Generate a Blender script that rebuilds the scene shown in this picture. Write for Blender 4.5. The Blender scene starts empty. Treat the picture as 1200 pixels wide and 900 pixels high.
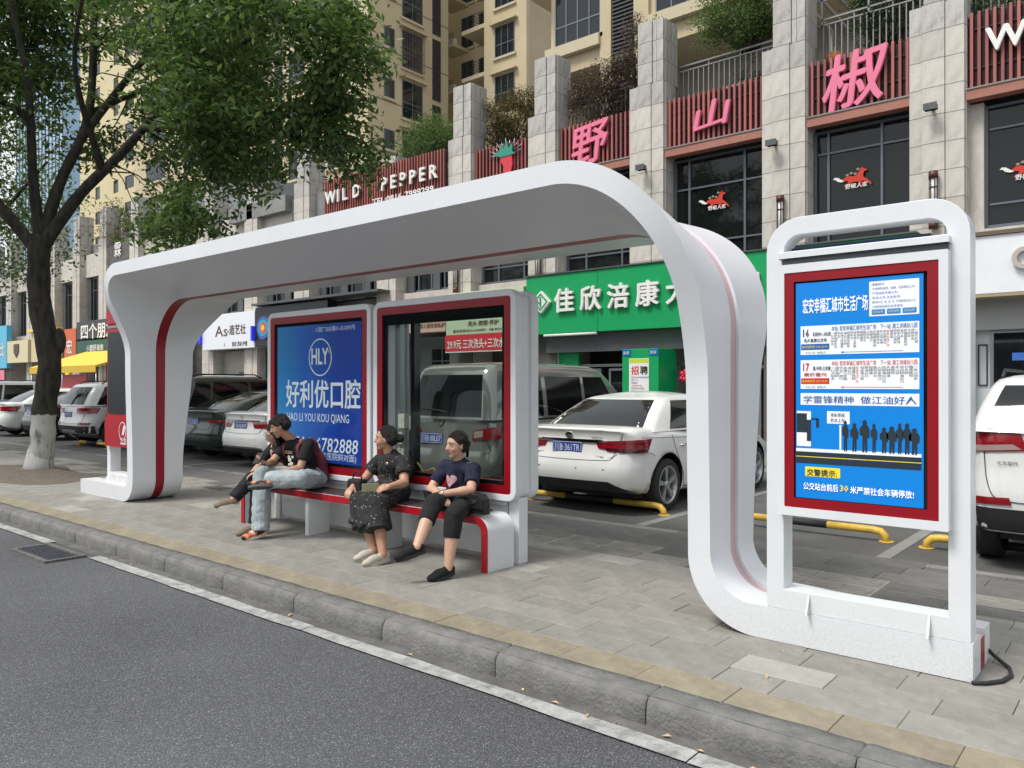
import bpy, bmesh, math, random, os
import numpy as np
from mathutils import Vector, Matrix, noise as mnoise
random.seed(7)
sc = bpy.context.scene
COL = sc.collection

# ---------------------------------------------------------------- camera
cam_d = bpy.data.cameras.new("camera")
cam = bpy.data.objects.new("camera", cam_d)
COL.objects.link(cam)
cam.location = (0, 0, 1.55)
cam.rotation_euler = (math.radians(90.12), 0, math.radians(40.0))
cam_d.sensor_width = 36.0
cam_d.lens = 36.0 * 915.0 / 1200.0
cam_d.clip_start = 0.05
cam_d.clip_end = 1500
sc.camera = cam
sc.render.resolution_x, sc.render.resolution_y = 1024, 768

# ---------------------------------------------------------------- world, sun, exposure
w = bpy.data.worlds.new("World"); sc.world = w; w.use_nodes = True
nt = w.node_tree; nt.nodes.clear()
out = nt.nodes.new('ShaderNodeOutputWorld'); bg = nt.nodes.new('ShaderNodeBackground')
sky = nt.nodes.new('ShaderNodeTexSky'); sky.sky_type = 'NISHITA'; sky.sun_disc = False
SUN_EL, SUN_AZ = math.radians(58), math.radians(200)
sky.sun_elevation = SUN_EL; sky.sun_rotation = SUN_AZ
sky.air_density = 1.0; sky.dust_density = 4.0; sky.ozone_density = 1.0
hs = nt.nodes.new('ShaderNodeHueSaturation'); hs.inputs['Saturation'].default_value = 0.22
nt.links.new(sky.outputs[0], hs.inputs['Color'])
# thin bright overcast with soft cloud structure
tc = nt.nodes.new('ShaderNodeTexCoord'); nz = nt.nodes.new('ShaderNodeTexNoise')
nz.inputs['Scale'].default_value = 2.2; nz.inputs['Detail'].default_value = 5
nt.links.new(tc.outputs['Generated'], nz.inputs['Vector'])
mr = nt.nodes.new('ShaderNodeMapRange'); mr.inputs[1].default_value = .3; mr.inputs[2].default_value = .7
mr.inputs[3].default_value = .85; mr.inputs[4].default_value = 1.2
nt.links.new(nz.outputs[0], mr.inputs[0])
vm = nt.nodes.new('ShaderNodeVectorMath'); vm.operation = 'SCALE'
nt.links.new(hs.outputs[0], vm.inputs[0]); nt.links.new(mr.outputs[0], vm.inputs['Scale'])
mxc = nt.nodes.new('ShaderNodeMix'); mxc.data_type = 'RGBA'; mxc.inputs[0].default_value = 0.6
nt.links.new(vm.outputs[0], mxc.inputs[6]); mxc.inputs[7].default_value = (8.3, 8.7, 9.2, 1)
nt.links.new(mxc.outputs[2], bg.inputs[0]); bg.inputs[1].default_value = 0.108
nt.links.new(bg.outputs[0], out.inputs[0])
sun_d = bpy.data.lights.new("sun", 'SUN'); sun_d.energy = 2.1; sun_d.angle = math.radians(18)
sun_d.color = (1, .97, .92)
sun = bpy.data.objects.new("sun", sun_d); COL.objects.link(sun)
sdir = Vector((math.sin(SUN_AZ) * math.cos(SUN_EL), math.cos(SUN_AZ) * math.cos(SUN_EL), math.sin(SUN_EL)))
sun.rotation_euler = sdir.to_track_quat('Z', 'Y').to_euler()
sun.location = sdir * 60
sc.view_settings.view_transform = 'Standard'; sc.view_settings.look = 'None'
sc.view_settings.exposure = 0.5; sc.view_settings.gamma = 1.0
sc.cycles.max_bounces = 6; sc.cycles.transparent_max_bounces = 12

# ---------------------------------------------------------------- helpers
def lin(c):
    if isinstance(c, str):
        c = c.lstrip('#'); c = [int(c[i:i+2], 16) / 255 for i in (0, 2, 4)]
    return tuple((v / 12.92 if v <= .04045 else ((v + .055) / 1.055) ** 2.4) for v in c) + (1,)

def mat(name, col, rough=.6, metal=0., var=0., vscale=3., bump=0., bscale=40., rnd=0., grime=0., spec=None, coat=0., emit=0., dirt=(0.3, 0.27, 0.22)):
    """procedural material: base colour (linear rgb), cloudy variation, per-object variation, grime specks, bump"""
    m = bpy.data.materials.new(name); m.use_nodes = True
    n = m.node_tree.nodes; l = m.node_tree.links
    b = n['Principled BSDF']
    b.inputs['Roughness'].default_value = rough; b.inputs['Metallic'].default_value = metal
    if spec is not None: b.inputs['Specular IOR Level'].default_value = spec
    if coat: b.inputs['Coat Weight'].default_value = coat; b.inputs['Coat Roughness'].default_value = .04
    col = tuple(col[:3]) + (1,)
    b.inputs['Base Color'].default_value = col
    m.diffuse_color = col
    if emit:
        b.inputs['Emission Color'].default_value = col; b.inputs['Emission Strength'].default_value = emit
    cur = None
    tcn = n.new('ShaderNodeTexCoord')
    if var or rnd or grime:
        hsn = n.new('ShaderNodeHueSaturation'); hsn.inputs['Color'].default_value = col
        val = n.new('ShaderNodeMath'); val.operation = 'ADD'; val.inputs[0].default_value = 1.0; val.inputs[1].default_value = 0.0
        if var:
            t = n.new('ShaderNodeTexNoise'); t.inputs['Scale'].default_value = vscale; t.inputs['Detail'].default_value = 6; t.inputs['Roughness'].default_value = .65
            l.new(tcn.outputs['Object'], t.inputs['Vector'])
            r = n.new('ShaderNodeMapRange'); r.inputs[1].default_value = .3; r.inputs[2].default_value = .7
            r.inputs[3].default_value = -var; r.inputs[4].default_value = var
            l.new(t.outputs[0], r.inputs[0]); l.new(r.outputs[0], val.inputs[1])
        v2 = n.new('ShaderNodeMath'); v2.operation = 'ADD'; l.new(val.outputs[0], v2.inputs[0]); v2.inputs[1].default_value = 0
        if rnd:
            oi = n.new('ShaderNodeObjectInfo'); r2 = n.new('ShaderNodeMapRange')
            r2.inputs[3].default_value = -rnd; r2.inputs[4].default_value = rnd
            l.new(oi.outputs['Random'], r2.inputs[0]); l.new(r2.outputs[0], v2.inputs[1])
        l.new(v2.outputs[0], hsn.inputs['Value']); cur = hsn.outputs[0]
        if grime:
            t = n.new('ShaderNodeTexNoise'); t.inputs['Scale'].default_value = 9; t.inputs['Detail'].default_value = 9; t.inputs['Roughness'].default_value = .75
            mp = n.new('ShaderNodeMapping'); mp.inputs['Scale'].default_value = (1, 1, .35)
            l.new(tcn.outputs['Object'], mp.inputs[0]); l.new(mp.outputs[0], t.inputs['Vector'])
            r = n.new('ShaderNodeMapRange'); r.inputs[1].default_value = .5; r.inputs[2].default_value = .8
            r.inputs[3].default_value = 0; r.inputs[4].default_value = grime
            l.new(t.outputs[0], r.inputs[0])
            mx = n.new('ShaderNodeMix'); mx.data_type = 'RGBA'; l.new(r.outputs[0], mx.inputs[0])
            l.new(cur, mx.inputs[6]); mx.inputs[7].default_value = tuple(dirt) + (1,)
            cur = mx.outputs[2]
        l.new(cur, b.inputs['Base Color'])
    if bump:
        t = n.new('ShaderNodeTexNoise'); t.inputs['Scale'].default_value = bscale; t.inputs['Detail'].default_value = 4
        l.new(tcn.outputs['Object'], t.inputs['Vector'])
        bp = n.new('ShaderNodeBump'); bp.inputs['Strength'].default_value = bump; bp.inputs['Distance'].default_value = .02
        l.new(t.outputs[0], bp.inputs['Height']); l.new(bp.outputs[0], b.inputs['Normal'])
    return m

def glass_mat(name, tint=(.8, .85, .85), alpha=.25, rough=.03, dark=(.01, .012, .014), f0=.03):
    """thin window glass: see-through share tinted, rest dark with mirror-like Fresnel sheen"""
    m = bpy.data.materials.new(name); m.use_nodes = True
    n = m.node_tree.nodes; l = m.node_tree.links; n.clear()
    o = n.new('ShaderNodeOutputMaterial'); tr = n.new('ShaderNodeBsdfTransparent'); tr.inputs[0].default_value = tint + (1,)
    p = n.new('ShaderNodeBsdfPrincipled'); p.inputs['Base Color'].default_value = dark + (1,); p.inputs['Roughness'].default_value = rough; p.inputs['Specular IOR Level'].default_value = .15
    df = n.new('ShaderNodeMixShader'); df.inputs[0].default_value = alpha
    l.new(p.outputs[0], df.inputs[1]); l.new(tr.outputs[0], df.inputs[2])
    gl = n.new('ShaderNodeBsdfGlossy'); gl.inputs['Roughness'].default_value = rough
    lw = n.new('ShaderNodeLayerWeight'); lw.inputs[0].default_value = .5
    pw_ = n.new('ShaderNodeMath'); pw_.operation = 'POWER'; pw_.inputs[1].default_value = 4.0; l.new(lw.outputs['Facing'], pw_.inputs[0])
    fr = n.new('ShaderNodeMapRange'); fr.inputs[3].default_value = f0; fr.inputs[4].default_value = .55; l.new(pw_.outputs[0], fr.inputs[0])
    mx = n.new('ShaderNodeMixShader'); l.new(fr.outputs[0], mx.inputs[0]); l.new(df.outputs[0], mx.inputs[1]); l.new(gl.outputs[0], mx.inputs[2])
    l.new(mx.outputs[0], o.inputs[0])
    m.diffuse_color = dark + (1,)
    return m

def tagit(o, label=None, cat=None, group=None, kind=None):
    if label: o['label'] = label
    if cat: o['category'] = cat
    if group: o['group'] = group
    if kind: o['kind'] = kind
    return o

def thing(name, label, cat, loc=(0, 0, 0), rz=0, group=None):
    o = bpy.data.objects.new(name, None); COL.objects.link(o)
    o.empty_display_size = .2
    o.location = loc; o.rotation_euler = (0, 0, rz)
    return tagit(o, label, cat, group)

def root_off(p):
    v = Vector((0, 0, 0))
    while p is not None:
        v += Vector(p.location); p = p.parent
    return v

class MB:
    def __init__(s): s.v = []; s.f = []; s.m = []; s.sm = []
    def add(s, vs, fs, mi=0, smooth=False):
        b = len(s.v); s.v += [tuple(q) for q in vs]
        for f in fs: s.f.append(tuple(b + i for i in f)); s.m.append(mi); s.sm.append(smooth)
        return s
    def box(s, x0, x1, y0, y1, z0, z1, mi=0):
        return s.add([(x0,y0,z0),(x1,y0,z0),(x1,y1,z0),(x0,y1,z0),(x0,y0,z1),(x1,y0,z1),(x1,y1,z1),(x0,y1,z1)],
                     [(0,3,2,1),(4,5,6,7),(0,1,5,4),(1,2,6,5),(2,3,7,6),(3,0,4,7)], mi)
    def chbox(s, x0, x1, y0, y1, z0, z1, c=.01, mi=0):
        """box whose top edges are chamfered"""
        vs = [(x0,y0,z0),(x1,y0,z0),(x1,y1,z0),(x0,y1,z0),(x0,y0,z1-c),(x1,y0,z1-c),(x1,y1,z1-c),(x0,y1,z1-c),
              (x0+c,y0+c,z1),(x1-c,y0+c,z1),(x1-c,y1-c,z1),(x0+c,y1-c,z1)]
        return s.add(vs, [(0,1,5,4),(1,2,6,5),(2,3,7,6),(3,0,4,7),(4,5,9,8),(5,6,10,9),(6,7,11,10),(7,4,8,11),(8,9,10,11)], mi)
    def prism(s, poly, a, b, axis='y', mi=0, smooth=False):
        """extrude 2D polygon. axis y: poly=(x,z); axis x: poly=(y,z); axis z: poly=(x,y)"""
        def P(p, t):
            return (p[0], t, p[1]) if axis == 'y' else ((t, p[0], p[1]) if axis == 'x' else (p[0], p[1], t))
        n = len(poly); vs = [P(p, a) for p in poly] + [P(p, b) for p in poly]
        s.add(vs, [tuple(range(n)), tuple(range(2*n-1, n-1, -1))], mi)
        b0 = len(s.v) - 2*n
        for i in range(n):
            j = (i+1) % n
            s.f.append((b0+i, b0+n+i, b0+n+j, b0+j)); s.m.append(mi); s.sm.append(smooth)
        return s
    def ring(s, outer, inner, a, b, axis='y', mi=0):
        """frame: outer & inner polygons with equal counts extruded"""
        def P(p, t):
            return (p[0], t, p[1]) if axis == 'y' else ((t, p[0], p[1]) if axis == 'x' else (p[0], p[1], t))
        n = len(outer)
        vs = [P(p, a) for p in outer] + [P(p, a) for p in inner] + [P(p, b) for p in outer] + [P(p, b) for p in inner]
        fs = []
        for i in range(n):
            j = (i+1) % n
            fs += [(i, j, n+j, n+i), (2*n+i, 3*n+i, 3*n+j, 2*n+j), (i, 2*n+i, 2*n+j, j), (n+i, n+j, 3*n+j, 3*n+i)]
        return s.add(vs, fs, mi)
    def grid(s, P, mi=0, smooth=True, flip=False):
        R = len(P); C = len(P[0]); vs = [q for r in P for q in r]; fs = []
        for i in range(R-1):
            for j in range(C-1):
                f = (i*C+j, i*C+j+1, (i+1)*C+j+1, (i+1)*C+j)
                fs.append(f[::-1] if flip else f)
        return s.add(vs, fs, mi, smooth)
    def tube(s, pts, rad, seg=8, mi=0, smooth=True, caps=True):
        pts = [Vector(p) for p in pts]; n = len(pts)
        if not hasattr(rad, '__len__'): rad = [rad] * n
        up = Vector((0, 0, 1)); prev = None; rings = []
        for i, p in enumerate(pts):
            t = (pts[min(i+1, n-1)] - pts[max(i-1, 0)]).normalized()
            if prev is None:
                a = t.cross(up)
                if a.length < .05: a = t.cross(Vector((1, 0, 0)))
                a.normalize()
            else:
                a = prev - t * prev.dot(t)
                if a.length < 1e-4: a = t.cross(up)
                a.normalize()
            prev = a; c = t.cross(a)
            rings.append([p + (a*math.cos(k*2*math.pi/seg) + c*math.sin(k*2*math.pi/seg)) * rad[i] for k in range(seg)])
        b = len(s.v)
        for r in rings: s.v += [tuple(q) for q in r]
        for i in range(n-1):
            for k in range(seg):
                k2 = (k+1) % seg
                s.f.append((b+i*seg+k, b+i*seg+k2, b+(i+1)*seg+k2, b+(i+1)*seg+k)); s.m.append(mi); s.sm.append(smooth)
        if caps:
            s.f.append(tuple(b+k for k in range(seg))[::-1]); s.m.append(mi); s.sm.append(False)
            s.f.append(tuple(b+(n-1)*seg+k for k in range(seg))); s.m.append(mi); s.sm.append(False)
        return s
    def cyl(s, c, r, h, axis='z', seg=24, mi=0, r2=None):
        d = {'x': (1,0,0), 'y': (0,1,0), 'z': (0,0,1)}[axis]; d = Vector(d); c = Vector(c)
        return s.tube([c, c + d*h], [r, r if r2 is None else r2], seg, mi)
    def ball(s, c, r, seg=12, rings=8, mi=0):
        if not hasattr(r, '__len__'): r = (r, r, r)
        P = []
        for i in range(rings+1):
            a = math.pi * i / rings
            P.append([(c[0]+r[0]*math.sin(a)*math.cos(2*math.pi*k/seg), c[1]+r[1]*math.sin(a)*math.sin(2*math.pi*k/seg), c[2]+r[2]*math.cos(a)) for k in range(seg+1)])
        return s.grid(P, mi, True, True)
    def build(s, name, mats, parent=None, local=False, weld=False, bevel=0., autosmooth=False):
        me = bpy.data.meshes.new(name)
        off = Vector((0, 0, 0)) if (local or parent is None) else root_off(parent)
        vs = [(q[0]-off.x, q[1]-off.y, q[2]-off.z) for q in s.v] if off.length else s.v
        me.from_pydata(vs, [], s.f)
        if not isinstance(mats, (list, tuple)): mats = [mats]
        for m in mats: me.materials.append(m)
        me.polygons.foreach_set('material_index', s.m); me.polygons.foreach_set('use_smooth', s.sm)
        me.update()
        bm = bmesh.new(); bm.from_mesh(me)
        if weld: bmesh.ops.remove_doubles(bm, verts=bm.verts, dist=.0004)
        bmesh.ops.recalc_face_normals(bm, faces=bm.faces)
        if bevel:
            bmesh.ops.bevel(bm, geom=[e for e in bm.edges if e.is_manifold and e.calc_face_angle(0) > .5], offset=bevel, segments=2, profile=.6, affect='EDGES', clamp_overlap=True)
        bm.to_mesh(me); bm.free()
        o = bpy.data.objects.new(name, me); COL.objects.link(o)
        if parent is not None: o.parent = parent
        return o

def inst(name, mesh, loc, parent=None, rot=(0,0,0), scale=(1,1,1)):
    """another object sharing a mesh; loc in world, parents unrotated"""
    o = bpy.data.objects.new(name, mesh); COL.objects.link(o)
    if parent is not None:
        o.parent = parent; off = root_off(parent); loc = (loc[0]-off.x, loc[1]-off.y, loc[2]-off.z)
    o.location = loc; o.rotation_euler = rot; o.scale = scale
    return o

def copy_tree(o, parent=None):
    c = o.copy(); COL.objects.link(c)
    if parent is not None: c.parent = parent
    for ch in o.children: copy_tree(ch, c)
    return c

def rrect(x0, x1, z0, z1, r, n=6, rb=None):
    """rounded rectangle polygon, r = top radius, rb = bottom radius; counter-clockwise"""
    if rb is None: rb = r
    P = []
    for cx, cz, a0, rr in ((x1-rb, z0+rb, -90, rb), (x1-r, z1-r, 0, r), (x0+r, z1-r, 90, r), (x0+rb, z0+rb, 180, rb)):
        for i in range(n+1):
            a = math.radians(a0 + 90*i/n)
            P.append((cx + rr*math.cos(a), cz + rr*math.sin(a)))
    return P

SM = lambda t: max(0., min(1., t))**2 * (3 - 2*max(0., min(1., t)))
def lerp(a, b, t): return a + (b-a)*t

# glyph cache: opening the big font is slow, so all characters of one weight are tessellated in one call
CHARS = ('宏安幸福汇城市生活广场温馨提示严禁携带易燃爆危险物品上车追赶辆依次主动投币婴老年弱病残孕乘客请勿站台文明排队候有序公交司路客运中心太白园'
 '坝三合镇无人售票价壹元首末班时间下行全程本一建工诗幼儿学雷锋精神做江油好等前后米社会停放利优口腔医院斜对面川第号口南大道校东西山桥北花厂商银'
 '野椒佳欣涪康药房超市招聘保艺造型剪发洗头水疗烫染护中家民纹身私四个朋友雨霖哈喽贝咖啡奶茶小店精彩苏宁易购便利烟酒美容美甲爱你网点电话有限公司川警重牌新能源手机维修饰衣柜'
 'ABCDEFGHIJKLMNOPQRSTUVWXYZabcdefghijklmnopqrstuvwxyz0123456789.,:!-·、,。()"+/ 　一号')
_tc = {}
def _glyphs(weight, res, extra=''):
    key = (weight, res); d = _tc.setdefault(key, {})
    need = [ch for ch in dict.fromkeys(CHARS + extra) if ch not in d and ch not in '\n']
    if not need: return d
    c = bpy.data.curves.new('t', 'FONT'); o = bpy.data.objects.new('t', c)
    c.size = 1; c.offset = weight; c.resolution_u = res; c.space_line = 3
    c.body = '\n'.join(ch + '一' for ch in need)
    me = o.to_mesh(); co = [v.co.copy() for v in me.vertices]
    # connected pieces -> line number by y, then split off the marker (rightmost piece)
    par = list(range(len(co)))
    def find(a):
        while par[a] != a: par[a] = par[par[a]]; a = par[a]
        return a
    fs = [tuple(q.vertices) for q in me.polygons]
    for f in fs:
        r0 = find(f[0])
        for a in f[1:]: par[find(a)] = r0
    comps = {}
    for f in fs: comps.setdefault(find(f[0]), []).append(f)
    ls = 3.0
    lines = {}
    for r, ff in comps.items():
        ids = {a for f in ff for a in f}; ym = sum(co[a].y for a in ids) / len(ids); xm = min(co[a].x for a in ids)
        lines.setdefault(round((.38 - ym) / ls), []).append((xm, ff))
    o.to_mesh_clear(); bpy.data.objects.remove(o); bpy.data.curves.remove(c)
    mk0 = None
    for k, ch in enumerate(need):
        L = sorted(lines.get(k, []), key=lambda q: q[0])
        if not L: d[ch] = ([], [], .3); continue
        mx = L[-1][0]; adv = mx - (.04 - weight)
        ids = {}; vs = []; out = []
        for _, ff in L[:-1]:
            for f in ff:
                g = []
                for a in f:
                    if a not in ids: ids[a] = len(vs); vs.append((co[a].x, co[a].y + ls * k))
                    g.append(ids[a])
                out.append(tuple(g))
        d[ch] = (vs, out, adv)
    return d

def text_mb(txt, size, weight=0., extrude=0., res=2, space=1.0, align='LEFT', xs=1.0, lspace=1.0):
    d = _glyphs(0., res, txt); V = []; F = []
    for li, line in enumerate(txt.split('\n')):
        x = 0; y = -li * size * lspace; st = len(V)
        for ch in line:
            vs, fs, adv = d[ch]; b = len(V)
            V += [(x + p[0]*size, y + p[1]*size, 0.) for p in vs]; F += [tuple(b + a for a in f) for f in fs]; x += adv * size * space
        sh = {'LEFT': 0, 'CENTER': -x/2, 'RIGHT': -x}[align]
        if sh: V[st:] = [(p[0]+sh, p[1], p[2]) for p in V[st:]]
    if weight > .004:      # bolder strokes: the same outline laid over itself, shifted by a hair, each layer a little proud
        k = weight * size * .8; V0, F0 = V, F; V = []; F = []
        for q, (ax, ay) in enumerate(((0, 0), (1, 0), (-1, 0), (0, .8), (0, -.8)) if weight > .015 else ((-.6, 0), (.6, 0))):
            b = len(V); V += [(p[0]+ax*k, p[1]+ay*k, p[2]+q*.00025*(4 if extrude else 1)) for p in V0]; F += [tuple(b+a for a in f) for f in F0]
    if extrude:   # solid letters: front, back and rim
        n = len(V); ed = {}
        for f in F:
            for a, b in zip(f, f[1:] + f[:1]):
                k = (min(a, b), max(a, b)); ed.setdefault(k, []).append((a, b))
        F2 = [tuple(n + a for a in f[::-1]) for f in F]
        rim = [(b, a, n + a, n + b) for k, l_ in ed.items() if len(l_) == 1 for a, b in l_]
        V = [(p[0], p[1], p[2]+extrude) for p in V] + [(p[0], p[1], -extrude) for p in V]; F = F + F2 + rim
    return V, F

def text_on(mb, txt, x, y, z, size, weight=.012, extrude=0., align='LEFT', xs=1.0, mi=0, shear=0., space=1., facing='-y', fit=None, res=2):
    """lettering upright on a wall facing -y (reads to +x) with left/bottom at x,z; fit = total width"""
    vs, fs = text_mb(txt, size, weight, extrude, res, space, align, 1.0)
    if not vs: return
    if fit:
        w0 = max(v[0] for v in vs) - min(v[0] for v in vs); m0 = min(v[0] for v in vs) if align == 'LEFT' else 0
        k = fit / max(w0, 1e-6); vs = [((v[0]-m0)*k, v[1], v[2]) for v in vs]
    else: vs = [(v[0]*xs, v[1], v[2]) for v in vs]
    mb.add([(x + v[0] + shear*v[1], y - v[2], z + v[1]) for v in vs], fs, mi)

# ---------------------------------------------------------------- common materials
M = {}
M['white'] = mat('white_paint', (.72, .74, .76), .32, var=.05, vscale=1.2, grime=.12, dirt=(.45, .43, .4))
M['white_dirty'] = mat('white_paint_dirty', (.66, .67, .67), .45, var=.1, vscale=4, grime=.6, dirt=(.3, .29, .27), bump=.05)
M['roofpaint'] = mat('white_shell_paint', (.70, .715, .74), .34, var=.04, vscale=.8, grime=.08, dirt=(.45, .44, .42))
def foot_dirt(m):
    # road splash speckles on whatever part of the paint is near the pavement
    n = m.node_tree.nodes; l = m.node_tree.links; b = n['Principled BSDF']; src = b.inputs['Base Color'].links[0].from_socket
    g = n.new('ShaderNodeNewGeometry'); s_ = n.new('ShaderNodeSeparateXYZ'); l.new(g.outputs['Position'], s_.inputs[0])
    r = n.new('ShaderNodeMapRange'); r.inputs[1].default_value = .05; r.inputs[2].default_value = .34; r.inputs[3].default_value = .42; r.inputs[4].default_value = .0; l.new(s_.outputs[2], r.inputs[0])
    t = n.new('ShaderNodeTexNoise'); t.inputs['Scale'].default_value = 60; t.inputs['Detail'].default_value = 10; t.inputs['Roughness'].default_value = .8; l.new(g.outputs['Position'], t.inputs['Vector'])
    r2 = n.new('ShaderNodeMapRange'); r2.inputs[1].default_value = .42; r2.inputs[2].default_value = .68; l.new(t.outputs[0], r2.inputs[0])
    mu = n.new('ShaderNodeMath'); mu.operation = 'MULTIPLY'; l.new(r.outputs[0], mu.inputs[0]); l.new(r2.outputs[0], mu.inputs[1])
    x = n.new('ShaderNodeMix'); x.data_type = 'RGBA'; l.new(mu.outputs[0], x.inputs[0]); l.new(src, x.inputs[6]); x.inputs[7].default_value = (.26, .25, .22, 1)
    l.new(x.outputs[2], b.inputs['Base Color'])
foot_dirt(M['roofpaint']); foot_dirt(M['white']); foot_dirt(M['white_dirty'])
M['red'] = mat('red_paint', (.27, .003, .010), .35, var=.08, vscale=2)
M['redbright'] = mat('red_screen_print', (.36, .005, .015), .4, var=.05)
M['black'] = mat('black_gloss', (.008, .009, .01), .08)
M['blackm'] = mat('black_matt', (.018, .018, .019), .7, var=.2, vscale=8)
M['steel'] = mat('grey_steel', (.35, .36, .37), .35, .8)
M['darkgrey'] = mat('dark_grey_metal', (.09, .095, .1), .45, .2, var=.1)
M['pglass'] = glass_mat('panel_glass', (.92, .95, .94), .985, .02, f0=.014)
# ================================================================ GROUND
def asphalt():
    m = bpy.data.materials.new('asphalt'); m.use_nodes = True; n = m.node_tree.nodes; l = m.node_tree.links; b = n['Principled BSDF']
    tcn = n.new('ShaderNodeTexCoord')
    big = n.new('ShaderNodeTexNoise'); big.inputs['Scale'].default_value = .45; big.inputs['Detail'].default_value = 6
    fine = n.new('ShaderNodeTexNoise'); fine.inputs['Scale'].default_value = 120; fine.inputs['Detail'].default_value = 3
    vo = n.new('ShaderNodeTexVoronoi'); vo.inputs['Scale'].default_value = 115
    vo2 = n.new('ShaderNodeTexVoronoi'); vo2.inputs['Scale'].default_value = 230
    for t in (big, fine, vo, vo2): l.new(tcn.outputs['Object'], t.inputs['Vector'])
    def rng(src, a, b_, c, d):
        r = n.new('ShaderNodeMapRange'); r.inputs[1].default_value = a; r.inputs[2].default_value = b_; r.inputs[3].default_value = c; r.inputs[4].default_value = d
        l.new(src, r.inputs[0]); return r.outputs[0]
    base = rng(big.outputs[0], .36, .64, .050, .076)
    f = rng(fine.outputs[0], .3, .7, .6, 1.4)
    mul = n.new('ShaderNodeMath'); mul.operation = 'MULTIPLY'; l.new(base, mul.inputs[0]); l.new(f, mul.inputs[1])
    # light aggregate stones: cells with a high random value
    sep = n.new('ShaderNodeSeparateColor'); l.new(vo.outputs['Color'], sep.inputs[0])
    g = rng(sep.outputs[0], .76, .99, 0, .30)
    d = rng(vo.outputs['Distance'], .22, .42, 1, 0)
    gm = n.new('ShaderNodeMath'); gm.operation = 'MULTIPLY'; l.new(g, gm.inputs[0]); l.new(d, gm.inputs[1])
    sep2 = n.new('ShaderNodeSeparateColor'); l.new(vo2.outputs['Color'], sep2.inputs[0])
    g2 = rng(sep2.outputs[1], .7, 1, 0, .11)
    ad = n.new('ShaderNodeMath'); ad.operation = 'ADD'; l.new(mul.outputs[0], ad.inputs[0]); l.new(gm.outputs[0], ad.inputs[1])
    ad2 = n.new('ShaderNodeMath'); ad2.operation = 'ADD'; l.new(ad.outputs[0], ad2.inputs[0]); l.new(g2, ad2.inputs[1])
    cc = n.new('ShaderNodeCombineColor'); 
    for i in range(3):
        k = n.new('ShaderNodeMath'); k.operation = 'MULTIPLY'; k.inputs[1].default_value = (.98, 1.0, 1.05)[i]; l.new(ad2.outputs[0], k.inputs[0]); l.new(k.outputs[0], cc.inputs[i])
    l.new(cc.outputs[0], b.inputs['Base Color']); b.inputs['Roughness'].default_value = .85
    bp = n.new('ShaderNodeBump'); bp.inputs['Strength'].default_value = .6; bp.inputs['Distance'].default_value = .006
    l.new(vo.outputs['Distance'], bp.inputs['Height']); l.new(bp.outputs[0], b.inputs['Normal'])
    return m
M['asphalt'] = asphalt()
M['road_white'] = mat('worn_road_paint', (.34, .34, .33), .85, var=.35, vscale=9, grime=1.3, dirt=(.10, .10, .10), bump=.4, bscale=90)
M['gutter'] = mat('gutter_concrete', (.115, .112, .107), .9, var=.35, vscale=5, grime=.6, dirt=(.08, .075, .07), bump=.5, bscale=60)
def kerbstone_mat():
    m = mat('kerb_stone', (.155, .153, .145), .85, var=.35, vscale=6, rnd=.06, grime=.65, dirt=(.12, .115, .108), bump=.5, bscale=50)
    return m
M['kerb'] = kerbstone_mat()
M['tile'] = mat('paving_stone_grey', (.245, .235, .21), .75, var=.2, vscale=5, rnd=.10, grime=.45, dirt=(.14, .135, .12), bump=.25, bscale=60)
M['tile_light'] = mat('paving_stone_light', (.32, .31, .28), .75, var=.16, vscale=5, rnd=.06, grime=.3, dirt=(.2, .19, .17), bump=.25, bscale=60)
M['tile_yellow'] = mat('paving_stone_yellow', (.25, .22, .155), .8, var=.25, vscale=5, rnd=.10, grime=.75, dirt=(.2, .18, .14), bump=.25, bscale=60)
M['tile_dark'] = mat('paving_stone_dark', (.135, .132, .125), .75, var=.22, vscale=4, rnd=.12, grime=.3, dirt=(.09, .09, .085), bump=.2, bscale=60)
M['joint'] = mat('joint_mortar', (.12, .115, .105), .95, var=.2, vscale=10)
M['line_stone'] = mat('pale_line_stone', (.22, .215, .2), .8, var=.25, vscale=4, rnd=.1, grime=.5, dirt=(.17, .165, .15))
M['soil'] = mat('bare_soil', (.16, .135, .105), .95, var=.35, vscale=12, bump=.9, bscale=60)
M['leafdry'] = mat('dry_leaf', (.45, .33, .18), .8, rnd=.35)
M['rust'] = mat('drain_iron', (.055, .06, .075), .6, .4, var=.3, vscale=20)

def struct(name, mb, m, **k):
    return tagit(mb.build(name, m, **k), kind='structure')

ground = MB(); ground.box(-400, 300, -200, 500, -1.2, -.30); struct('ground', ground, M['gutter'])
road = MB(); road.add([(-300, -60, -.15), (200, -60, -.15), (200, 3.31, -.15), (-300, 3.31, -.15)], [(0,1,2,3)]); struct('road', road, M['asphalt'])
# gutter strip between road line and kerb
g = MB(); g.box(-300, 200, 3.30, 3.44, -.29, -.1455); struct('gutter', g, M['gutter'])
# white edge line, in stretches as laid, with a break at the drain
ln = MB()
x = -9.15
rl = [(-120, -9.22), (-8.12, -4.6), (-4.59, -1.66), (-1.652, -.6), (-.592, 60)]
for a, b in rl:
    nseg = max(1, int((min(b, 4) - max(a, -20)) / .35)) if b > -20 else 1
    xs = [a] + [max(a, -20) + (min(b, 4) - max(a, -20)) * i / nseg for i in range(1, nseg)] + [b] if nseg > 1 else [a, b]
    top = [(q, 3.312 + random.uniform(-.009, .009), -.139) for q in xs]; bot = [(q, 3.195 + random.uniform(-.009, .009), -.139) for q in xs]
    ln.grid([bot, top], smooth=False)
lm = ln.build('edge_line', M['road_white']); tagit(lm, kind='structure')

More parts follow.
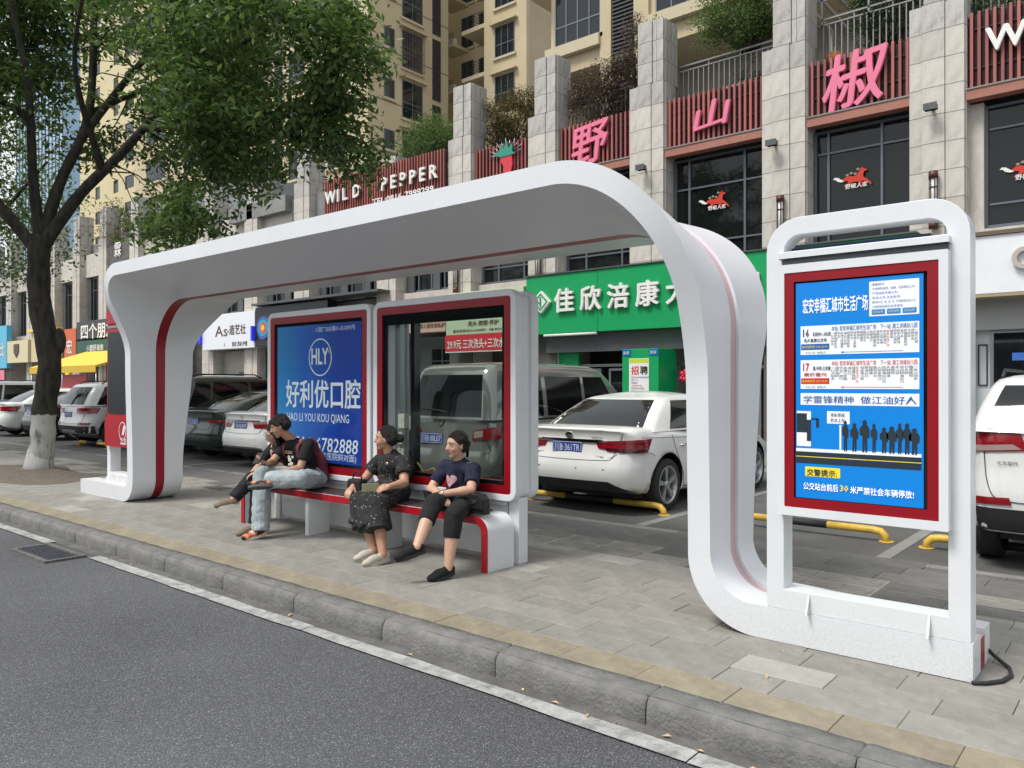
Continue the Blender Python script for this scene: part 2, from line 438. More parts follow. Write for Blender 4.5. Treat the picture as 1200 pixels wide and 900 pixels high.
# drain grate
gr = thing('drain_grate', 'rectangular iron drain grate set in the asphalt at the kerb', 'drain grate', (-8.68, 3.03, -.15))
f = MB(); f.ring([(-9.14, 2.84), (-8.2, 2.84), (-8.2, 3.22), (-9.14, 3.22)], [(-9.09, 2.89), (-8.25, 2.89), (-8.25, 3.17), (-9.09, 3.17)], -.17, -.128, 'z')
f.build('grate_frame', M['gutter'], gr)
f = MB(); f.box(-9.09, -8.25, 2.89, 3.17, -.148, -.146); f.build('pit', M['blackm'], gr)
gb = MB()
for i in range(7):
    yy = 2.91 + i * .037; gb.box(-9.09, -8.25, yy, yy + .02, -.146, -.132)
gb.box(-8.68, -8.66, 2.89, 3.17, -.146, -.1335)
gb.build('grate_bars', M['rust'], gr)

# kerb: rounded one-metre stones
def kerb_mesh(L=1.0, seed=0):
    random.seed(seed)
    prof = [(3.425, -.3), (3.418, -.15), (3.416, -.06), (3.424, -.03), (3.442, -.010), (3.47, -.001), (3.52, .003), (3.585, .003), (3.59, -.3)]
    mb = MB(); N = 12; P = []
    for i in range(N+1):
        t = (0, .012, .04, .12, .24, .36, .5, .64, .76, .88, .96, .988, 1)[i]; xx = .003 + (L - .006) * t
        pinch = .007 if i in (0, N) else 0
        P.append([(xx, y + (pinch if y < 3.5 else 0) + random.uniform(-.003, .003), z - pinch + random.uniform(-.002, .002)) for y, z in prof])
    mb.grid(P, smooth=True)
    mb.add(P[0], [tuple(range(len(prof)))]); mb.add(P[-1], [tuple(range(len(prof)))[::-1]])
    return mb
kb = MB(); kb.box(-300, 200, 3.45, 3.585, -.3, -.006); kerb = struct('kerb', kb, M['joint'])
kproto = []
for s in range(4):
    o = kerb_mesh(1.0, s).build('kerb_stone', M['kerb'], kerb); kproto.append(o.data)
    o.location.x = -4 + s
for i in range(-40, 6):
    if -4 <= i < 0: continue
    o = bpy.data.objects.new('kerb_stone', kproto[i % 4]); COL.objects.link(o); o.parent = kerb; o.location.x = i
random.seed(11)

# pavement: bed sheet + stones
pb = MB(); pb.box(-300, 200, 3.586, 17.6, -.3, -.012); pave = struct('pavement', pb, M['joint'])
protos = {}
def stone_mesh(Lx, Ly, key, m, ribs=False):
    k = (round(Lx, 3), round(Ly, 3), key)
    if k not in protos:
        mb = MB(); mb.chbox(0, Lx, 0, Ly, -.011, 0, .003)
        if ribs:
            for r in range(5):
                yy = .045 + r * (Ly - .09) / 4.0; mb.chbox(.03, Lx - .03, yy - .012, yy + .012, -.001, .009, .005)
        o = mb.build(key, m); me = o.data; bpy.data.objects.remove(o); protos[k] = me
    return protos[k]
rest = {}
cnt = 0
stones = []
# rows: y, depth, length, material chooser
rows = [(3.592, .243, .5, 'Y')]
yy = 3.838
k = 0
while yy < 5.93:
    rows.append((yy, .244, .5 if k % 3 else .6, 'G')); yy += .247; k += 1
rows.append((yy, .30, .5, 'T')); yy += .303
rows.append((yy, .30, .5, 'T')); yy += .303
while yy < 7.38:
    rows.append((yy, .295, .6, 'D')); yy += .298
rows.append((7.40, .12, .8, 'L'))
for ri, (y0, dy, L, kind) in enumerate(rows):
    offx = random.uniform(0, L) if kind not in 'YT' else 0
    x = -60 + offx - .02
    while x < 6:
        Lc = L
        if kind == 'G' and random.random() < .15: Lc = L * random.choice((.5, 1.0))
        stones.append((x, y0, Lc, dy, kind)); x += Lc + .003
def vis_key(s):
    xc, yc = s[0] + s[2]/2, s[1] + s[3]/2
    d = -xc*-(-.6428) if False else (-.6428*xc + .766*yc)
    l = .766*xc + .6428*yc
    if d < 3: return 1e9
    u = 600 + 915*l/d
    if u < -20 or u > 1220: return 1e9
    v = 452 + 915*1.55/d
    if v > 910: return 1e9
    return d
order = sorted(range(len(stones)), key=lambda i: vis_key(stones[i]))
nearset = set(order[:300])
for i, (x, y0, L, dy, kind) in enumerate(stones):
    r = random.random()
    if kind == 'Y': mk = 'tile_yellow' if (r < .88 or x < -6) else 'tile'
    elif kind == 'G': mk = 'tile_light' if r < .07 else 'tile'
    elif kind == 'T': mk = 'tile' if r < .75 else 'tile_dark'
    elif kind == 'D': mk = 'tile_dark'
    else: mk = 'line_stone'
    if i in nearset:
        me = stone_mesh(L, dy, mk, M[mk], kind == 'T')
        o = inst('paving_stone', me, (x, y0, random.uniform(-.0015, .0015)), pave)
    else:
        mb = rest.setdefault(mk, MB()); mb.chbox(x, x+L, y0, y0+dy, -.011, random.uniform(-.001, .001), .003)
        if kind == 'T' and x > -16:
            for q in range(5):
                y2 = y0 + .045 + q*(dy-.09)/4; mb.chbox(x+.03, x+L-.03, y2-.012, y2+.012, -.001, .009, .005)
for mk, mb in rest.items():
    o = mb.build('distant_paving', M[mk], pave); o['kind'] = 'stuff'
# parking area
lot = MB(); lot.add([(-300, 7.524, 0), (200, 7.524, 0), (200, 13.2, 0), (-300, 13.2, 0)], [(0,1,2,3)])
lotm = mat('parking_stone', (.09, .089, .086), .8, var=.25, vscale=1.5, grime=.3, dirt=(.06, .06, .058), bump=.3, bscale=50)
lot_o = struct('parking_lot', lot, lotm)
pl = MB()
for i in range(-22, 3):
    xx = -1.96 + 2.52*i; pl.box(xx-.06, xx+.06, 7.53, 13.1, -.01, .0045)
tagit(pl.build('bay_line', M['line_stone'], lot_o))
fp = MB(); fp.box(-300, 200, 13.2, 17.6, -.01, .05); struct('forecourt', fp, mat('forecourt_stone', (.2, .195, .18), .8, var=.2, vscale=2))

# tree pit soil patch
sp = MB(); P = []
for i in range(13):
    a = i / 12
    row = []
    for j in range(7):
        b_ = j / 6; xx = -17.4 + 3.7*a + .35*math.sin(5*b_) * (a-.5)*2; y2 = 4.35 + 1.5*b_ + .15*math.sin(7*a)
        h = .014 + .07*max(0, 1 - math.hypot(xx+15.55, y2-5.28)/1.0) * 1.0 + random.uniform(0, .012) * math.sin(math.pi*a) * math.sin(math.pi*b_)
        edge = i in (0, 12) or j in (0, 6)
        row.append((xx, y2, .004 if edge else h))
    P.append(row)
sp.grid(P); struct('soil_patch', sp, M['soil'])

# litter of dry leaves along the gutter (each its own thing)
lf = MB(); lf.add([(-.03, 0, .004), (0, -.014, .012), (.035, .002, .006), (.004, .016, .014)], [(0,1,2),(0,2,3)]); lo = lf.build('dry_leaf', M['leafdry']); lme = lo.data; bpy.data.objects.remove(lo)
random.seed(5)
LP = [(-4.95,3.36),(-3.65,3.35),(-2.75,3.37),(-2.5,3.34),(-2.27,3.3),(-2.12,3.33),(-1.85,3.36),(-1.66,3.32),(-1.4,3.32),(-1.33,3.36),(-1.72,4.5),(-1.63,4.05),(-6.3,3.3),(-7.5,3.34),(-10.2,3.5)]
for (a, b) in LP:
    zz = -.143 if b < 3.42 else .001
    o = inst('dry_leaf', lme, (a, b, zz), None, (random.uniform(-.3,.3), random.uniform(-.3,.3), random.uniform(0, 6.28)), (random.uniform(.5,.95),)*3)
    tagit(o, 'small curled dry leaf lying in the gutter or on the pavement by the kerb', 'leaf', 'dry leaves scattered by the kerb')
# black cable at the shelter foot
cb = MB(); pts = [(-.8, 4.95, .1)] + [(-.74 + .16*math.sin(math.pi*t/8) , 4.62 + .5*(1 - t/8), .02) for t in range(9)][1:-1] + [(-.76, 4.62, .012)]
cb.tube([(-.785, 5.12, .06), (-.74, 5.1, .03), (-.66, 5.0, .012), (-.635, 4.88, .012), (-.66, 4.76, .012), (-.72, 4.67, .012), (-.775, 4.63, .012)], .011, 8)
tagit(cb.build('power_cable', M['blackm']), 'black power cable looping on the pavement at the shelter foot', 'cable')
# yellow / black wheel stops
def wheel_stop(x0, x1, y, label, dark=True):
    t = thing('wheel_stop', label, 'wheel stop', ((x0+x1)/2, y, 0), 0, 'tubular wheel stops in the parking bays')
    yel = M['yel']; L = x1-x0
    def pt(a): return (x0 + a*L, y, .11)
    b1 = MB(); b1.tube([(x0, y, 0), (x0+.01, y, .06), (x0+.05, y, .1), (x0+.12, y, .11), pt(.30)], .038, 12)
    b1.build('yellow_tube', yel, t); b1 = MB(); b1.tube([pt(.66), (x1-.12, y, .11), (x1-.05, y, .1), (x1-.01, y, .06), (x1, y, 0)], .038, 12)
    b1.build('yellow_tube', yel, t)
    b2 = MB(); b2.tube([pt(.30), pt(.66)], .0385, 12); b2.build('black_band' if dark else 'middle_band', M['blackm'] if dark else yel, t)
    for xx in (x0, x1): b3 = MB(); b3.cyl((xx, y, 0), .07, .012, 'z', 12); b3.build('foot_plate', yel, t)
M['yel'] = mat('yellow_tube_paint', (.62, .4, .06), .5, var=.15, vscale=8, grime=.4, dirt=(.3, .22, .1))
wheel_stop(-3.8, -2.13, 8.30, 'yellow and black tubular wheel stop in the empty bay beside the white sedan')
wheel_stop(-1.76, -.2, 8.24, 'yellow and black tubular wheel stop under the rear of the white SUV at right')
wheel_stop(-6.65, -4.6, 8.30, 'yellow wheel stop under the rear bumper of the white sedan with blue plate')
wheel_stop(-9.15, -7.1, 8.35, 'wheel stop beneath the grey minivan behind the bus shelter')
wheel_stop(-12.2, -10.6, 8.3, 'wheel stop beneath the silver white sedan left of the blue poster panel')
wheel_stop(-21.6, -19.9, 8.3, 'wheel stop behind the white SUV next to the street tree trunk')
# ================================================================ BUS SHELTER
shelter = thing('bus_shelter', 'large white ribbon shaped bus shelter with rounded corners and a red stripe', 'bus shelter', (-6.3, 5.0, 0))
XL, XR, T = -10.40, -2.40, .155     # inner faces of the two columns
def shell_row(yb, ym, yr, zr, RL, RR, ylb=None, yle=None, yre=None, off=0.0):
    """one lengthwise row of the ribbon: lists of inner and outer points. off pushes the surfaces inward (grooves)"""
    inn = []; outw = []
    yle = yb if yle is None else yle; yre = yb if yre is None else yre
    FT = .2
    def add(x, z, nx, nz, y, th):
        inn.append((x + nx*off, y, z + nz*off)); outw.append((x + nx*(th-off), y, z + nz*(th-off)))
    ycol = lambda z, zf0, zf1: lerp(lerp(yb, ym, SM((z-.4)/1.5)), yr, SM((z-zf0)/(zf1-zf0)))
    # left foot (bottom surface is the "inner" side)
    rb = .30; x0 = -12.06
    for i in range(4):
        t = i/3; add(lerp(x0, XL-rb, t), .004, 0, 1, lerp(yle, yb, t), FT)
    for i in range(1, 17):
        a = i/16*math.pi/2
        th = lerp(FT, T, i/16)
        add(XL-rb + rb*math.sin(a), .004 + rb - rb*math.cos(a), -math.sin(a), math.cos(a), yb, min(th, rb-.06))
    zf0 = 1.95; z1 = zr - RL
    for i in range(1, 25):
        z = lerp(rb, z1, i/24); add(XL, z, -1, 0, ycol(z, zf0, zr+.05), T)
    for i in range(1, 29):
        a = i/28*math.pi/2; z = z1 + RL*math.sin(a)
        ff = lerp(SM((z1-zf0)/(zr+.05-zf0)), 1, SM(i/28*1.0))
        add(XL+RL - RL*math.cos(a), z, -math.cos(a), math.sin(a), lerp(lerp(yb, ym, 1), yr, max(SM((z-zf0)/(zr+.05-zf0)), ff)), T)
    xa, xb = XL+RL, XR-RR
    for i in range(1, 25): add(lerp(xa, xb, i/24), zr, 0, 1, yr, T)
    zf0r = 1.55; z2 = zr - RR
    for i in range(1, 41):
        a = i/40*math.pi/2; z = z2 + RR*math.cos(a)
        add(XR-RR + RR*math.sin(a), z, math.sin(a), math.cos(a), lerp(lerp(yb, ym, 1), yr, SM((z-zf0r)/(zr-zf0r))), T)
    rbr = .46
    for i in range(1, 21):
        z = lerp(z2, rbr, i/20); add(XR, z, 1, 0, ycol(z, zf0r, zr), T)
    for i in range(1, 25):
        a = i/24*math.pi/2
        add(XR + rbr - rbr*math.cos(a), .004 + rbr - rbr*math.sin(a), math.cos(a), math.sin(a), yb, lerp(T, FT, i/24))
    for i in range(1, 4):
        t = i/3; add(lerp(XR+rbr, -.775, t), .004, 0, 1, lerp(yb, yre, t), FT)
    return inn, outw
rf = dict(yb=4.65, ym=4.62, yr=4.28, zr=2.93, RL=.34, RR=.86)
s1 = dict(yb=4.955, ym=4.955, yr=4.98, zr=2.675, RL=.66, RR=.74)
s2 = dict(yb=5.075, ym=5.085, yr=5.12, zr=2.675, RL=.66, RR=.74, yle=5.0, yre=4.99)
rb_ = dict(yb=5.33, ym=5.47, yr=5.93, zr=2.765, RL=.58, RR=.92, yle=5.16, yre=5.15)
s1.update(yre=4.87, yle=4.87); 
def mixrow(a, b, t):
    ks = set(a) | set(b); g = lambda d, k: d.get(k, d['yb']) if k in ('yle', 'yre') else d[k]
    return {k: lerp(g(a, k), g(b, k), t) for k in ks}
def shell(rows, name, m):
    R = [shell_row(**r) for r in rows]
    mb = MB()
    mb.grid([r[0] for r in R], smooth=True); mb.grid([r[1] for r in R], smooth=True, flip=True)
    a = R[0]; mb.grid([a[0], a[1]], smooth=True); a = R[-1]; mb.grid([a[0], a[1]], smooth=True)
    for e in (0, -1):
        mb.grid([[r[0][e] for r in R], [r[1][e] for r in R]], smooth=False)
    return mb.build(name, m, shelter, weld=False)
def shell2(rows, name, m):
    o = shell(rows, name, m)
    return o
fr_rows = [mixrow(rf, s1, t) for t in (0, .25, .5, .75, 1)]
bk_rows = [mixrow(s2, rb_, t) for t in (0, .25, .5, .75, 1)]
shell2(fr_rows, 'front_shell', M['roofpaint']); shell2(bk_rows, 'rear_shell', M['roofpaint'])
# red stripe: flush-ish inside, recessed outside
R = [shell_row(**r) for r in (s1, s2)]
st = MB()
def pull(row, d):
    return [(p[0]*(1-d) + q[0]*d, p[1], p[2]*(1-d) + q[2]*d) for p, q in zip(*row)]
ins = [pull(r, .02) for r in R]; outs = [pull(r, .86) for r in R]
st.grid(ins, smooth=True)
so_ = MB(); so_.grid(outs, smooth=True, flip=True); so_.build('outer_stripe', mat('pink_stripe_reflection', (.54, .38, .40), .5, var=.1, grime=.3, dirt=(.5, .45, .44)), shelter)  # white reflection on the dusty red stripe, painted as pale pink
for e in (0, -1): st.grid([[ins[0][e], ins[1][e]], [outs[0][e], outs[1][e]]], smooth=False)
st.build('red_stripe', M['red'], shelter)

# grime veil already in paint; feet are dirtier: thin skirts of dust on the foot tops are part of paint

# fine panel seams: thin dark strips wrapped round the ribbon at joints
def seam_at(frac_i):
    for rows in (fr_rows, bk_rows):
        pts_o = []; pts_i = []
        for r in rows:
            a, b = shell_row(**r); k = int(frac_i*(len(a)-1)); pts_i.append(Vector(a[k]) + (Vector(a[k])-Vector(b[k])).normalized()*.0008); pts_o.append(Vector(b[k]) + (Vector(b[k])-Vector(a[k])).normalized()*.0008)
        sm = MB(); sm.tube(pts_i, .0022, 4); sm.build('panel_seam', M['steel'], shelter)
        sm = MB(); sm.tube(pts_o, .0022, 4); sm.build('panel_seam', M['steel'], shelter)

# ---- information kiosks on the two feet
def kiosk(x0, name_label, loc, dy=0., zt=2.555):
    k = thing('information_kiosk', name_label, 'kiosk', loc)
    W = 1.09; fb = MB()
    pass
    outer = rrect(x0, x0+W, .205, zt, .2, 8, .004)
    # ring in pieces: outer rounded frame around one tall opening
    inner = rrect(x0+.105, x0+W-.105, .325, zt-.105, .10, 8, .004)
    fb.ring(outer, inner, 4.655+dy, 4.80+dy, 'y'); fb.build('frame', M['white'], k, bevel=0.004)
    return k, W
kx = -1.875
kiosk_r, W = kiosk(kx, 'white framed information kiosk with blue route board at the right end of shelter', (kx+.54, 4.7, .2))
b = MB(); bx0, bx1, bz0, bz1 = -1.785, -.875, .785, 2.265
b.ring(rrect(bx0, bx1, bz0, bz1, .006, 2), rrect(bx0+.045, bx1-.045, bz0+.05, bz1-.05, .004, 2), 4.585, 4.70)
b.box(bx0+.01, bx1-.01, 4.66, 4.83, bz0+.01, bz1-.01)
b.build('board_case', M['white'], kiosk_r)
b = MB(); b.ring(rrect(bx0+.045, bx1-.045, bz0+.05, bz1-.05, .004, 2), rrect(bx0+.1, bx1-.1, bz0+.105, bz1-.105, .004, 2), 4.590, 4.66); b.build('red_frame', M['red'], kiosk_r)
b = MB(); b.box(bx0+.1, bx1-.1, 4.602, 4.66, bz0+.105, bz1-.105); b.build('black_surround', M['black'], kiosk_r)
b = MB(); b.chbox(-1.785, -.875, 4.60, 4.72, 2.305, 2.345, .004); b.build('cross_bar', M['white'], kiosk_r)
b = MB(); b.box(-1.77, -.885, 4.63, 4.74, 2.267, 2.304); b.build('rear_box', M['darkgrey'], kiosk_r)
b = MB(); b.box(-1.75, -.99, 4.74, 4.79, 2.362, 2.385)
b.build('solar_strip', mat('navy_plastic', (.01, .02, .08), .4), kiosk_r)
for gx in (-1.62, -.98):
    gb = MB()
    gb.add([(gx-.006, 4.655, .205), (gx-.006, 4.60, .205), (gx-.006, 4.655, .32), (gx+.006, 4.655, .205), (gx+.006, 4.60, .205), (gx+.006, 4.655, .32)],
           [(0,1,2),(3,5,4),(0,3,4,1),(1,4,5,2),(2,5,3,0)])
    gb.build('gusset', M['white_dirty'], kiosk_r)
# poster (flat print) ------------------------------------------------
PB = mat('poster_blue', (.004, .20, .62), .3, emit=.14); PW = mat('poster_white', (.78, .8, .82), .4, emit=.12)
PK = mat('poster_dark', (.02, .035, .05), .4); PY = mat('poster_yellow', (.85, .68, .05), .4, emit=.1); PR = mat('poster_red_print', (.6, .03, .04), .4)
PBL = mat('poster_blue_ink', (.01, .12, .42), .4); PT = mat('poster_white_ink', (.9, .92, .95), .4, emit=.15)
px0, px1, pz0, pz1 = -1.66, -1.005, .905, 2.145
pw, ph = px1-px0, pz1-pz0
def U(u): return px0 + pw*u
def V(v): return pz1 - ph*v
b = MB(); b.box(px0-.015, px1+.01, 4.598, 4.606, pz0-.01, pz1+.005, 0); poster = b.build('route_poster', PB, kiosk_r)
mats = [PW, PK, PY, PR, PBL, PT, PB]
b = MB()
def rect(u0, u1, v0, v1, mi, lay=1): b.box(U(u0), U(u1), 4.598-.0012*lay, 4.5985, V(v1), V(v0), mi)
def tx(s, u, v, h, mi, fit=None, weight=.01, lay=2, xs=1, align='LEFT'):
    text_on(b, s, U(u), 4.598-.0012*lay-.0006, V(v), h*ph, weight, 0, align, xs, mi, fit=None if fit is None else fit*pw, res=1)
rect(.60, .985, .015, .17, 0)
tx('宏安幸福汇城市生活广场', .04, .135, .075, 5, .55, .02)
for i, s in enumerate(('温馨提示:', '·严禁携带易燃、易爆、危险物品上车。', '·严禁追赶车辆上车。', '·依次上车,主动投币。', '·婴车老年"老、弱、病、残、孕"乘客请勿站台上车。', '·文明排队候车有序乘车。')):
    tx(s, .62, .033+.02*i, .012, 4, min(.34, .021*len(s)), .0)
for i in range(3): rect(.62+.12*i, .725+.12*i, .14, .163, 6, 2); tx('公交公司', .63+.12*i, .156, .013, 2, .08, .01, 3)
for j, (v0, ink, num) in enumerate(((.2, 4, '16'), (.36, 3, '17'))):
    rect(.02, .985, v0, v0+.135, 0)
    tx(num, .03, v0+.05, .05, 1 if j == 0 else 3, None, .03, xs=.7); tx('路 客运中心 - 太白公园' if j == 0 else '路 中坝-三合镇', .13, v0+.047, .02, 1, .15, .02)
    tx('无人售票公交车' if j == 0 else '票价壹元', .05, v0+.075, .018, 1 if j == 0 else 3, .2, .02)
    rect(.025, .27, v0+.085, v0+.112, 4 if j == 0 else 3, 2); tx('首末班时间 6:30-20:30', .035, v0+.104, .014, 2, .22, .01, 3)
    tx('下行1.5元  全程2元', .06, v0+.13, .011, 1, .18, .0)
    tx('本站: 宏安幸福汇城市生活广场    下一站: 建工诗城幼儿园', .29, v0+.026, .024, ink, .68, .015)
    src = '公园路口城南大道医院学校东西中山桥北站花厂太白商场银行江油人民'
    nc = 26 if j == 0 else 20; rcol = 17 if j == 0 else 6
    lens = [random.randint(3, 6) for _ in range(nc)]
    rowsx = [''.join('\u3000' if (q >= lens[i] or i == rcol) else src[(i*7+q*3) % len(src)] for i in range(nc)) for q in range(6)]
    rowsx[0] = '一' + rowsx[0][1:-1] + '一'
    tx('\n'.join(rowsx), .285, v0+.043, .0125, 1, .69, .0)
    tx('\n'.join('城南生活广场'), .285+.69*rcol/nc, v0+.043, .0125, 3, .022, .0)
    rect(.38, .86, v0+.1255, v0+.1275, ink, 2)
    b.add([(U(.365), 4.5955, V(v0+.1265)), (U(.39), 4.5955, V(v0+.122)), (U(.39), 4.5955, V(v0+.131))], [(0,1,2)], ink)
rect(.02, .985, .515, .57, 0)
tx('学雷锋精神  做江油好人', .045, .559, .038, 4, .92, .015)
# queue picture
rect(-.02, 1.0, .775, .79, 0); rect(-.02, 1.0, .79, .845, 1); rect(-.02, 1.0, .812, .815, 2, 2)
rect(-.015, .11, .60, .765, 0); rect(-.015, .075, .61, .70, 1, 2); rect(.075, .11, .64, .74, 1, 2); rect(.11, .175, .632, .638, 1, 2); rect(.155, .18, .635, .675, 1, 2)
rect(.355, .37, .66, .775, 0); rect(.25, .44, .598, .655, 0); tx('排队等候', .28, .623, .02, 1, .12, 0); tx('依次上车', .28, .647, .02, 1, .12, 0)
for i, u in enumerate((.43, .51, .60, .68, .765, .83, .895, .955, 1.015)):
    hgt = (.14, .13, .145, .13, .115, .12, .135, .135, .115)[i]; ww = .028 + .007*(i % 3); v1 = .78; v0 = v1 - hgt
    u = .405 + (u-.43)*.93
    pts = [(-.5, 1), (-.45, .5), (-1, .45), (-1.0, .25), (-.5, .17), (-.42, .14), (-.5, .05), (0, -.02), (.45, .05), (.35, .14), (.6, .18), (.95, .3), (.85, .55), (.5, .55), (.45, 1), (.1, 1), (0, .65), (-.1, 1)]
    b.add([(U(u + p[0]*ww), 4.5962, V(v0 + p[1]*hgt)) for p in pts], [tuple(range(len(pts)))], 1)
rect(.06, .36, .86, .905, 2); tx('交警提示:', .075, .898, .033, 1, .26, .02)
tx('公交站台前后', .045, .965, .036, 5, .30, .02); tx('30', .36, .963, .04, 2, .07, .03); tx('米严禁社会车辆停放!', .445, .967, .036, 5, .5, .02)
b.build('print', mats, poster)

# left kiosk: own frame, seen almost end on
kiosk_l, W = kiosk(-11.64, 'white framed kiosk with dark screen and red panels at the left end of shelter', (-11.1, 4.9, .2), .19, 2.67)
lx = -11.64
b = MB(); b.box(lx+.085, lx+1.0, 4.8100, 5.0300, .80, 2.55); b.build('case', M['redbright'], kiosk_l)
b = MB(); b.box(lx+.13, lx+.95, 4.7980, 4.8200, 1.16, 2.30); b.build('screen', mat('dark_screen', (.004, .008, .007), .35), kiosk_l)
b = MB(); b.box(lx+.05, lx+1.04, 4.7900, 4.8450, .70, 1.10); b.build('lower_panel', M['redbright'], kiosk_l)
b = MB(); b.box(lx+.10, lx+.99, 4.7900, 4.8450, 2.42, 2.61); b.build('top_panel', M['redbright'], kiosk_l)
b = MB(); b.box(lx+.10, lx+.99, 4.8020, 4.8450, 2.36, 2.395); b.build('light_bar', M['steel'], kiosk_l)
b = MB()
ring_o = [(lx+.62+.11*math.cos(a*math.pi/12), .92+.13*math.sin(a*math.pi/12)) for a in range(24)]; ring_i = [(lx+.62+.10*math.cos(a*math.pi/12), .92+.12*math.sin(a*math.pi/12)) for a in range(24)]
b.ring(ring_o, ring_i, 4.7870, 4.7905); b.add([(lx+.6, 4.7880, .87), (lx+.66, 4.7880, .87), (lx+.72, 4.7880, 1.0), (lx+.65, 4.7880, 1.0)], [(0,1,2,3)]); b.box(lx+.56, lx+.72, 4.7880, 4.7905, .74, .755)
text_on(b, '江油', lx+.55, 4.7880, .76, .09, .01, fit=.18)
b.build('logo', M['white'], kiosk_l)
b = MB(); b.prism([(lx+.15, .2), (lx+1.0, .2), (lx+.92, .30), (lx+.23, .30)], 4.8000, 5.0500); b.box(lx+.5, lx+.52, 4.7950, 4.8000, .225, .275); b.build('plinth', M['white_dirty'], kiosk_l)

# ================================================================ PANELS AND BENCH
def panel(x0, x1, label, empty_box=False):
    t = thing('poster_panel', label, 'panel', ((x0+x1)/2, 5.3, 0))
    z0, z1 = .545, 2.39
    for y0, y1, nm in ((5.155, 5.245, 'front_frame'), (5.385, 5.475, 'rear_frame')):
        m_ = MB(); m_.ring(rrect(x0, x1, z0, z1, .10, 6), rrect(x0+.06, x1-.06, z0+.06, z1-.06, .03, 6), y0, y1); m_.build(nm, M['white'], t, bevel=.008)
        m_ = MB(); yy0, yy1 = (y0+.004, y0+.05) if nm[0] == 'f' else (y1-.05, y1-.004)
        m_.ring(rrect(x0+.06, x1-.06, z0+.06, z1-.06, .03, 6), rrect(x0+.135, x1-.135, z0+.135, z1-.135, .012, 6), yy0, yy1); m_.build('red_frame', M['red'], t)
    core = MB()
    core.ring(rrect(x0+.03, x1-.03, z0+.02, z1-.03, .06, 4), rrect(x0+.13, x1-.13, z0+.13, z1-.13, .01, 4), 5.246, 5.384)
    core.build('core', M['white'], t)
    return t
p1 = panel(-8.06, -6.205, 'tall poster panel with blue dental advertisement in red frame', False)
p2 = panel(-6.165, -4.285, 'tall empty glass display panel in red frame, right of the blue poster')
# posts
for k_, (pxa, lab) in enumerate(((-4.42, 'white square post under the right end of the glass panel'), (-6.25, 'white post between the blue poster panel and the glass panel'), (-8.02, 'white post under the left end of the blue poster panel'))):
    pmb = MB(); pmb.box(pxa, pxa+(.115 if k_ != 1 else .14), 5.225, 5.345, 0, .57 if k_ else .57); 
    o = pmb.build('post', M['white'], p2 if k_ == 0 else p1, bevel=.004)
# lower skirt rail
sk = MB(); sk.box(-7.88, -4.44, 5.235, 5.30, .045, .54); sk.build('skirt_panel', M['white'], p2)
sk = MB(); sk.box(-7.88, -4.44, 5.205, 5.234, .50, .535); sk.build('rail', M['white'], p2)
# poster in panel 1
ad = mat('advert_blue', (.01, .05, .35), .35)
def ad_mat():
    m = bpy.data.materials.new('advert_blue_gradient'); m.use_nodes = True; n = m.node_tree.nodes; l = m.node_tree.links; b_ = n['Principled BSDF']
    t = n.new('ShaderNodeTexCoord'); s = n.new('ShaderNodeSeparateXYZ'); l.new(t.outputs['Generated'], s.inputs[0])
    a = n.new('ShaderNodeMath'); a.operation = 'ADD'; a.inputs[1].default_value = -.0; l.new(s.outputs[0], a.inputs[0])
    r = n.new('ShaderNodeValToRGB'); l.new(a.outputs[0], r.inputs[0])
    r.color_ramp.elements[0].color = lin('2a86c4'); r.color_ramp.elements[1].color = lin('123a9c'); r.color_ramp.elements[1].position = .75
    e = r.color_ramp.elements.new(.35); e.color = lin('1c5cb8')
    l.new(r.outputs[0], b_.inputs['Base Color']); b_.inputs['Roughness'].default_value = .4
    l.new(r.outputs[0], b_.inputs['Emission Color']); b_.inputs['Emission Strength'].default_value = .12
    return m
b = MB(); b.box(-7.925, -6.34, 5.19, 5.44, .68, 2.255); b.build('poster_surround', M['black'], p1)
b = MB(); b.box(-7.89, -6.375, 5.180, 5.19, .715, 2.22); post = b.build('advert', ad_mat(), p1)
b = MB(); bw = mat('advert_white', (.75, .78, .82), .4, emit=.12); bgn = mat('advert_green', (.35, .6, .05), .4)
cx_, cz_ = -7.08, 1.86
n_ = 36; b.ring([(cx_+.205*math.cos(2*math.pi*i/n_), cz_+.205*math.sin(2*math.pi*i/n_)) for i in range(n_)], [(cx_+.193*math.cos(2*math.pi*i/n_), cz_+.193*math.sin(2*math.pi*i/n_)) for i in range(n_)], 5.1785, 5.1805)
text_on(b, 'HLY', cx_-.155, 5.1785, cz_-.075, .25, .025, xs=.9, fit=.30)
b.ball((cx_+.155, 5.179, cz_+.06), (.018, .0015, .018), 10, 5, 1)
text_on(b, '好利优口腔', -7.72, 5.1785, 1.335, .33, .022, fit=1.33)
text_on(b, 'HAO LI YOU KOU QIANG', -7.70, 5.1785, 1.155, .13, .0, fit=1.12)
text_on(b, '0816-6782888', -7.66, 5.1785, .835, .215, .014, fit=1.22, shear=.12)
text_on(b, '江油市中坝(人民医院斜对面)', -7.66, 5.1785, .755, .085, .0, fit=1.2)
text_on(b, '川医广2025第01-25-0293号', -7.16, 5.1785, 2.14, .06, .0, fit=.68)
b.build('print', [bw, bgn], post)
b = MB(); b.box(-7.925, -6.34, 5.163, 5.166, .68, 2.255); b.build('glass', M['pglass'], p1)
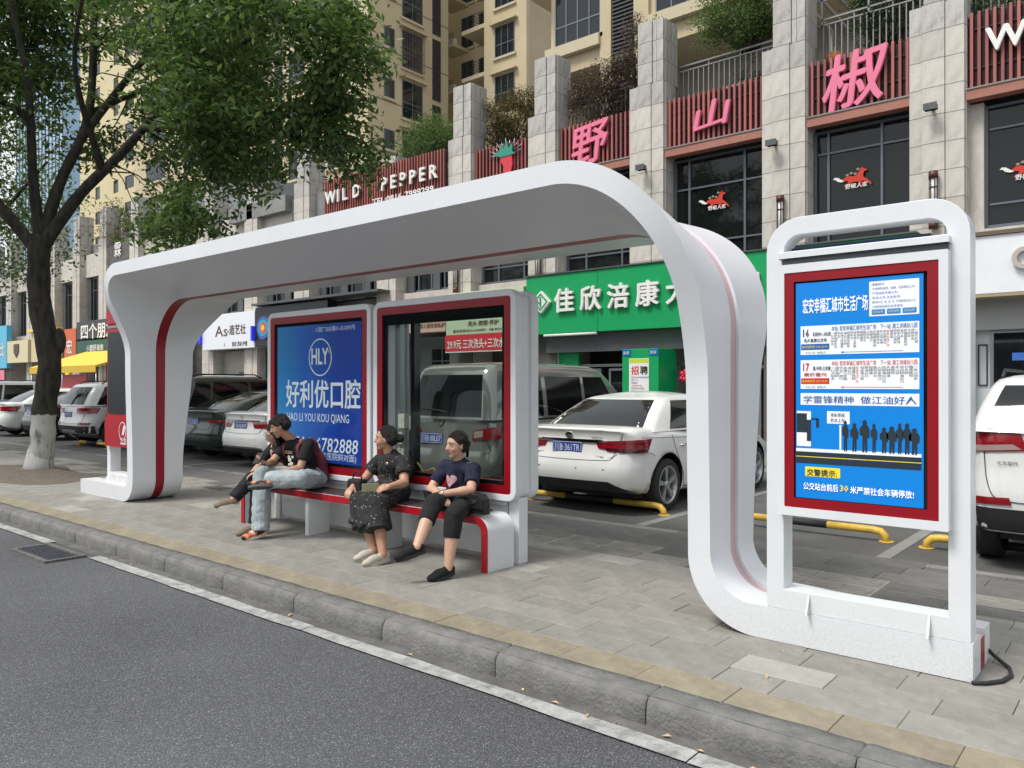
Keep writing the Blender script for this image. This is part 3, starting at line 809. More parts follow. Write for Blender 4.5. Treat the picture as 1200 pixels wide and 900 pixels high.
# glass panel 2: front & back panes, inner equipment
for yy in (5.168, 5.462):
    b = MB(); b.box(-6.03, -4.42, yy, yy+.004, .68, 2.255); b.build('glass', M['pglass'], p2)
b = MB(); b.ring(rrect(-6.03, -4.42, .68, 2.255, .004, 1), rrect(-5.995, -4.455, .715, 2.15, .004, 1), 5.176, 5.20); b.build('inner_gasket', M['black'], p2)
b = MB(); b.box(-5.935, -5.865, 5.25, 5.31, .68, 2.25); b.box(-5.80, -5.785, 5.25, 5.30, .68, 2.25); b.build('equipment_rail', M['steel'], p2)
b = MB(); b.box(-5.71, -5.655, 5.25, 5.33, .68, 2.25); b.build('dark_upright', M['black'], p2)
b = MB(); b.chbox(-5.86, -5.77, 5.22, 5.28, 1.13, 1.27, .004); b.box(-5.845, -5.785, 5.215, 5.22, 1.2, 1.235); b.build('switch_box', mat('cream_plastic', (.6, .58, .5), .5), p2)
b = MB(); b.box(-5.88, -5.78, 5.225, 5.28, .83, .93); b.box(-5.86, -5.80, 5.22, 5.28, .97, 1.09); b.build('terminal_block', mat('pale_plastic', (.45, .45, .42), .5), p2)
b = MB(); b.tube([(-5.82, 5.24, 1.13), (-5.84, 5.22, 1.05), (-5.80, 5.23, .98), (-5.84, 5.23, .9)], .008, 6); b.tube([(-5.60, 5.24, .80), (-5.5, 5.23, .72), (-5.38, 5.24, .76), (-5.3, 5.24, .7)], .008, 6); b.build('wiring', mat('yellow_cable', (.3, .2, .05), .6), p2)

# bench
bench = thing('bench', 'long white bench with red edge and dark slatted seat under the shelter', 'bench', (-6.15, 4.95, 0))
def U_profile(x0, x1, zt, r, th):
    o = [(x0, 0)] + [(x0+r-r*math.cos(a), zt-r+r*math.sin(a)) for a in [math.pi/2*i/8 for i in range(9)]] + [(x1-r+r*math.sin(a), zt-r+r*math.cos(a)) for a in [math.pi/2*i/8 for i in range(9)]] + [(x1, 0)]
    x0i, x1i, zi, ri = x0+th, x1-th, zt-th, r-th
    i_ = [(x0i, 0)] + [(x0i+ri-ri*math.cos(a), zi-ri+ri*math.sin(a)) for a in [math.pi/2*i/8 for i in range(9)]] + [(x1i-ri+ri*math.sin(a), zi-ri+ri*math.cos(a)) for a in [math.pi/2*i/8 for i in range(9)]] + [(x1i, 0)]
    return o, i_
def ribbon(mb, o, i_, y0, y1, mi=0):
    n = len(o); vs = [(p[0], y0, p[1]) for p in o] + [(p[0], y0, p[1]) for p in i_] + [(p[0], y1, p[1]) for p in o] + [(p[0], y1, p[1]) for p in i_]
    fs = []
    for k in range(n-1):
        fs += [(k, k+1, n+k+1, n+k), (2*n+k, 3*n+k, 3*n+k+1, 2*n+k+1), (k, 2*n+k, 2*n+k+1, k+1), (n+k, n+k+1, 3*n+k+1, 3*n+k)]
    fs += [(0, n, 3*n, 2*n), (n-1, 3*n-1, 4*n-1, 2*n-1)]
    mb.add(vs, fs, mi)
o_, i_ = U_profile(-8.03, -4.30, .455, .13, .062)
b = MB(); ribbon(b, o_, i_, 4.806, 5.15); b.build('bench_body', M['white'], bench, bevel=0)
o2, i2 = U_profile(-8.032, -4.298, .457, .132, .064)
b = MB(); ribbon(b, o2, i2, 4.80, 4.812); b.build('red_edge', M['redbright'], bench)
seatm = mat('dark_seat_slat', (.035, .022, .018), .45, var=.3, vscale=12)
for i in range(5):
    b = MB(); b.chbox(-7.82, -4.52, 4.842+.058*i, 4.893+.058*i, .45, .468, .004); b.build('seat_slat', seatm, bench)
for xx in (-6.86, -5.72):
    b = MB(); b.box(xx, xx+.055, 4.835, 5.1, 0, .395); b.build('leg', M['white'], bench)
# ================================================================ SHOP BUILDING (podium)
random.seed(21)
M['stone'] = mat('facade_stone', (.52, .485, .435), .7, var=.14, vscale=3, rnd=.09, grime=.45, dirt=(.2, .18, .16), bump=.04, bscale=50)
M['stone_top'] = mat('facade_stone_streaked', (.44, .42, .39), .75, var=.2, vscale=2.5, rnd=.1, grime=.8, dirt=(.1, .095, .09), bump=.03)
M['stonegap'] = mat('facade_joint', (.1, .095, .085), .9)
M['winframe'] = mat('window_frame_bluegrey', (.13, .145, .17), .4, .3)
M['winglass'] = glass_mat('dark_window_glass', (.3, .33, .33), .35, .04, (.012, .016, .015))
M['shopglass'] = glass_mat('shop_glass', (.6, .65, .64), .55, .03, (.015, .02, .02))
M['slat'] = mat('rust_pink_slat', (.30, .085, .075), .55, rnd=.3, var=.15, vscale=2)
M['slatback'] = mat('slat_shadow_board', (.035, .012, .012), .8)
M['beam'] = mat('terracotta_beam', (.33, .135, .095), .6, var=.15, vscale=2, grime=.3, dirt=(.15,.1,.08))
M['pink'] = mat('pink_letter', (.72, .17, .28), .45, var=.06)
M['wletter'] = mat('white_letter', (.75, .74, .70), .5, var=.06)
M['interior'] = mat('dim_interior', (.025, .026, .026), .9, var=.2, vscale=1)
M['concrete'] = mat('grey_concrete', (.22, .22, .215), .85, var=.2, vscale=1.5, grime=.5, dirt=(.1,.1,.1))
M['curtain'] = mat('pale_curtain', (.5, .55, .56), .8, var=.15, vscale=4)

bld = thing('shop_building', 'long stone clad shop building with tall pilasters and dark second floor windows', 'building', (-20, 18, 0))
core = MB()
core.box(-75, 6, 18.9, 34, 0, 8.3)            # body
core.box(-75, 6, 17.62, 18.9, 7.25, 8.3)      # upper band behind slats
core.box(-75, 6, 17.62, 18.9, 4.30, 4.56)     # floor slab band
core.build('wall', M['concrete'], bld)
inner = MB()
inner.box(-75, 6, 18.80, 18.89, 4.57, 7.24)
inner.build('upper_interior', M['interior'], bld)

PIL = [-3.94, -6.97, -10.42, -13.72, -16.86, -20.2, -24.9, -28.3, -31.6, -34.95, -38.5, -42.0, -45.3, -48.7, -52.1, -55.6, -59, -62.4]
PW = .97
tile_cache = {}
def tile_me(sx, sy, sz, m):
    k = (round(sx, 3), round(sy, 3), round(sz, 3), m)
    if k not in tile_cache:
        t = MB(); t.box(0, sx, 0, sy, 0, sz); o = t.build('t', M[m], bevel=.006); tile_cache[k] = o.data; bpy.data.objects.remove(o)
    return tile_cache[k]
def pilaster(xl, near):
    short = abs(xl+20.2) < .01
    cb = MB(); cb.box(xl+.02, xl+PW-.02, 17.09, 17.7, 0, 9.03)
    if not short: cb.box(xl+.27, xl+PW-.02, 17.075, 17.75, 9.03, 10.58)
    col = cb.build('pilaster', M['stonegap'], bld)
    joined = MB()
    def tl(x, y, z, sx, sy, sz, m):
        if near: inst('stone_tile', tile_me(sx, sy, sz, m), (x, y, z), col)
        else: joined.chbox(x, x+sx, y, y+sy, z, z+sz, .004, 1 if m == 'stone_top' else 0)
    g = .008
    z = 1.35 if near else 0.25
    z = 9.05 - .55*14 if not near else 9.05 - .55*10
    n = 14 if not near else 10
    for k in range(n):
        m = 'stone_top' if k >= n-1 else 'stone'
        for (dx, sx, y) in ((0, .225, 17.05), (.235, .40, 17.0), (.645, .325, 17.02)):
            tl(xl+dx, y, z, sx, .06 if y > 17 else .08, .55-g, m)
        tl(xl+PW-.03, 17.09, z, .055, .30, .55-g, m)
        tl(xl+PW-.03, 17.40, z, .05, .22, .55-g, m)
        z += .55
    z = 9.05
    for k in range(0 if short else 3):
        for (dx, sx, y) in ((.27, .40, 17.0), (.68, .10, 17.03), (.79, .18, 17.02)):
            tl(xl+dx, y, z, sx, .06, .515-g, 'stone_top')
        tl(xl+PW-.03, 17.09, z, .055, .16, .515-g, 'stone_top'); tl(xl+PW-.035, 17.26, z, .05, .18, .515-g, 'stone_top'); tl(xl+PW-.03, 17.46, z, .05, .26, .515-g, 'stone_top')
        z += .515
    # capping
    if not near:
        o = joined.build('stone_cladding', [M['stone'], M['stone_top']], col); o['kind'] = 'stuff'
for i, xl in enumerate(PIL): pilaster(xl, i < 5)
# plain stone cheeks beside windows, windows second floor
def window_bay(xa, xb, z0, z1, muls, rails, y=17.55, parent=bld, glassm='winglass', fm='winframe', fw=.05):
    f = MB(); f.ring([(xa, z0), (xb, z0), (xb, z1), (xa, z1)], [(xa+fw, z0+fw), (xb-fw, z0+fw), (xb-fw, z1-fw), (xa+fw, z1-fw)], y-.06, y+.03)
    xs = [xa+fw] + list(muls) + [xb-fw]; zs = [z0+fw] + list(rails) + [z1-fw]
    for q in muls: f.box(q-fw*.5, q+fw*.5, y-.055, y+.02, z0+fw, z1-fw)
    for q in rails:
        for a, b in zip(xs[:-1], xs[1:]): f.box(a+fw*.5, b-fw*.5, y-.05, y+.015, q-fw*.4, q+fw*.4)
    w = f.build('window', M[fm], parent)
    for a, b in zip(xs[:-1], xs[1:]):
        for c, d in zip(zs[:-1], zs[1:]):
            p = MB(); t = random.uniform(-.004, .004); p.add([(a, y+t, c), (b, y-t, c), (b, y-t+.002, d), (a, y+t-.002, d)], [(0,1,2,3)]); p.build('pane', M[glassm], w)
    return w
bays = []
for i in range(-1, len(PIL)-1):
    xr = 3.0 if i < 0 else PIL[i]
    xl = PIL[i+1] + PW
    bays.append((xl, xr))
for bi, (xa, xb) in enumerate(bays):
    cw = .28
    ch = MB()
    if bi == 0: ch.box(xa+.02, xa+.27, 17.35, 17.62, 4.57, 7.0)
    if bi < 5:
        ch.box(xa, xb, 17.30, 17.62, 4.30, 4.56)
        ch.build('sill_band', M['stone'], bld)
        a0 = xa + (.27 if bi == 0 else .06); W_ = xb - a0
        if bi == 0: window_bay(a0, xb-.02, 4.60, 6.96, [a0+1.9, a0+3.4], [5.05, 6.5])
        elif bi == 1: window_bay(-5.98+.02, xb-.02, 4.60, 7.12, [-5.66, -4.57], [5.05, 6.62])
        elif bi == 2: window_bay(xa+.06, xb-.02, 4.60, 7.12, [-8.99, -7.57], [5.05, 6.38])
        else: window_bay(xa+.06, xb-.02, 4.60, 7.12, [xa+.7, xb-.5], [5.05, 6.62])
    elif bi < 18:
        ch.box(xa, xb, 17.30, 17.62, 4.30, 4.56); ch2 = MB(); ch2.box(xa, xb, 17.32, 17.64, 7.3, 8.5); ch2.build('stone_band', M['stone'], bld)
        if bi not in (6,): ch.build('stone_band', M['stone'], bld)
        n = max(2, int((xb-xa)/.55)); mul = [lerp(xa, xb, k/n) for k in range(1, n)]
        window_bay(xa+.04, xb-.04, 4.6, 7.25, mul, [6.6])
        for k in range(0, n, 2):   # dark piers between the far windows
            pm = MB(); xx = lerp(xa, xb, (k+.5)/n); pm.box(xx-.16, xx+.16, 17.42, 17.5, 4.6, 7.25); pm.build('window_pier', M['darkgrey'], bld)
# ground-floor piers
for i, xl in enumerate(PIL):
    g = MB(); g.box(xl, xl+PW, 17.15, 18.9, .05, 4.29); g.build('pier', M['stone'], bld)

# rolled blinds behind the upper panes of the restaurant
for bi in range(0, 5):
    xa, xb = bays[bi]; b = MB()
    for k in range(9): b.box(xa+.15, xb-.1, 17.66, 17.675, 6.30+.075*k, 6.335+.075*k)
    o = b.build('window_blind', mat('blind_slats', (.13, .135, .13), .7) if bi == 0 else bpy.data.materials['blind_slats'], bld); o['kind'] = 'stuff'
    for k in range(3):
        b = MB(); xx = lerp(xa+.4, xb-.4, k/2); b.ball((xx, 18.1, 5.75+.2*(k % 2)), (.13, .13, .10), 10, 6); b.tube([(xx, 18.1, 5.8), (xx, 18.1, 7.2)], .012, 5); b.build('pendant_lamp', bpy.data.materials['blind_slats'], bld)
# horse decals on restaurant glass
def horse(cx, cz, s, label):
    body = [(-1.0, .1), (-.75, .3), (-.45, .35), (-.1, .28), (.15, .35), (.3, .65), (.55, .95), (.62, .8), (.85, .72), (.9, .6), (.68, .58), (.62, .4), (.6, .15), (.85, -.05), (1.15, -.35), (1.25, -.55), (1.1, -.5), (.75, -.2), (.5, -.15), (.45, -.4), (.6, -.5), (.4, -.52), (.3, -.2), (-.1, -.15), (-.3, -.2), (-.55, -.4), (-.8, -.45), (-.85, -.35), (-.6, -.25), (-.5, -.05), (-.7, .0)]
    tail = [(-1.0, .12), (-1.3, .35), (-1.55, .4), (-1.7, .25), (-1.5, .22), (-1.35, .05), (-1.05, -.05), (-.8, 0)]
    b = MB(); b.add([(cx+p[0]*s, 17.478, cz+p[1]*s) for p in body], [tuple(range(len(body)))], 0)
    b.add([(cx+p[0]*s, 17.477, cz+p[1]*s) for p in tail], [tuple(range(len(tail)))], 1)
    for q in ((-.3, .55), (.0, .45), (.2, .8), (-.6, .45)):
        b.ball((cx+q[0]*s, 17.478, cz+q[1]*s), (.14*s, .002, .1*s), 8, 4, 2)
    text_on(b, '野椒人家', cx-.75*s, 17.475, cz-.62*s, .42*s, .022, mi=1)
    tagit(b.build('horse_sticker', [M['hred'], M['wletter'], M['tangrey']]), label, 'sticker')
M['hred'] = mat('red_sticker', (.55, .03, .01), .5); M['tangrey'] = mat('tan_sticker', (.25, .22, .17), .6)
horse(-8.28, 5.95, .27, 'red galloping horse sticker on the window under the three stroke pink character')
horse(-5.1, 5.95, .27, 'red galloping horse sticker on the window under the right-hand pink character')
horse(-2.0, 5.62, .27, 'red galloping horse sticker on the rightmost dark window')

# slat signs
slat_me = None
def slat_sign(xa, xb, z0, z1, label, text=None, tsize=1.0, tx_=0, tz=0, m='pink', fit=None, beam=True, kind='cn', dy=0.):
    global slat_me
    t = thing('slatted_sign', label, 'sign', ((xa+xb)/2, 17.2, z0), 0, 'slatted restaurant signs between the pilasters')
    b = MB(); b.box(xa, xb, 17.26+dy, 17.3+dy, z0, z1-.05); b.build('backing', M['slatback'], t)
    n = int((xb-xa)/.128)
    if slat_me is None:
        s = MB(); s.box(-.026, .026, 0, .06, 0, 1); o = s.build('t', M['slat'], bevel=0); slat_me = o.data; bpy.data.objects.remove(o)
    for i in range(n):
        xx = xa + (xb-xa)*(i+.5)/n; inst('slat', slat_me, (xx, 17.17+dy, z0+.03), t, (0,0,0), (1, 1, z1-z0-.03))
    for zz in (z0+.42, z1-.33):
        b = MB(); b.box(xa, xb, 17.232+dy, 17.258+dy, zz, zz+.04); b.build('cross_rail', M['blackm'], t)
    b = MB(); b.box(xa, xb, 17.05+dy, 17.3+dy, z0-.20, z0-.01); b.build('beam', M['beam'], t)
    b = MB(); b.box(xa, xb, 17.03+dy, 17.16+dy, z0-.012, z0+.02); b.build('ledge', M['concrete'], t)
    return t
bx = [(PIL[i+1]+PW+.03, (PIL[i] if i >= 0 else 2.2)) for i in range(-1, 5)]
t = slat_sign(bx[0][0], 2.2, 7.22, 8.72, 'rust red slatted sign at top right with white latin letters')
b = MB(); vs, fs = text_mb('WILD', .62, .032, .04); b.add([(-2.62+p[0], 17.12-p[2], 7.88+p[1]) for p in vs], fs); b.build('lettering', M['wletter'], t)
def big_char(t, ch, cx, cz, size, shear=.12, w=.019, ys=1.0):
    vs, fs = text_mb(ch, size, w, .04, 3); x0 = min(p[0] for p in vs); x1 = max(p[0] for p in vs); y0 = min(p[1] for p in vs); y1 = max(p[1] for p in vs)
    b = MB(); out_ = []
    for p in vs:
        dx, dy = p[0]-(x0+x1)/2, (p[1]-(y0+y1)/2)*ys
        out_.append((cx + dx + shear*dy, 17.11 - p[2], cz + dy + .12*dx))
    b.add(out_, fs); b.build('character', M['pink'], t)
t = slat_sign(bx[1][0], bx[1][1], 7.34, 8.57, 'slatted sign with the rightmost, most complex pink character'); big_char(t, '椒', -5.0, 7.98, 1.3)
t = slat_sign(bx[2][0], bx[2][1], 7.34, 8.57, 'slatted sign with a pink three stroke mountain shaped character'); big_char(t, '山', -8.2, 7.95, 1.05, .2, ys=.68)
t = slat_sign(bx[3][0], bx[3][1], 7.34, 8.57, 'slatted sign with the leftmost pink character, close to the shelter roof'); big_char(t, '野', -11.68, 7.93, 1.2)
t = slat_sign(bx[4][0], bx[4][1], 7.34, 8.57, 'slatted sign with a red pepper emblem')
b = MB()
pep = [(-.1, .28), (.12, .34), (.27, .22), (.3, -.05), (.22, -.35), (.02, -.62), (-.12, -.66), (-.02, -.4), (-.02, -.1), (-.16, .1)]
b.prism([(-14.62+p[0], 7.95+p[1]) for p in pep], 17.08, 17.14, 'y', 0)
crown = [(-.42, .3), (-.2, .38), (-.12, .58), (-.02, .42), (.1, .62), (.16, .42), (.32, .52), (.3, .3), (.42, .22), (.2, .2), (-.12, .2)]
b.prism([(-14.62+p[0], 7.95+p[1]) for p in crown], 17.06, 17.1, 'y', 1)
for i in range(11):
    a = math.radians(15 + 15*i); c0 = (-14.6, 8.15); r1 = .62 + .1*(i % 2)
    b.tube([(c0[0]+.35*math.cos(a), 17.12, c0[1]+.25*math.sin(a)), (c0[0]+r1*math.cos(a), 17.12, c0[1]+r1*.75*math.sin(a))], .012, 5, 2)
b.build('emblem', [mat('emblem_red', (.6, .03, .05), .4), mat('emblem_green', (.02, .25, .18), .5), M['steel']], t)
t = slat_sign(-22.9, bx[5][1], 7.34, 8.80, 'long slatted sign with white latin letters PEPPER, partly behind tree leaves', dy=-.26)
for ch, xx in zip('WILDPEPPER', (-22.7, -22.05, -21.75, -21.2, -19.72, -19.27, -18.82, -18.37, -17.92, -17.47)):
    vs, fs = text_mb(ch, .60, .032, .035); b = MB(); b.add([(xx+p[0]*.95, 16.84-p[2], 7.93+p[1]) for p in vs], fs); b.build('letter', M['wletter'], t)
b = MB(); text_on(b, 'TEL:0816-7999299', -20.2, 16.86, 7.54, .27, .032, fit=2.9); b.build('phone_number', M['wletter'], t)

# wall lanterns and flood lights on pilasters
def lantern(x, z, label):
    t = thing('wall_lantern', label, 'lantern', (x, 16.9, z), 0, 'brown wall lanterns on the stone pilasters')
    g = MB(); g.cyl((x, 16.9, z+.12), .062, .92, 'z', 14); g.build('glass_tube', mat_l, t)
    m_ = MB()
    for zz in (z, z+.98): m_.cyl((x, 16.9, zz), .085, .14, 'z', 14)
    for k in range(6):
        a = math.pi/3*k; m_.box(x+.07*math.cos(a)-.008, x+.07*math.cos(a)+.008, 16.9+.07*math.sin(a)-.008, 16.9+.07*math.sin(a)+.008, z+.12, z+1.0)
    for zz in (z+.25, z+.8): m_.cyl((x, 16.9, zz), .078, .02, 'z', 14)
    m_.box(x-.03, x+.03, 16.93, 17.0, z+.3, z+.5); m_.build('metalwork', mat_b, t)
mat_l = mat('lantern_glass', (.55, .58, .56), .25); mat_b = mat('lantern_bronze', (.09, .035, .028), .45, .3)
lantern(-3.48, 4.6, 'bronze wall lantern on the pilaster right of the middle horse window')
lantern(-6.5, 4.6, 'bronze wall lantern on the pilaster between the two horse windows')
lantern(-13.25, 4.35, 'bronze wall lantern just above the left end of the green pharmacy sign')
lantern(-16.4, 4.35, 'bronze wall lantern above the two poster panels, second from the green sign')
def flood(x, z, label):
    b = MB(); b.chbox(x-.11, x+.11, 16.72, 16.86, z-.06, z+.05, .01); b.box(x-.03, x+.03, 16.85, 17.0, z-.02, z+.03); b.box(x-.12, x+.12, 16.70, 16.72, z-.07, z+.06)
    tagit(b.build('flood_light', M['darkgrey']), label, 'flood light')
flood(-6.64, 6.88, 'small grey flood light on the pilaster left of the right-hand pink character'); flood(-3.5, 6.95, 'small grey flood light on the pilaster right of the right-hand pink character'); flood(-9.93, 6.93, 'small grey flood light on the pilaster left of the three stroke pink character')

# ---------------------------------------------------------------- street-level shop signs
def sign(x0, x1, z0, z1, y, m, label, depth=.35, cat='sign', bev=.01):
    t = thing('shop_sign', label, cat, ((x0+x1)/2, y, z0))
    b = MB(); b.box(x0, x1, y, y+depth, z0, z1); b.build('board', m, t, bevel=bev); return t
def letters(t, s, x, y, z, size, m, fit=None, w=.022, ex=.0, nm='lettering', shear=0, each=False, mi=0):
    if each:
        step = fit / len(s)
        for i, ch in enumerate(s):
            b = MB(); text_on(b, ch, x+i*step, y, z, size, w, ex, shear=shear, res=3); b.build('character', m, t)
        return
    b = MB(); text_on(b, s, x, y, z, size, w, ex, fit=fit, shear=shear); b.build(nm, m, t)
green = mat('pharmacy_green', (.0, .30, .09), .45, var=.04)
gt = thing('shop_sign', 'big green pharmacy sign with raised white characters and diamond logo', 'sign', (-9, 16.7, 3))
for a, b_ in ((-13.5, -11.16), (-11.15, -8.81), (-8.8, -6.46), (-6.45, -3.75)):
    b = MB(); b.box(a, b_, 16.7, 17.0, 2.94, 4.52); b.build('sign_panel', green, gt, bevel=.006)
b = MB(); b.box(-13.52, -3.73, 16.66, 17.1, 4.525, 4.56); b.build('top_trim', M['darkgrey'], gt)
for ch, cx_ in zip('佳欣涪康大药房店', (-12.16, -11.33, -10.5, -9.67, -8.84, -8.0, -7.15, -6.55)):
    b = MB(); vs, fs = text_mb(ch, .66, .032, .035, 3); x0 = min(p[0] for p in vs); x1 = max(p[0] for p in vs); y0 = min(p[1] for p in vs); y1 = max(p[1] for p in vs)
    if ch != '店': b.add([(cx_+p[0]-(x0+x1)/2, 16.64-p[2], 3.80+(p[1]-(y0+y1)/2)) for p in vs], fs); b.build('character', M['wletter'], gt)
b = MB(); b.prism([(-13.26, 3.80), (-12.93, 3.50), (-12.62, 3.80), (-12.93, 4.10)], 16.60, 16.7, 'y', 0)
b.ring([(-13.2, 3.80), (-12.93, 3.56), (-12.68, 3.80), (-12.93, 4.04)], [(-13.14, 3.80), (-12.93, 3.615), (-12.74, 3.80), (-12.93, 3.985)], 16.592, 16.601, 'y', 1)
b.box(-12.96, -12.90, 16.592, 16.5995, 3.66, 3.94, 1); b.box(-13.05, -12.97, 16.592, 16.5995, 3.75, 3.80, 1); b.build('diamond_logo', [M['wletter'], green], gt)
b = MB(); b.tube([(-12.9, 16.72, 2.90), (-11.2, 16.72, 2.90)], .035, 8); b.build('tube_light', M['wletter'], gt)

# pharmacy front
ph = thing('pharmacy', 'dark pharmacy shop front with grey roller shutter box under the green sign', 'shop front', (-9, 17.2, 0))
b = MB(); b.box(-13.0, -3.95, 16.95, 17.12, 2.44, 2.93); b.build('shutter_box', M['darkgrey'], ph)
b = MB(); b.box(-13.0, -3.95, 18.7, 18.78, .05, 2.9); b.box(-13.0, -12.9, 17.1, 18.7, .05, 2.9); b.build('interior_wall', M['interior'], ph)
b = MB(); b.box(-12.75, -12.1, 17.2, 17.3, .05, 2.43); b.build('green_pier', green, ph)
for xa_ in (-11.95, -11.2, -10.7):
    b = MB(); b.ring([(xa_, .06), (xa_+.5, .06), (xa_+.5, 2.0), (xa_, 2.0)], [(xa_+.05, .12), (xa_+.45, .12), (xa_+.45, 1.94), (xa_+.05, 1.94)], 17.3, 17.36); d_ = b.build('door', M['steel'], ph)
    b = MB(); b.add([(xa_+.05, 17.33, .12), (xa_+.45, 17.33, .12), (xa_+.45, 17.33, 1.94), (xa_+.05, 17.33, 1.94)], [(0,1,2,3)]); b.build('pane', M['shopglass'], d_)
b = MB(); b.box(-12.1, -8.9, 17.3, 17.36, 2.05, 2.12); b.box(-8.9, -4, 17.3, 17.36, 1.95, 2.02); b.box(-7.2, -7.1, 17.3, 17.36, .05, 2.4); b.build('lintel', M['steel'], ph)
b = MB(); b.add([(-8.85, 17.34, .1), (-4, 17.34, .1), (-4, 17.34, 2.43), (-8.85, 17.34, 2.43)], [(0,1,2,3)]); b.build('window_glass', M['shopglass'], ph)
gp = thing('green_column', 'green clad column with a white recruitment poster below the pharmacy sign', 'column', (-9.6, 16.3, 0))
b = MB(); b.box(-10.12, -9.13, 16.22, 17.1, .05, 2.43); b.build('cladding', green, gp, bevel=.01)
b = MB(); b.box(-9.92, -9.38, 16.205, 16.218, 1.32, 2.20, 0); b.box(-9.91, -9.39, 16.203, 16.2055, 2.09, 2.19, 1)
text_on(b, '招', -9.86, 16.202, 1.83, .22, .032, mi=2); text_on(b, '聘', -9.62, 16.202, 1.83, .22, .032, mi=3)
for i in range(6): text_on(b, ('营业员五名有经验者优先', '药师一名', '待遇面议', '工资:3000-5000', '有意请与本店联系', '电话:0816-3322110')[i], -9.86, 16.202, 1.73-.065*i, .045, .012, mi=2 if i % 2 else 4)
b.build('poster', [M['wletter'], mat('poster_lime', (.5, .62, .05), .5), PR, mat('ink_black', (.02, .02, .02), .5), PBL], gp)
for x_ in (-10.1, -9.36):
    b = MB(); b.box(x_, x_+.22, 16.205, 16.218, 2.27, 2.42, 0); text_on(b, '医保', x_+.02, 16.203, 2.31, .08, .01, mi=1); b.build('blue_plate', [PBL, M['wletter']], gp)
# red flower rosette, yellow red ornament
b = MB()
for k in range(14):
    a = k*2.4; r = .05 + .008*k; b.ball((-8.78+r*math.cos(a), 16.9, 1.79+r*math.sin(a)), (.055, .03, .055), 7, 5)
tagit(b.build('red_rosette', mat('red_foil', (.6, .01, .06), .25)), 'shiny red ribbon rosette hanging in the pharmacy window', 'rosette')
b = MB(); text_on(b, '福', -10.42, 17.18, 1.75, .28, .032, .01, mi=0); text_on(b, '发', -10.42, 17.18, 1.43, .28, .032, .01, mi=0); text_on(b, '财', -10.42, 17.18, 1.12, .28, .032, .01, mi=1)
tagit(b.build('hanging_charm', [mat('gold_foil', (.6, .42, .02), .3, .4), PR]), 'yellow and red hanging charm beside the green column', 'charm')

# other signs on the same frontage
t = sign(-3.0, 4, 3.25, 4.32, 16.7, mat('white_sign', (.74, .76, .78), .4, var=.03), 'plain white shop sign at the right edge with a round logo', .5)
b = MB(); b.ring([(-1.95+.2*math.cos(i*math.pi/12), 3.85+.2*math.sin(i*math.pi/12)) for i in range(24)], [(-1.95+.12*math.cos(i*math.pi/12), 3.85+.12*math.sin(i*math.pi/12)) for i in range(24)], 16.6, 16.68); b.build('round_letter', mat('champagne', (.45, .4, .36), .4), t)
b = MB(); b.box(-3.02, 4.02, 16.66, 17.2, 4.325, 4.40); b.build('trim', mat('brown_trim', (.13, .09, .06), .6), t)
b = MB(); b.box(-3.0, 4, 16.7, 17.2, 3.19, 3.245); b.build('soffit', mat('tan_soffit', (.35, .27, .17), .6), t)
rs = thing('ground_floor_shop', 'right hand shop front with pale wall, framed picture and brown wood interior', 'shop front', (-1.5, 17.5, 0))
b = MB(); b.box(-2.97, 3, 17.3, 17.5, 2.62, 3.2); b.build('bulkhead', mat('pale_bulkhead', (.36, .37, .37), .6), rs)
b = MB(); b.box(-2.97, -2.87, 17.2, 18.7, .05, 2.62); b.build('side_wall', mat('pale_wall', (.5, .52, .53), .6), rs)
b = MB(); b.box(-2.86, -2.62, 17.5, 17.55, .05, 2.62); b.build('pale_panel', mat('pale_panel', (.52, .55, .56), .6), rs)
b = MB(); b.ring([(-2.82, 1.55), (-2.66, 1.55), (-2.66, 2.35), (-2.82, 2.35)], [(-2.80, 1.57), (-2.68, 1.57), (-2.68, 2.33), (-2.80, 2.33)], 17.47, 17.5); b.build('picture_frame', M['blackm'], rs)
b = MB(); b.add([(-2.6, 17.52, .1), (2.9, 17.52, .1), (2.9, 17.52, 2.6), (-2.6, 17.52, 2.6)], [(0,1,2,3)]); b.build('glass', M['shopglass'], rs)
b = MB(); b.box(-2.62, -2.56, 17.48, 17.56, .05, 2.62); b.box(-2.56, 2.9, 17.48, 17.56, 2.56, 2.62); b.build('frame', M['steel'], rs)
b = MB(); b.box(-2.2, 2.9, 18.3, 18.5, .05, 2.6); b.build('wood_wall', mat('brown_wood', (.16, .055, .025), .5, var=.3, vscale=3), rs)
b = MB(); b.box(-2.35, -2.0, 18.2, 18.25, 2.05, 2.2); b.build('lit_screen', mat('blue_screen', (.1, .25, .8), .5, emit=1.2), rs)
b = MB(); b.box(-2.5, -1.2, 17.9, 18.2, .05, 1.6); b.build('shelf', mat('dark_goods', (.06, .055, .05), .8, var=.5, vscale=9), rs)

wsg = mat('white_sign_b', (.76, .78, .82), .4)
t = sign(-30.9, -26.98, 3.03, 4.45, 16.7, wsg, 'white hair studio sign with brown lettering As, left of the poster panels', .6)
brown = mat('brown_letter', (.09, .05, .035), .5)
letters(t, 'As', -29.9, 16.69, 3.55, .62, brown, fit=.95, w=.012); letters(t, '-造艺社', -28.95, 16.69, 3.62, .42, brown, fit=1.35)
letters(t, '剪发 烫染 护理', -28.6, 16.69, 3.13, .2, brown, fit=1.1); letters(t, 'I', -29.2, 16.69, 3.13, .2, brown)
for xx, nm in ((-31.05, 'left'), (-27.08, 'right')):
    b = MB(); b.box(xx, xx+.12, 16.58, 16.7, 3.28, 3.85); b.build('blue_light_box', mat('blue_lightbox', (.02, .03, .6), .4, emit=.4), t)
asf = thing('ground_floor_shop', 'pale tiled hair studio front under the white As sign', 'shop front', (-29, 17.6, 0))
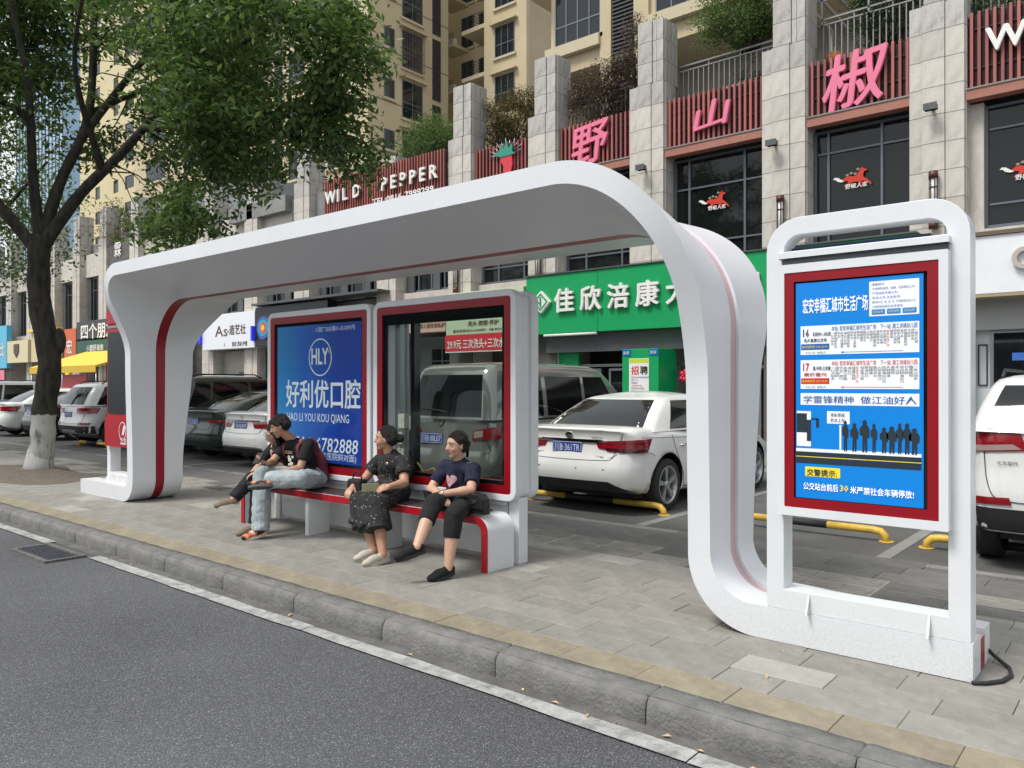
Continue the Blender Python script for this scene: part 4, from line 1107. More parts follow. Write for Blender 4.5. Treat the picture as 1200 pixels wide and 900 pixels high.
b = MB(); b.box(-31, -28.3, 17.5, 17.7, .05, 3.0); b.build('tile_wall', mat('pale_tile', (.42, .40, .36), .6, var=.1), asf)
b = MB(); b.box(-30.9, -29.2, 17.3, 17.5, 1.35, 2.0); b.build('green_plaque', mat('dark_green_plaque', (.01, .08, .06), .5), asf)
b = MB(); b.box(-29.1, -28.4, 17.3, 17.5, 1.35, 2.1); b.build('green_plaque', M['darkgrey'], asf)
b = MB(); b.box(-28.2, -27.6, 17.2, 17.5, .05, 3.0); b.build('grey_pier', mat('grey_pier', (.3, .3, .3), .6), asf)
b = MB(); b.box(-27.5, -22, 18.3, 18.4, .05, 3.0); b.build('interior_wall', M['blackm'], asf)
b = MB(); b.ring([(-27.4, .1), (-26.4, .1), (-26.4, 2.9), (-27.4, 2.9)], [(-27.3, .2), (-26.5, .2), (-26.5, 2.8), (-27.3, 2.8)], 17.4, 17.5); b.build('door_frame', mat('green_door_frame', (.1, .14, .13), .5), asf)
b = MB(); b.box(-25.2, -24.6, 17.2, 17.3, 1.2, 1.8); b.build('blue_screen', mat('blue_screen_b', (.05, .03, .9), .5, emit=1.5), asf)
t = sign(-26.94, -22.4, 3.03, 4.55, 16.7, mat('navy_sign', (.01, .012, .018), .35), 'black shop sign with yellow characters and a round swirl logo', .4)
b = MB()
for k, (cc, r0, r1) in enumerate((((.05, .12, .4), .46, .34), ((.03, .35, .6), .33, .22), ((.7, .15, .05), .21, .12), ((.8, .6, .05), .11, .01))):
    pass
cxx, czz = -26.35, 3.75
for k, (r0, r1) in enumerate(((.44, .34), (.33, .22), (.21, .12), (.11, .01))):
    n_ = 24; b.ring([(cxx+r0*math.cos(i*2*math.pi/n_), czz+r0*math.sin(i*2*math.pi/n_)) for i in range(n_)], [(cxx+r1*math.cos(i*2*math.pi/n_), czz+r1*math.sin(i*2*math.pi/n_)) for i in range(n_)], 16.66-.005*k, 16.7, 'y', k)
b.build('round_logo', [mat('l1', (.04, .1, .35), .4), mat('l2', (.02, .3, .55), .4), mat('l3', (.6, .1, .05), .4), mat('l4', (.75, .55, .05), .4)], t)
yel2 = mat('yellow_letter', (.85, .6, .02), .4)
letters(t, '保康按摩', -25.85, 16.68, 3.45, .82, yel2, fit=3.4)
# awning ledge above the black sign
b = MB(); b.box(-26.9, -19.5, 16.5, 17.4, 4.60, 4.68); tagit(b.build('canopy_ledge', M['darkgrey']), 'dark flat canopy ledge above the black sign with yellow characters', 'canopy')

t = sign(-19.6, -16.68, 3.19, 3.95, 16.75, mat('peach_sign', (.62, .38, .30), .5), 'peach coloured sign seen through the glass panel, small dark characters', .3)
letters(t, '一家人民纹身私护', -17.95, 16.74, 3.33, .16, brown, fit=1.25); 
t = sign(-16.6, -13.6, 3.05, 4.3, 16.7, mat('pale_green_sign', (.48, .56, .38), .5), 'pale green sign with dark characters seen through the glass panel', .35)
letters(t, '大唐足', -15.3, 16.69, 3.62, .42, brown, fit=1.35); letters(t, '洗头·按摩·养护', -15.7, 16.69, 3.3, .16, brown, fit=1.2); letters(t, '服务热线:0816-3300097   188 0810 8083', -16.3, 16.69, 3.13, .09, brown, fit=2.2)
b = MB(); b.ring([(-15.85+.2*math.cos(i*math.pi/10), 3.78+.2*math.sin(i*math.pi/10)) for i in range(20)], [(-15.85+.13*math.cos(i*math.pi/10), 3.78+.13*math.sin(i*math.pi/10)) for i in range(20)], 16.68, 16.7); b.build('round_logo', brown, t)
t = thing('banner', 'red banner with white characters and the number 29.9 hanging under the pale green sign', 'banner', (-15, 16.68, 2.5))
b = MB(); b.box(-16.6, -13.55, 16.66, 16.70, 2.57, 3.04); b.build('cloth', PR, t)
b = MB(); b.box(-16.6, -13.55, 16.67, 16.71, 2.53, 2.565); b.build('hem', M['wletter'], t)
letters(t, '29.9元 三次洗头+三次水疗+三次', -16.5, 16.65, 2.66, .30, M['wletter'], fit=3.0)
fr = thing('ground_floor_shop', 'grey shop front with small paned window seen through the glass panel', 'shop front', (-17, 17.6, 0))
b = MB(); b.box(-20, -16.9, 17.5, 17.7, .05, 3.1); b.build('wall', mat('greygreen_wall', (.13, .145, .14), .7), fr)
window_bay(-18.0, -17.0, 1.9, 2.75, [-17.5], [2.33], 17.48, fr, 'winglass', 'winframe', .04)
b = MB(); b.box(-16.85, -16.35, 17.1, 17.3, .05, 2.6); b.build('pale_post', mat('pale_post', (.5, .53, .54), .6), fr)
b = MB(); b.box(-16.3, -13.8, 18.0, 18.1, .05, 3.0); b.build('interior_wall', mat('warm_interior', (.06, .045, .035), .8, var=.5, vscale=2), fr)

# far left shops
def X(u, Y=16.6):
    a = (u-600)/915.; return Y*(-.6428+.766*a)/(.766+.6428*a)
t = sign(-38.3-5.3, -38.6, 3.95, 4.85, 16.6, mat('dark_board', (.04, .045, .05), .5), 'dark sign board with four white characters beyond the left column', .3)
letters(t, '四个朋友', -43.0, 16.58, 4.0, .82, M['wletter'], fit=4.0, w=.032)
t = sign(-43.6, -38.6, 2.95, 3.85, 16.6, mat('green_board', (.015, .09, .06), .5), 'dark green sign board under the four character dark board', .3)
letters(t, '小郡肝串串', -42.3, 16.58, 3.3, .38, M['wletter'], fit=2.0); letters(t, '电话:3322', -42.3, 16.58, 3.08, .16, M['wletter'], fit=1.2)
t = sign(-45.2, -43.7, 2.9, 4.55, 16.6, mat('orange_board', (.6, .12, .04), .5), 'orange shop sign beside the dark green board', .3); letters(t, '宏', -44.9, 16.58, 3.3, .8, M['wletter'])
t = sign(-50.0, -46.2, 2.9, 4.6, 16.6, mat('cream_board', (.6, .5, .3), .5), 'cream and gold shop sign just right of the tree trunk', .3)
b = MB(); b.box(-48.6, -46.6, 16.55, 16.6, 3.2, 4.0); b.build('red_patch', PR, t); letters(t, '精品', -48.4, 16.54, 3.35, .5, M['wletter'], fit=1.4)
b = MB(); b.box(-50.0, -46.2, 16.4, 16.9, 4.6, 4.75); b.build('gold_trim', yel2, t)
t = sign(-53.6, -50.2, 2.9, 4.2, 16.5, mat('cream_board_b', (.62, .55, .35), .5), 'cream shop sign with dark shield logo between blue sign and tree trunk', .3)
b = MB(); b.prism([(-52.4, 3.5), (-52.0, 3.2), (-51.6, 3.5), (-51.6, 4.0), (-52.4, 4.0)], 16.46, 16.5); b.build('shield_logo', brown, t)
t = sign(-58.2, -53.7, 2.6, 5.2, 16.5, mat('sky_blue_board', (.10, .45, .65), .45), 'tall sky blue shop sign with pale characters at far left', .3)
letters(t, '哈喽贝比', -57.9, 16.48, 3.4, .9, M['wletter'], fit=3.9); b = MB(); b.ball((-55.6, 16.48, 4.7), (.5, .02, .45), 14, 8); b.build('ice_cream_logo', mat('logo_tan', (.6, .3, .2), .5), t)
t = thing('banner', 'pink and yellow banner below the sky blue sign', 'banner', (-56, 16.45, 2)); b = MB(); b.box(-58.3, -53.8, 16.4, 16.45, 1.9, 2.5); b.build('cloth', mat('pink_banner', (.7, .2, .3), .5), t); letters(t, '新店开业大优惠', -57.6, 16.39, 2.05, .35, yel2, fit=3.2)
b = MB(); b.box(-75, -58.6, 15.8, 17.6, 0, 5.2); tagit(b.build('grey_wall', M['darkgrey']), 'dark grey boarded wall at the far left edge', 'wall')
fl = thing('ground_floor_shop', 'row of dim far shop fronts beyond the street tree', 'shop front', (-48, 17.6, 0))
b = MB(); b.box(-58, -32, 17.9, 18.1, .05, 4.3); b.build('dim_wall', mat('dim_shop', (.07, .065, .06), .8, var=.7, vscale=1.2), fl)
for xa_ in (-56.5, -52.5, -48, -44, -40, -36):
    window_bay(xa_, xa_+1.7, .1, 2.4, [xa_+.85], [], 17.7, fl, 'shopglass')
b = MB(); b.box(-45.9, -45.4, 16.9, 17.1, .05, 2.9); b.build('yellow_post', yel2, fl)
# yellow awning
aw = thing('awning', 'yellow fabric awning in front of the far shops', 'awning', (-40, 15.5, 2.3))
b = MB(); b.prism([(13.9, 2.33), (13.9, 2.42), (16.4, 3.25), (16.4, 3.2)], -42.0, -34.5, 'x'); b.build('canopy', mat('yellow_fabric', (.72, .48, .05), .7, var=.05), aw)
b = MB(); b.box(-42.0, -34.5, 13.88, 13.9, 2.12, 2.42); b.build('valance', mat('yellow_fabric_b', (.62, .40, .04), .7), aw)
b = MB()
for xx in (-41.9, -38.2, -34.6): b.cyl((xx, 13.95, 0), .03, 2.3, 'z', 8)
b.build('poles', M['steel'], aw)
b = MB(); b.box(-40.4, -36.5, 14.3, 14.35, 1.35, 2.05); tagit(b.build('red_banner', PR), 'small red banner hanging under the yellow awning', 'banner')
# perforated dark panel with 雨 characters
t = thing('facade_sign', 'dark perforated facade panel with white rain character beside left column', 'sign', (-40, 17.2, 4.6))
b = MB(); b.box(-41.1, -38.6, 17.1, 17.2, 4.6, 8.6); b.build('perforated_panel', mat('perforated_metal', (.1, .09, .09), .6, var=.8, vscale=9), t)
letters(t, '雨', -40.95, 17.05, 5.6, 1.25, M['wletter'], w=.032); letters(t, '霖', -40.2, 17.05, 8.0, .8, M['wletter'], w=.022)

# ---------------------------------------------------------------- terrace
terr = MB(); terr.box(-75, 6, 17.64, 34, 8.301, 8.42); terr.build('terrace', M['concrete'], bld)
rail_m = mat('rail_steel', (.22, .22, .22), .5, .5)
for k_, (xa, xb, lab) in enumerate(((-5.98, -3.9, 'steel terrace railing above the right-hand pink character'), (-9.42, -6.98, 'steel terrace railing above the three stroke pink character'), (-2.9, 2.5, 'steel terrace railing above the white W sign'), (-12.7, -10.45, 'steel terrace railing behind the dead ivy above the leftmost pink character'))):
    b = MB(); z0, z1 = 8.45, 9.42 if k_ else 9.55
    n = int((xb-xa)/.13)
    for i in range(n+1):
        xx = lerp(xa, xb, i/n); b.box(xx-.012, xx+.012, 17.76, 17.785, z0, z1 if i % 6 else z1+.12)
    b.box(xa, xb, 17.75, 17.79, z1, z1+.03); b.box(xa, xb, 17.75, 17.79, z1+.12, z1+.16); b.box(xa, xb, 17.75, 17.79, z0+.05, z0+.08)
    if k_ == 0: b.box(xa, xb, 17.75, 17.79, z1+.55, z1+.60); [b.box(q-.02, q+.02, 17.75, 17.79, z1, z1+.6) for q in (xa+.1, -4.9, xb-.1)]
    tagit(b.build('railing', rail_m), lab, 'railing')
# stone parapet block on the left part
b = MB(); b.box(-29.4, -25.4, 17.0, 17.6, 8.15, 8.75); b.box(-25.4, -22.9, 17.3, 17.6, 7.3, 8.6)
b.build('parapet', M['concrete'], bld)
b = MB(); b.box(-75, -29.4, 17.66, 17.9, 8.42, 9.1); b.build('parapet', M['concrete'], bld)
b = MB(); b.box(-46, -33, 20, 24, 8.42, 11.5); b.build('roof_structure', mat('grey_cladding', (.2, .21, .225), .5), bld)

# ================================================================ APARTMENT TOWERS
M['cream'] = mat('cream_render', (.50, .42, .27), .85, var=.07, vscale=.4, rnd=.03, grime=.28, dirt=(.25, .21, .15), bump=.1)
M['cream_pale'] = mat('cream_trim', (.52, .45, .31), .85, var=.06, vscale=.6, grime=.2, dirt=(.25, .21, .15))  # slightly paler cream for sills, bands and ledges
M['louvre'] = mat('dark_louvre', (.045, .045, .048), .6)
M['tglass'] = glass_mat('tower_glass', (.3, .33, .35), .3, .03, (.02, .026, .03))
M['curt'] = mat('blue_white_curtain', (.35, .45, .50), .8, var=.25, vscale=3)
class Face:
    """wall frame: origin, u direction, outward normal; builds boxes in wall coordinates"""
    def __init__(s, o, u, n): s.o = Vector(o); s.u = Vector(u); s.n = Vector(n)
    def P(s, u, d, z): q = s.o + s.u*u + s.n*d; return (q.x, q.y, z)
    def box(s, mb, u0, u1, d0, d1, z0, z1, mi=0):
        vs = [s.P(u, d, z) for z in (z0, z1) for (u, d) in ((u0, d1), (u1, d1), (u1, d0), (u0, d0))]
        mb.add(vs, [(0,3,2,1),(4,5,6,7),(0,1,5,4),(1,2,6,5),(2,3,7,6),(3,0,4,7)], mi)
def twin(F, parent, u0, u1, z0, z1, nm=2, rail=.4, curtain=True, hood=True, bars=False, frame='winframe'):
    b = MB(); fw = .05
    F.box(b, u0, u0+fw, 0, .035, z0, z1); F.box(b, u1-fw, u1, 0, .035, z0, z1); F.box(b, u0+fw, u1-fw, 0, .035, z0, z0+fw); F.box(b, u0+fw, u1-fw, 0, .035, z1-fw, z1)
    zr = lerp(z0, z1, rail)
    if rail: F.box(b, u0+fw, u1-fw, 0, .03, zr-.025, zr+.025)
    for i in range(1, nm+1):
        uu = lerp(u0, u1, i/(nm+1)); F.box(b, uu-.022, uu+.022, 0, .028, z0+fw, z1-fw)
    w = b.build('window', M[frame], parent)
    g = MB(); g.add([F.P(u0+fw, .012, z0+fw), F.P(u1-fw, .012, z0+fw), F.P(u1-fw, .012, z1-fw), F.P(u0+fw, .012, z1-fw)], [(0,1,2,3)]); g.build('pane', M['tglass'], w)
    if curtain:
        c = MB(); n = 16; P = []
        for zz in (z0+.08, z1-.05):
            P.append([F.P(lerp(u0+.08, u1-.08, i/n), -.10 + .03*(i % 2), zz) for i in range(n+1)])
        c.grid(P); c.build('curtain', M['curt'], w)
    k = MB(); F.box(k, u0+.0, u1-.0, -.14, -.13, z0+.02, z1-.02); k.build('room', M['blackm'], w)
    s = MB(); F.box(s, u0-.12, u1+.12, .001, .12, z0-.16, z0-.03); s.build('sill', M['cream_pale'], w)
    if hood:
        s = MB(); F.box(s, u0-.25, u1+.25, .001, .30, z1+.10, z1+.2); s.build('hood', M['cream'], w)
    if bars:
        s = MB(); n = int((u1-u0)/.12)
        for i in range(n+1):
            uu = lerp(u0, u1, i/n); F.box(s, uu-.01, uu+.01, .2, .22, z0, z1)
        for zz in (z0, (z0+z1)/2, z1-.03): F.box(s, u0, u1, .19, .23, zz, zz+.03)
        s.build('window_bars', mat_bars, w)
mat_bars = mat('rusty_bars', (.16, .12, .10), .7, .3, var=.3)
# the wall has real openings: walls are built as strips between windows
def wall_with_holes(F, parent, u0, u1, z0, z1, holes, thick=.3, m='cream', name='wall'):
    us = sorted({u0, u1, *[h[0] for h in holes], *[h[1] for h in holes]}); zs = sorted({z0, z1, *[h[2] for h in holes], *[h[3] for h in holes]})
    b = MB()
    for a, c in zip(us[:-1], us[1:]):
        run = None
        for d, e in zip(zs[:-1], zs[1:]):
            um, zm = (a+c)/2, (d+e)/2
            hole = any(h[0] < um < h[1] and h[2] < zm < h[3] for h in holes)
            if not hole: run = (run[0], e) if run else (d, e)
            if (hole or e == zs[-1]) and run: F.box(b, a, c, -thick, 0, run[0], run[1]); run = None
    b.build(name, M[m], parent)
# --- tower A (right, close)
tA = thing('apartment_tower', 'cream apartment tower with big curtained bay windows above the terrace', 'building', (-12, 22, 0))
F = Face((0, 21, 0), (1, 0, 0), (0, -1, 0))
holesA = []
TOP = 30
for k in range(0, 6):
    zb = 12.86 + 3*k
    holesA += [(-15.72, -13.88, zb, zb+1.75), (-11.9, -8.7, zb, zb+1.75), (-7.4, -5.6, zb, zb+1.75), (-3.8, -1, zb, zb+1.75)]
wall_with_holes(F, tA, -15.9, 2, 11.9, TOP, holesA)
for h in holesA: twin(F, tA, h[0], h[1], h[2], h[3], 3 if h[1]-h[0] < 2.5 else 5, .36, True, False)
for k in range(0, 6):
    zb = 12.86+3*k
    for a, c in ((-16.0, -13.85), (-12.1, -8.5)):
        b = MB(); F.box(b, a, c, 0, .22, zb-.42, zb-.06); b.build('sill_band', M['cream_pale'], tA)
b = MB(); F.box(b, -13.86, -13.45, 0, .12, 8.42, TOP); F.box(b, -12.62, -12.1, 0, .12, 8.42, TOP); b.build('pier', M['cream'], tA)
for k in range(0, 3):
    b = MB(); z0 = 8.6 + 3.4*k
    for i in range(26): F.box(b, -13.42, -12.65, .02, .09, z0 + .125*i, z0 + .05 + .125*i)
    F.box(b, -13.42, -12.65, .0, .015, z0, z0+3.3); b.build('louvre_panel', M['louvre'], tA)
b = MB(); F.box(b, -15.9, 2, -9, -.3, 11.9, TOP); b.build('core', M['cream'], tA)
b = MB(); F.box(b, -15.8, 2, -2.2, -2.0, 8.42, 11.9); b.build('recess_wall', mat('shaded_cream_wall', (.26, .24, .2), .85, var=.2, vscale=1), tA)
b = MB(); F.box(b, -15.9, -15.4, -9, -.1, 8.42, 11.9); F.box(b, -1, 2, -9, 0, 8.42, 11.9); b.build('side_wall', M['cream'], tA)
b = MB(); F.box(b, -10.6, -9.9, -1.98, -1.95, 8.5, 10.9); b.build('white_door', M['wletter'], tA)
b = MB(); pts = [(-15.9, 20.9), (-15.92, 20.4), (-16.1, 20.2), (-16.4, 20.2), (-16.6, 20.5), (-16.7, 21.0), (-16.7, 23.5), (-15.9, 23.5)]
b.prism(pts, 14.75, 14.95, 'z'); b.build('curved_balcony', M['cream'], tA)
# white stair railing / pergola high behind the right-hand character
b = MB()
for i in range(9): b.box(-6.6+.35*i, -6.55+.35*i, 18.3, 20.6, 10.60, 10.68)
for q in (-6.6, -5.2, -3.8): b.box(q, q+.07, 18.3, 18.37, 8.42, 10.6); b.box(q, q+.07, 20.5, 20.57, 8.42, 10.6)
tagit(b.build('pergola', mat('weathered_timber', (.32, .28, .22), .8)), 'weathered timber pergola on the terrace above the right-hand pink character', 'pergola')
# orange parasol on terrace
t = thing('garden_parasol', 'small closed orange parasol on the terrace behind the railing', 'parasol', (-5.75, 18.2, 8.42))
b = MB(); b.tube([(-5.75, 18.2, 8.45), (-5.75, 18.2, 9.2)], .02, 6); b.build('pole', M['steel'], t)
b = MB(); b.tube([(-5.75, 18.2, 8.8), (-5.75, 18.2, 8.95), (-5.75, 18.2, 9.06), (-5.75, 18.2, 9.1)], [.24, .22, .15, .03], 10); b.build('canopy', mat('orange_cloth', (.6, .16, .04), .8), t)

# --- tower B (U shaped, behind)
tB = thing('apartment_tower', 'tall beige apartment block with recessed balconies and barred windows', 'building', (-35, 36, 0))
Fx = Face((-34.9, 0, 0), (0, 1, 0), (1, 0, 0))       # side face, u = y
hx = []; bars = []
for k in range(-2, 4):
    z = 20.55 + 3*k
    hx += [(31.4, 33.05, z-(.0 if k % 2 == 0 else .0), z+2.25), (30.0, 30.8, z+.85, z+2.0)]
wall_with_holes(Fx, tB, 28.79, 35.3, 8.42, 34, hx)
for i, h in enumerate(hx): twin(Fx, tB, h[0], h[1], h[2], h[3], 1 if h[1]-h[0] > 1 else 0, .42 if i % 2 == 0 else 0, random.random() < .3, i % 2 == 0, i == 4 or i == 8)
for k in range(-1, 3):
    b = MB(); z0 = 16.0 + 3.9*k if False else 15.2 + 4.1*k
    for i in range(26): Fx.box(b, 33.9, 34.6, .01, .06, z0+.148*i, z0+.07+.148*i)
    Fx.box(b, 33.9, 34.6, .0, .008, z0, z0+3.8); b.build('louvre_panel', M['louvre'], tB)
b = MB(); Fx.box(b, 29.12, 35.3, -14, -.305, 8.42, 34); b.build('core', M['cream'], tB)
for z in (12.2, 15.2, 18.2, 21.2, 24.2, 27.2): 
    b = MB(); Fx.box(b, 28.8, 35.3, .0005, .02, z-.03, z); b.build('groove_line', M['stonegap'], tB)
Fb = Face((0, 35.7, 0), (1, 0, 0), (0, -1, 0))
hb = [(-31.3, -29.75, 18.45+3*k, 20.3+3*k) for k in range(-2, 5)]
wall_with_holes(Fb, tB, -32.2, -28.85, 8.42, 34, hb)
for h in hb: twin(Fb, tB, h[0], h[1], h[2], h[3], 2, .4, random.random() < .6, True)
Fs = Face((-28.85, 0, 0), (0, 1, 0), (1, 0, 0)); b = MB(); Fs.box(b, 36.01, 50, -3.3, -.001, 8.42, 34); b.build('side_wall', mat('side_render', (.42, .35, .235), .85, var=.1, vscale=.4), tB)
Fr = Face((0, 38.2, 0), (1, 0, 0), (0, -1, 0)); hr = []
for k in range(-2, 5):
    hr += [(-36.5, -35.4, 18.2+3*k, 20.3+3*k), (-34.9, -33.7, 18.2+3*k, 20.2+3*k)]
wall_with_holes(Fr, tB, -40, -32.2, 8.42, 34, hr)
for h in hr: twin(Fr, tB, h[0], h[1], h[2], h[3], 1, 0, False, False)
for k in range(-2, 5):
    z = 17.1+3*k
    b = MB(); Fr.box(b, -36.6, -35.1, .8, 2.2, z+.3, z+.5); b.build('ledge', M['cream_pale'], tB)
    b = MB(); Fr.box(b, -34.2, -32.21, 0, 2.4, z+.6, z+.85); b.build('balcony_slab', M['cream_pale'], tB)
    b = MB()
    for i in range(5): Fr.box(b, -34.2, -32.21, 2.35, 2.38, z+1.0+.16*i, z+1.03+.16*i)
    for uu in (-34.2, -33.2, -32.25): Fr.box(b, uu, uu+.03, 2.34, 2.39, z+.85, z+1.7)
    b.build('balcony_railing', M['blackm'], tB)
    b = MB(); Fr.box(b, -36.2, -35.5, 1.5, 1.8, z+.5, z+1.05); b.build('air_conditioner', M['wletter'], tB)
    b = MB()
    for i in range(5): Fr.box(b, -36.6, -35.1, 2.17, 2.2, z+.55+.14*i, z+.58+.14*i)
    b.build('railing', M['blackm'], tB)
b = MB(); Fr.box(b, -40, -32.3, -8, -.31, 8.42, 34); b.build('core', M['cream'], tB)
# street-facing wing behind the tree
tC = thing('apartment_tower', 'cream apartment wing with window bays seen through the tree leaves', 'building', (-48, 29, 0))
Fc = Face((0, 28.8, 0), (1, 0, 0), (0, -1, 0)); hc = []
for k in range(-2, 4):
    z = 20.5+3*k
    for a, c in ((-38.6, -37.0), (-42.6, -41.0), (-49.0, -45.4), (-56, -52.6), (-62, -59)): hc.append((a, c, z, z+1.6))
wall_with_holes(Fc, tC, -64, -35.205, 8.42, 34, hc)
for h in hc: twin(Fc, tC, h[0], h[1], h[2], h[3], 2 if h[1]-h[0] < 2 else 4, .35, random.random() < .8, True)
for k in range(-1, 4):
    for uu in (-44.2, -51.5):
        b = MB(); z0 = 11.6+3.9*k
        for i in range(22): Fc.box(b, uu, uu+.85, .01, .06, z0+.16*i, z0+.08+.16*i)
        Fc.box(b, uu, uu+.85, .0, .008, z0, z0+3.6); b.build('louvre_panel', M['louvre'], tC)
b = MB(); Fc.box(b, -64, -49.3, -12, -.31, 8.42, 34); Fc.box(b, -49.3, -49.2, -1, -.31, 8.42, 34); b.build('core', M['cream'], tC)
# far towers
tD = thing('apartment_tower', 'distant pale yellow tower block left, beyond the tree fork', 'building', (-95, 42, 0))
Fd = Face((0, 40, 0), (1, 0, 0), (0, -1, 0)); hd = []
for k in range(0, 16):
    z = 6 + 3*k
    for a, c in ((-94.5, -93.2), (-91.5, -89.2), (-99.5, -98.2)): hd.append((a, c, z, z+1.5))
pale = M['pale'] = mat('pale_yellow_render', (.58, .50, .30), .85, var=.05, vscale=.3)
wall_with_holes(Fd, tD, -104, -86, 0, 56, hd, m='pale')
for h in hd:
    b = MB(); Fd.box(b, h[0], h[1], -.2, -.1, h[2], h[3]); b.build('window', M['tglass'], tD)
b = MB(); Fd.box(b, -104, -86, -14, -.3, 0, 56); b.build('core', M['cream'], tD)
tE = thing('glass_tower', 'distant blue glass office tower seen between the tree limbs', 'building', (-150, 55, 0))
b = MB()
b.box(-164, -142, 52, 70, 0, 62); b.build('curtain_wall', mat('blue_curtain_wall', (.30, .44, .56), .15, .3, var=.25, vscale=.3), tE)
b = MB()
for i in range(15): b.box(-164+i*1.55, -163.9+i*1.55, 51.9, 52, 0, 62)
for i in range(20): b.box(-164, -142, 51.92, 51.99, 3*i, 3*i+.15)
b.build('mullions', M['darkgrey'], tE)


# added unseen block behind the viewer, giving panels, screens and car flanks dark reflections
op = thing('added_reflection_block', 'added unseen dark block behind the viewer, darkening reflections in glass', 'building', (-15, -30, 0))
b = MB(); b.box(-90, 50, -42, -30, -.3, 8.5); b.build('wall', mat('reflection_block_dark', (.13, .13, .12), .85, var=.3, vscale=.3), op)
for k in range(2):
    b = MB(); b.box(-88, 48, -30, -29.9, .6+4*k, 3.2+4*k); b.build('reflection_band', M['blackm'], op)
# ================================================================ TREES AND PLANTS
random.seed(3)
def leafmat(name, c1, c2, trans=.35):
    m = bpy.data.materials.new(name); m.use_nodes = True; n = m.node_tree.nodes; l = m.node_tree.links
    b = n['Principled BSDF']; g = n.new('ShaderNodeNewGeometry'); r = n.new('ShaderNodeValToRGB')
    l.new(g.outputs['Random Per Island'], r.inputs[0]); r.color_ramp.elements[0].color = c1 + (1,); r.color_ramp.elements[1].color = c2 + (1,)
    l.new(r.outputs[0], b.inputs['Base Color']); b.inputs['Roughness'].default_value = .45; b.inputs['Specular IOR Level'].default_value = .35
    tr = n.new('ShaderNodeBsdfTranslucent'); hsv = n.new('ShaderNodeHueSaturation'); hsv.inputs['Value'].default_value = 1.6; hsv.inputs['Saturation'].default_value = 1.1
    l.new(r.outputs[0], hsv.inputs['Color']); l.new(hsv.outputs[0], tr.inputs[0])
    mx = n.new('ShaderNodeMixShader'); mx.inputs[0].default_value = trans
    l.new(b.outputs[0], mx.inputs[1]); l.new(tr.outputs[0], mx.inputs[2]); l.new(mx.outputs[0], n['Material Output'].inputs[0])
    m.diffuse_color = c1 + (1,)
    return m
M['leaf'] = leafmat('camphor_leaf', (.035, .078, .022), (.135, .195, .058))
M['leaf2'] = leafmat('dark_shrub_leaf', (.02, .05, .015), (.06, .11, .03), .2)
M['leafred'] = leafmat('reddish_shrub_leaf', (.05, .085, .02), (.15, .075, .03), .2)
M['dead'] = leafmat('dead_vine_leaf', (.06, .04, .03), (.15, .10, .07), .1)
def bark_mat():
    m = bpy.data.materials.new('tree_bark'); m.use_nodes = True; n = m.node_tree.nodes; l = m.node_tree.links; b = n['Principled BSDF']
    tcn = n.new('ShaderNodeTexCoord'); mp = n.new('ShaderNodeMapping'); mp.inputs['Scale'].default_value = (1, 1, .3)
    l.new(tcn.outputs['Object'], mp.inputs[0])
    a = n.new('ShaderNodeTexNoise'); a.inputs['Scale'].default_value = 12; a.inputs['Detail'].default_value = 8; l.new(mp.outputs[0], a.inputs['Vector'])
    r = n.new('ShaderNodeValToRGB'); r.color_ramp.elements[0].color = (.010, .009, .007, 1); r.color_ramp.elements[1].color = (.055, .048, .034, 1)
    r.color_ramp.elements[0].position = .35; r.color_ramp.elements[1].position = .75
    l.new(a.outputs[0], r.inputs[0])
    # moss
    c = n.new('ShaderNodeTexNoise'); c.inputs['Scale'].default_value = 2.2; l.new(tcn.outputs['Object'], c.inputs['Vector'])
    rc = n.new('ShaderNodeMapRange'); rc.inputs[1].default_value = .5; rc.inputs[2].default_value = .7; rc.inputs[4].default_value = .5; l.new(c.outputs[0], rc.inputs[0])
    m1 = n.new('ShaderNodeMix'); m1.data_type = 'RGBA'; l.new(rc.outputs[0], m1.inputs[0]); l.new(r.outputs[0], m1.inputs[6]); m1.inputs[7].default_value = (.03, .04, .012, 1)
    # whitewash band below about 1.05 m with ragged edge and flaking
    s = n.new('ShaderNodeSeparateXYZ'); l.new(tcn.outputs['Object'], s.inputs[0])
    nz_ = n.new('ShaderNodeTexNoise'); nz_.inputs['Scale'].default_value = 14; nz_.inputs['Detail'].default_value = 6; l.new(tcn.outputs['Object'], nz_.inputs['Vector'])
    ad = n.new('ShaderNodeMath'); ad.operation = 'MULTIPLY_ADD'; l.new(nz_.outputs[0], ad.inputs[0]); ad.inputs[1].default_value = .10; l.new(s.outputs[2], ad.inputs[2])
    st = n.new('ShaderNodeMapRange'); st.inputs[1].default_value = 1.07; st.inputs[2].default_value = 1.09; st.inputs[3].default_value = 1; st.inputs[4].default_value = 0; l.new(ad.outputs[0], st.inputs[0])
    fl = n.new('ShaderNodeMapRange'); fl.inputs[1].default_value = .30; fl.inputs[2].default_value = .46; fl.inputs[3].default_value = .15; fl.inputs[4].default_value = .92
    l.new(a.outputs[0], fl.inputs[0])
    ml = n.new('ShaderNodeMath'); ml.operation = 'MULTIPLY'; l.new(st.outputs[0], ml.inputs[0]); l.new(fl.outputs[0], ml.inputs[1])
    m2 = n.new('ShaderNodeMix'); m2.data_type = 'RGBA'; l.new(ml.outputs[0], m2.inputs[0]); l.new(m1.outputs[2], m2.inputs[6]); m2.inputs[7].default_value = (.46, .45, .42, 1)
    l.new(m2.outputs[2], b.inputs['Base Color']); b.inputs['Roughness'].default_value = .9
    bp = n.new('ShaderNodeBump'); bp.inputs['Strength'].default_value = .9; bp.inputs['Distance'].default_value = .03; l.new(a.outputs[0], bp.inputs['Height']); l.new(bp.outputs[0], b.inputs['Normal'])
    return m
M['bark'] = bark_mat()
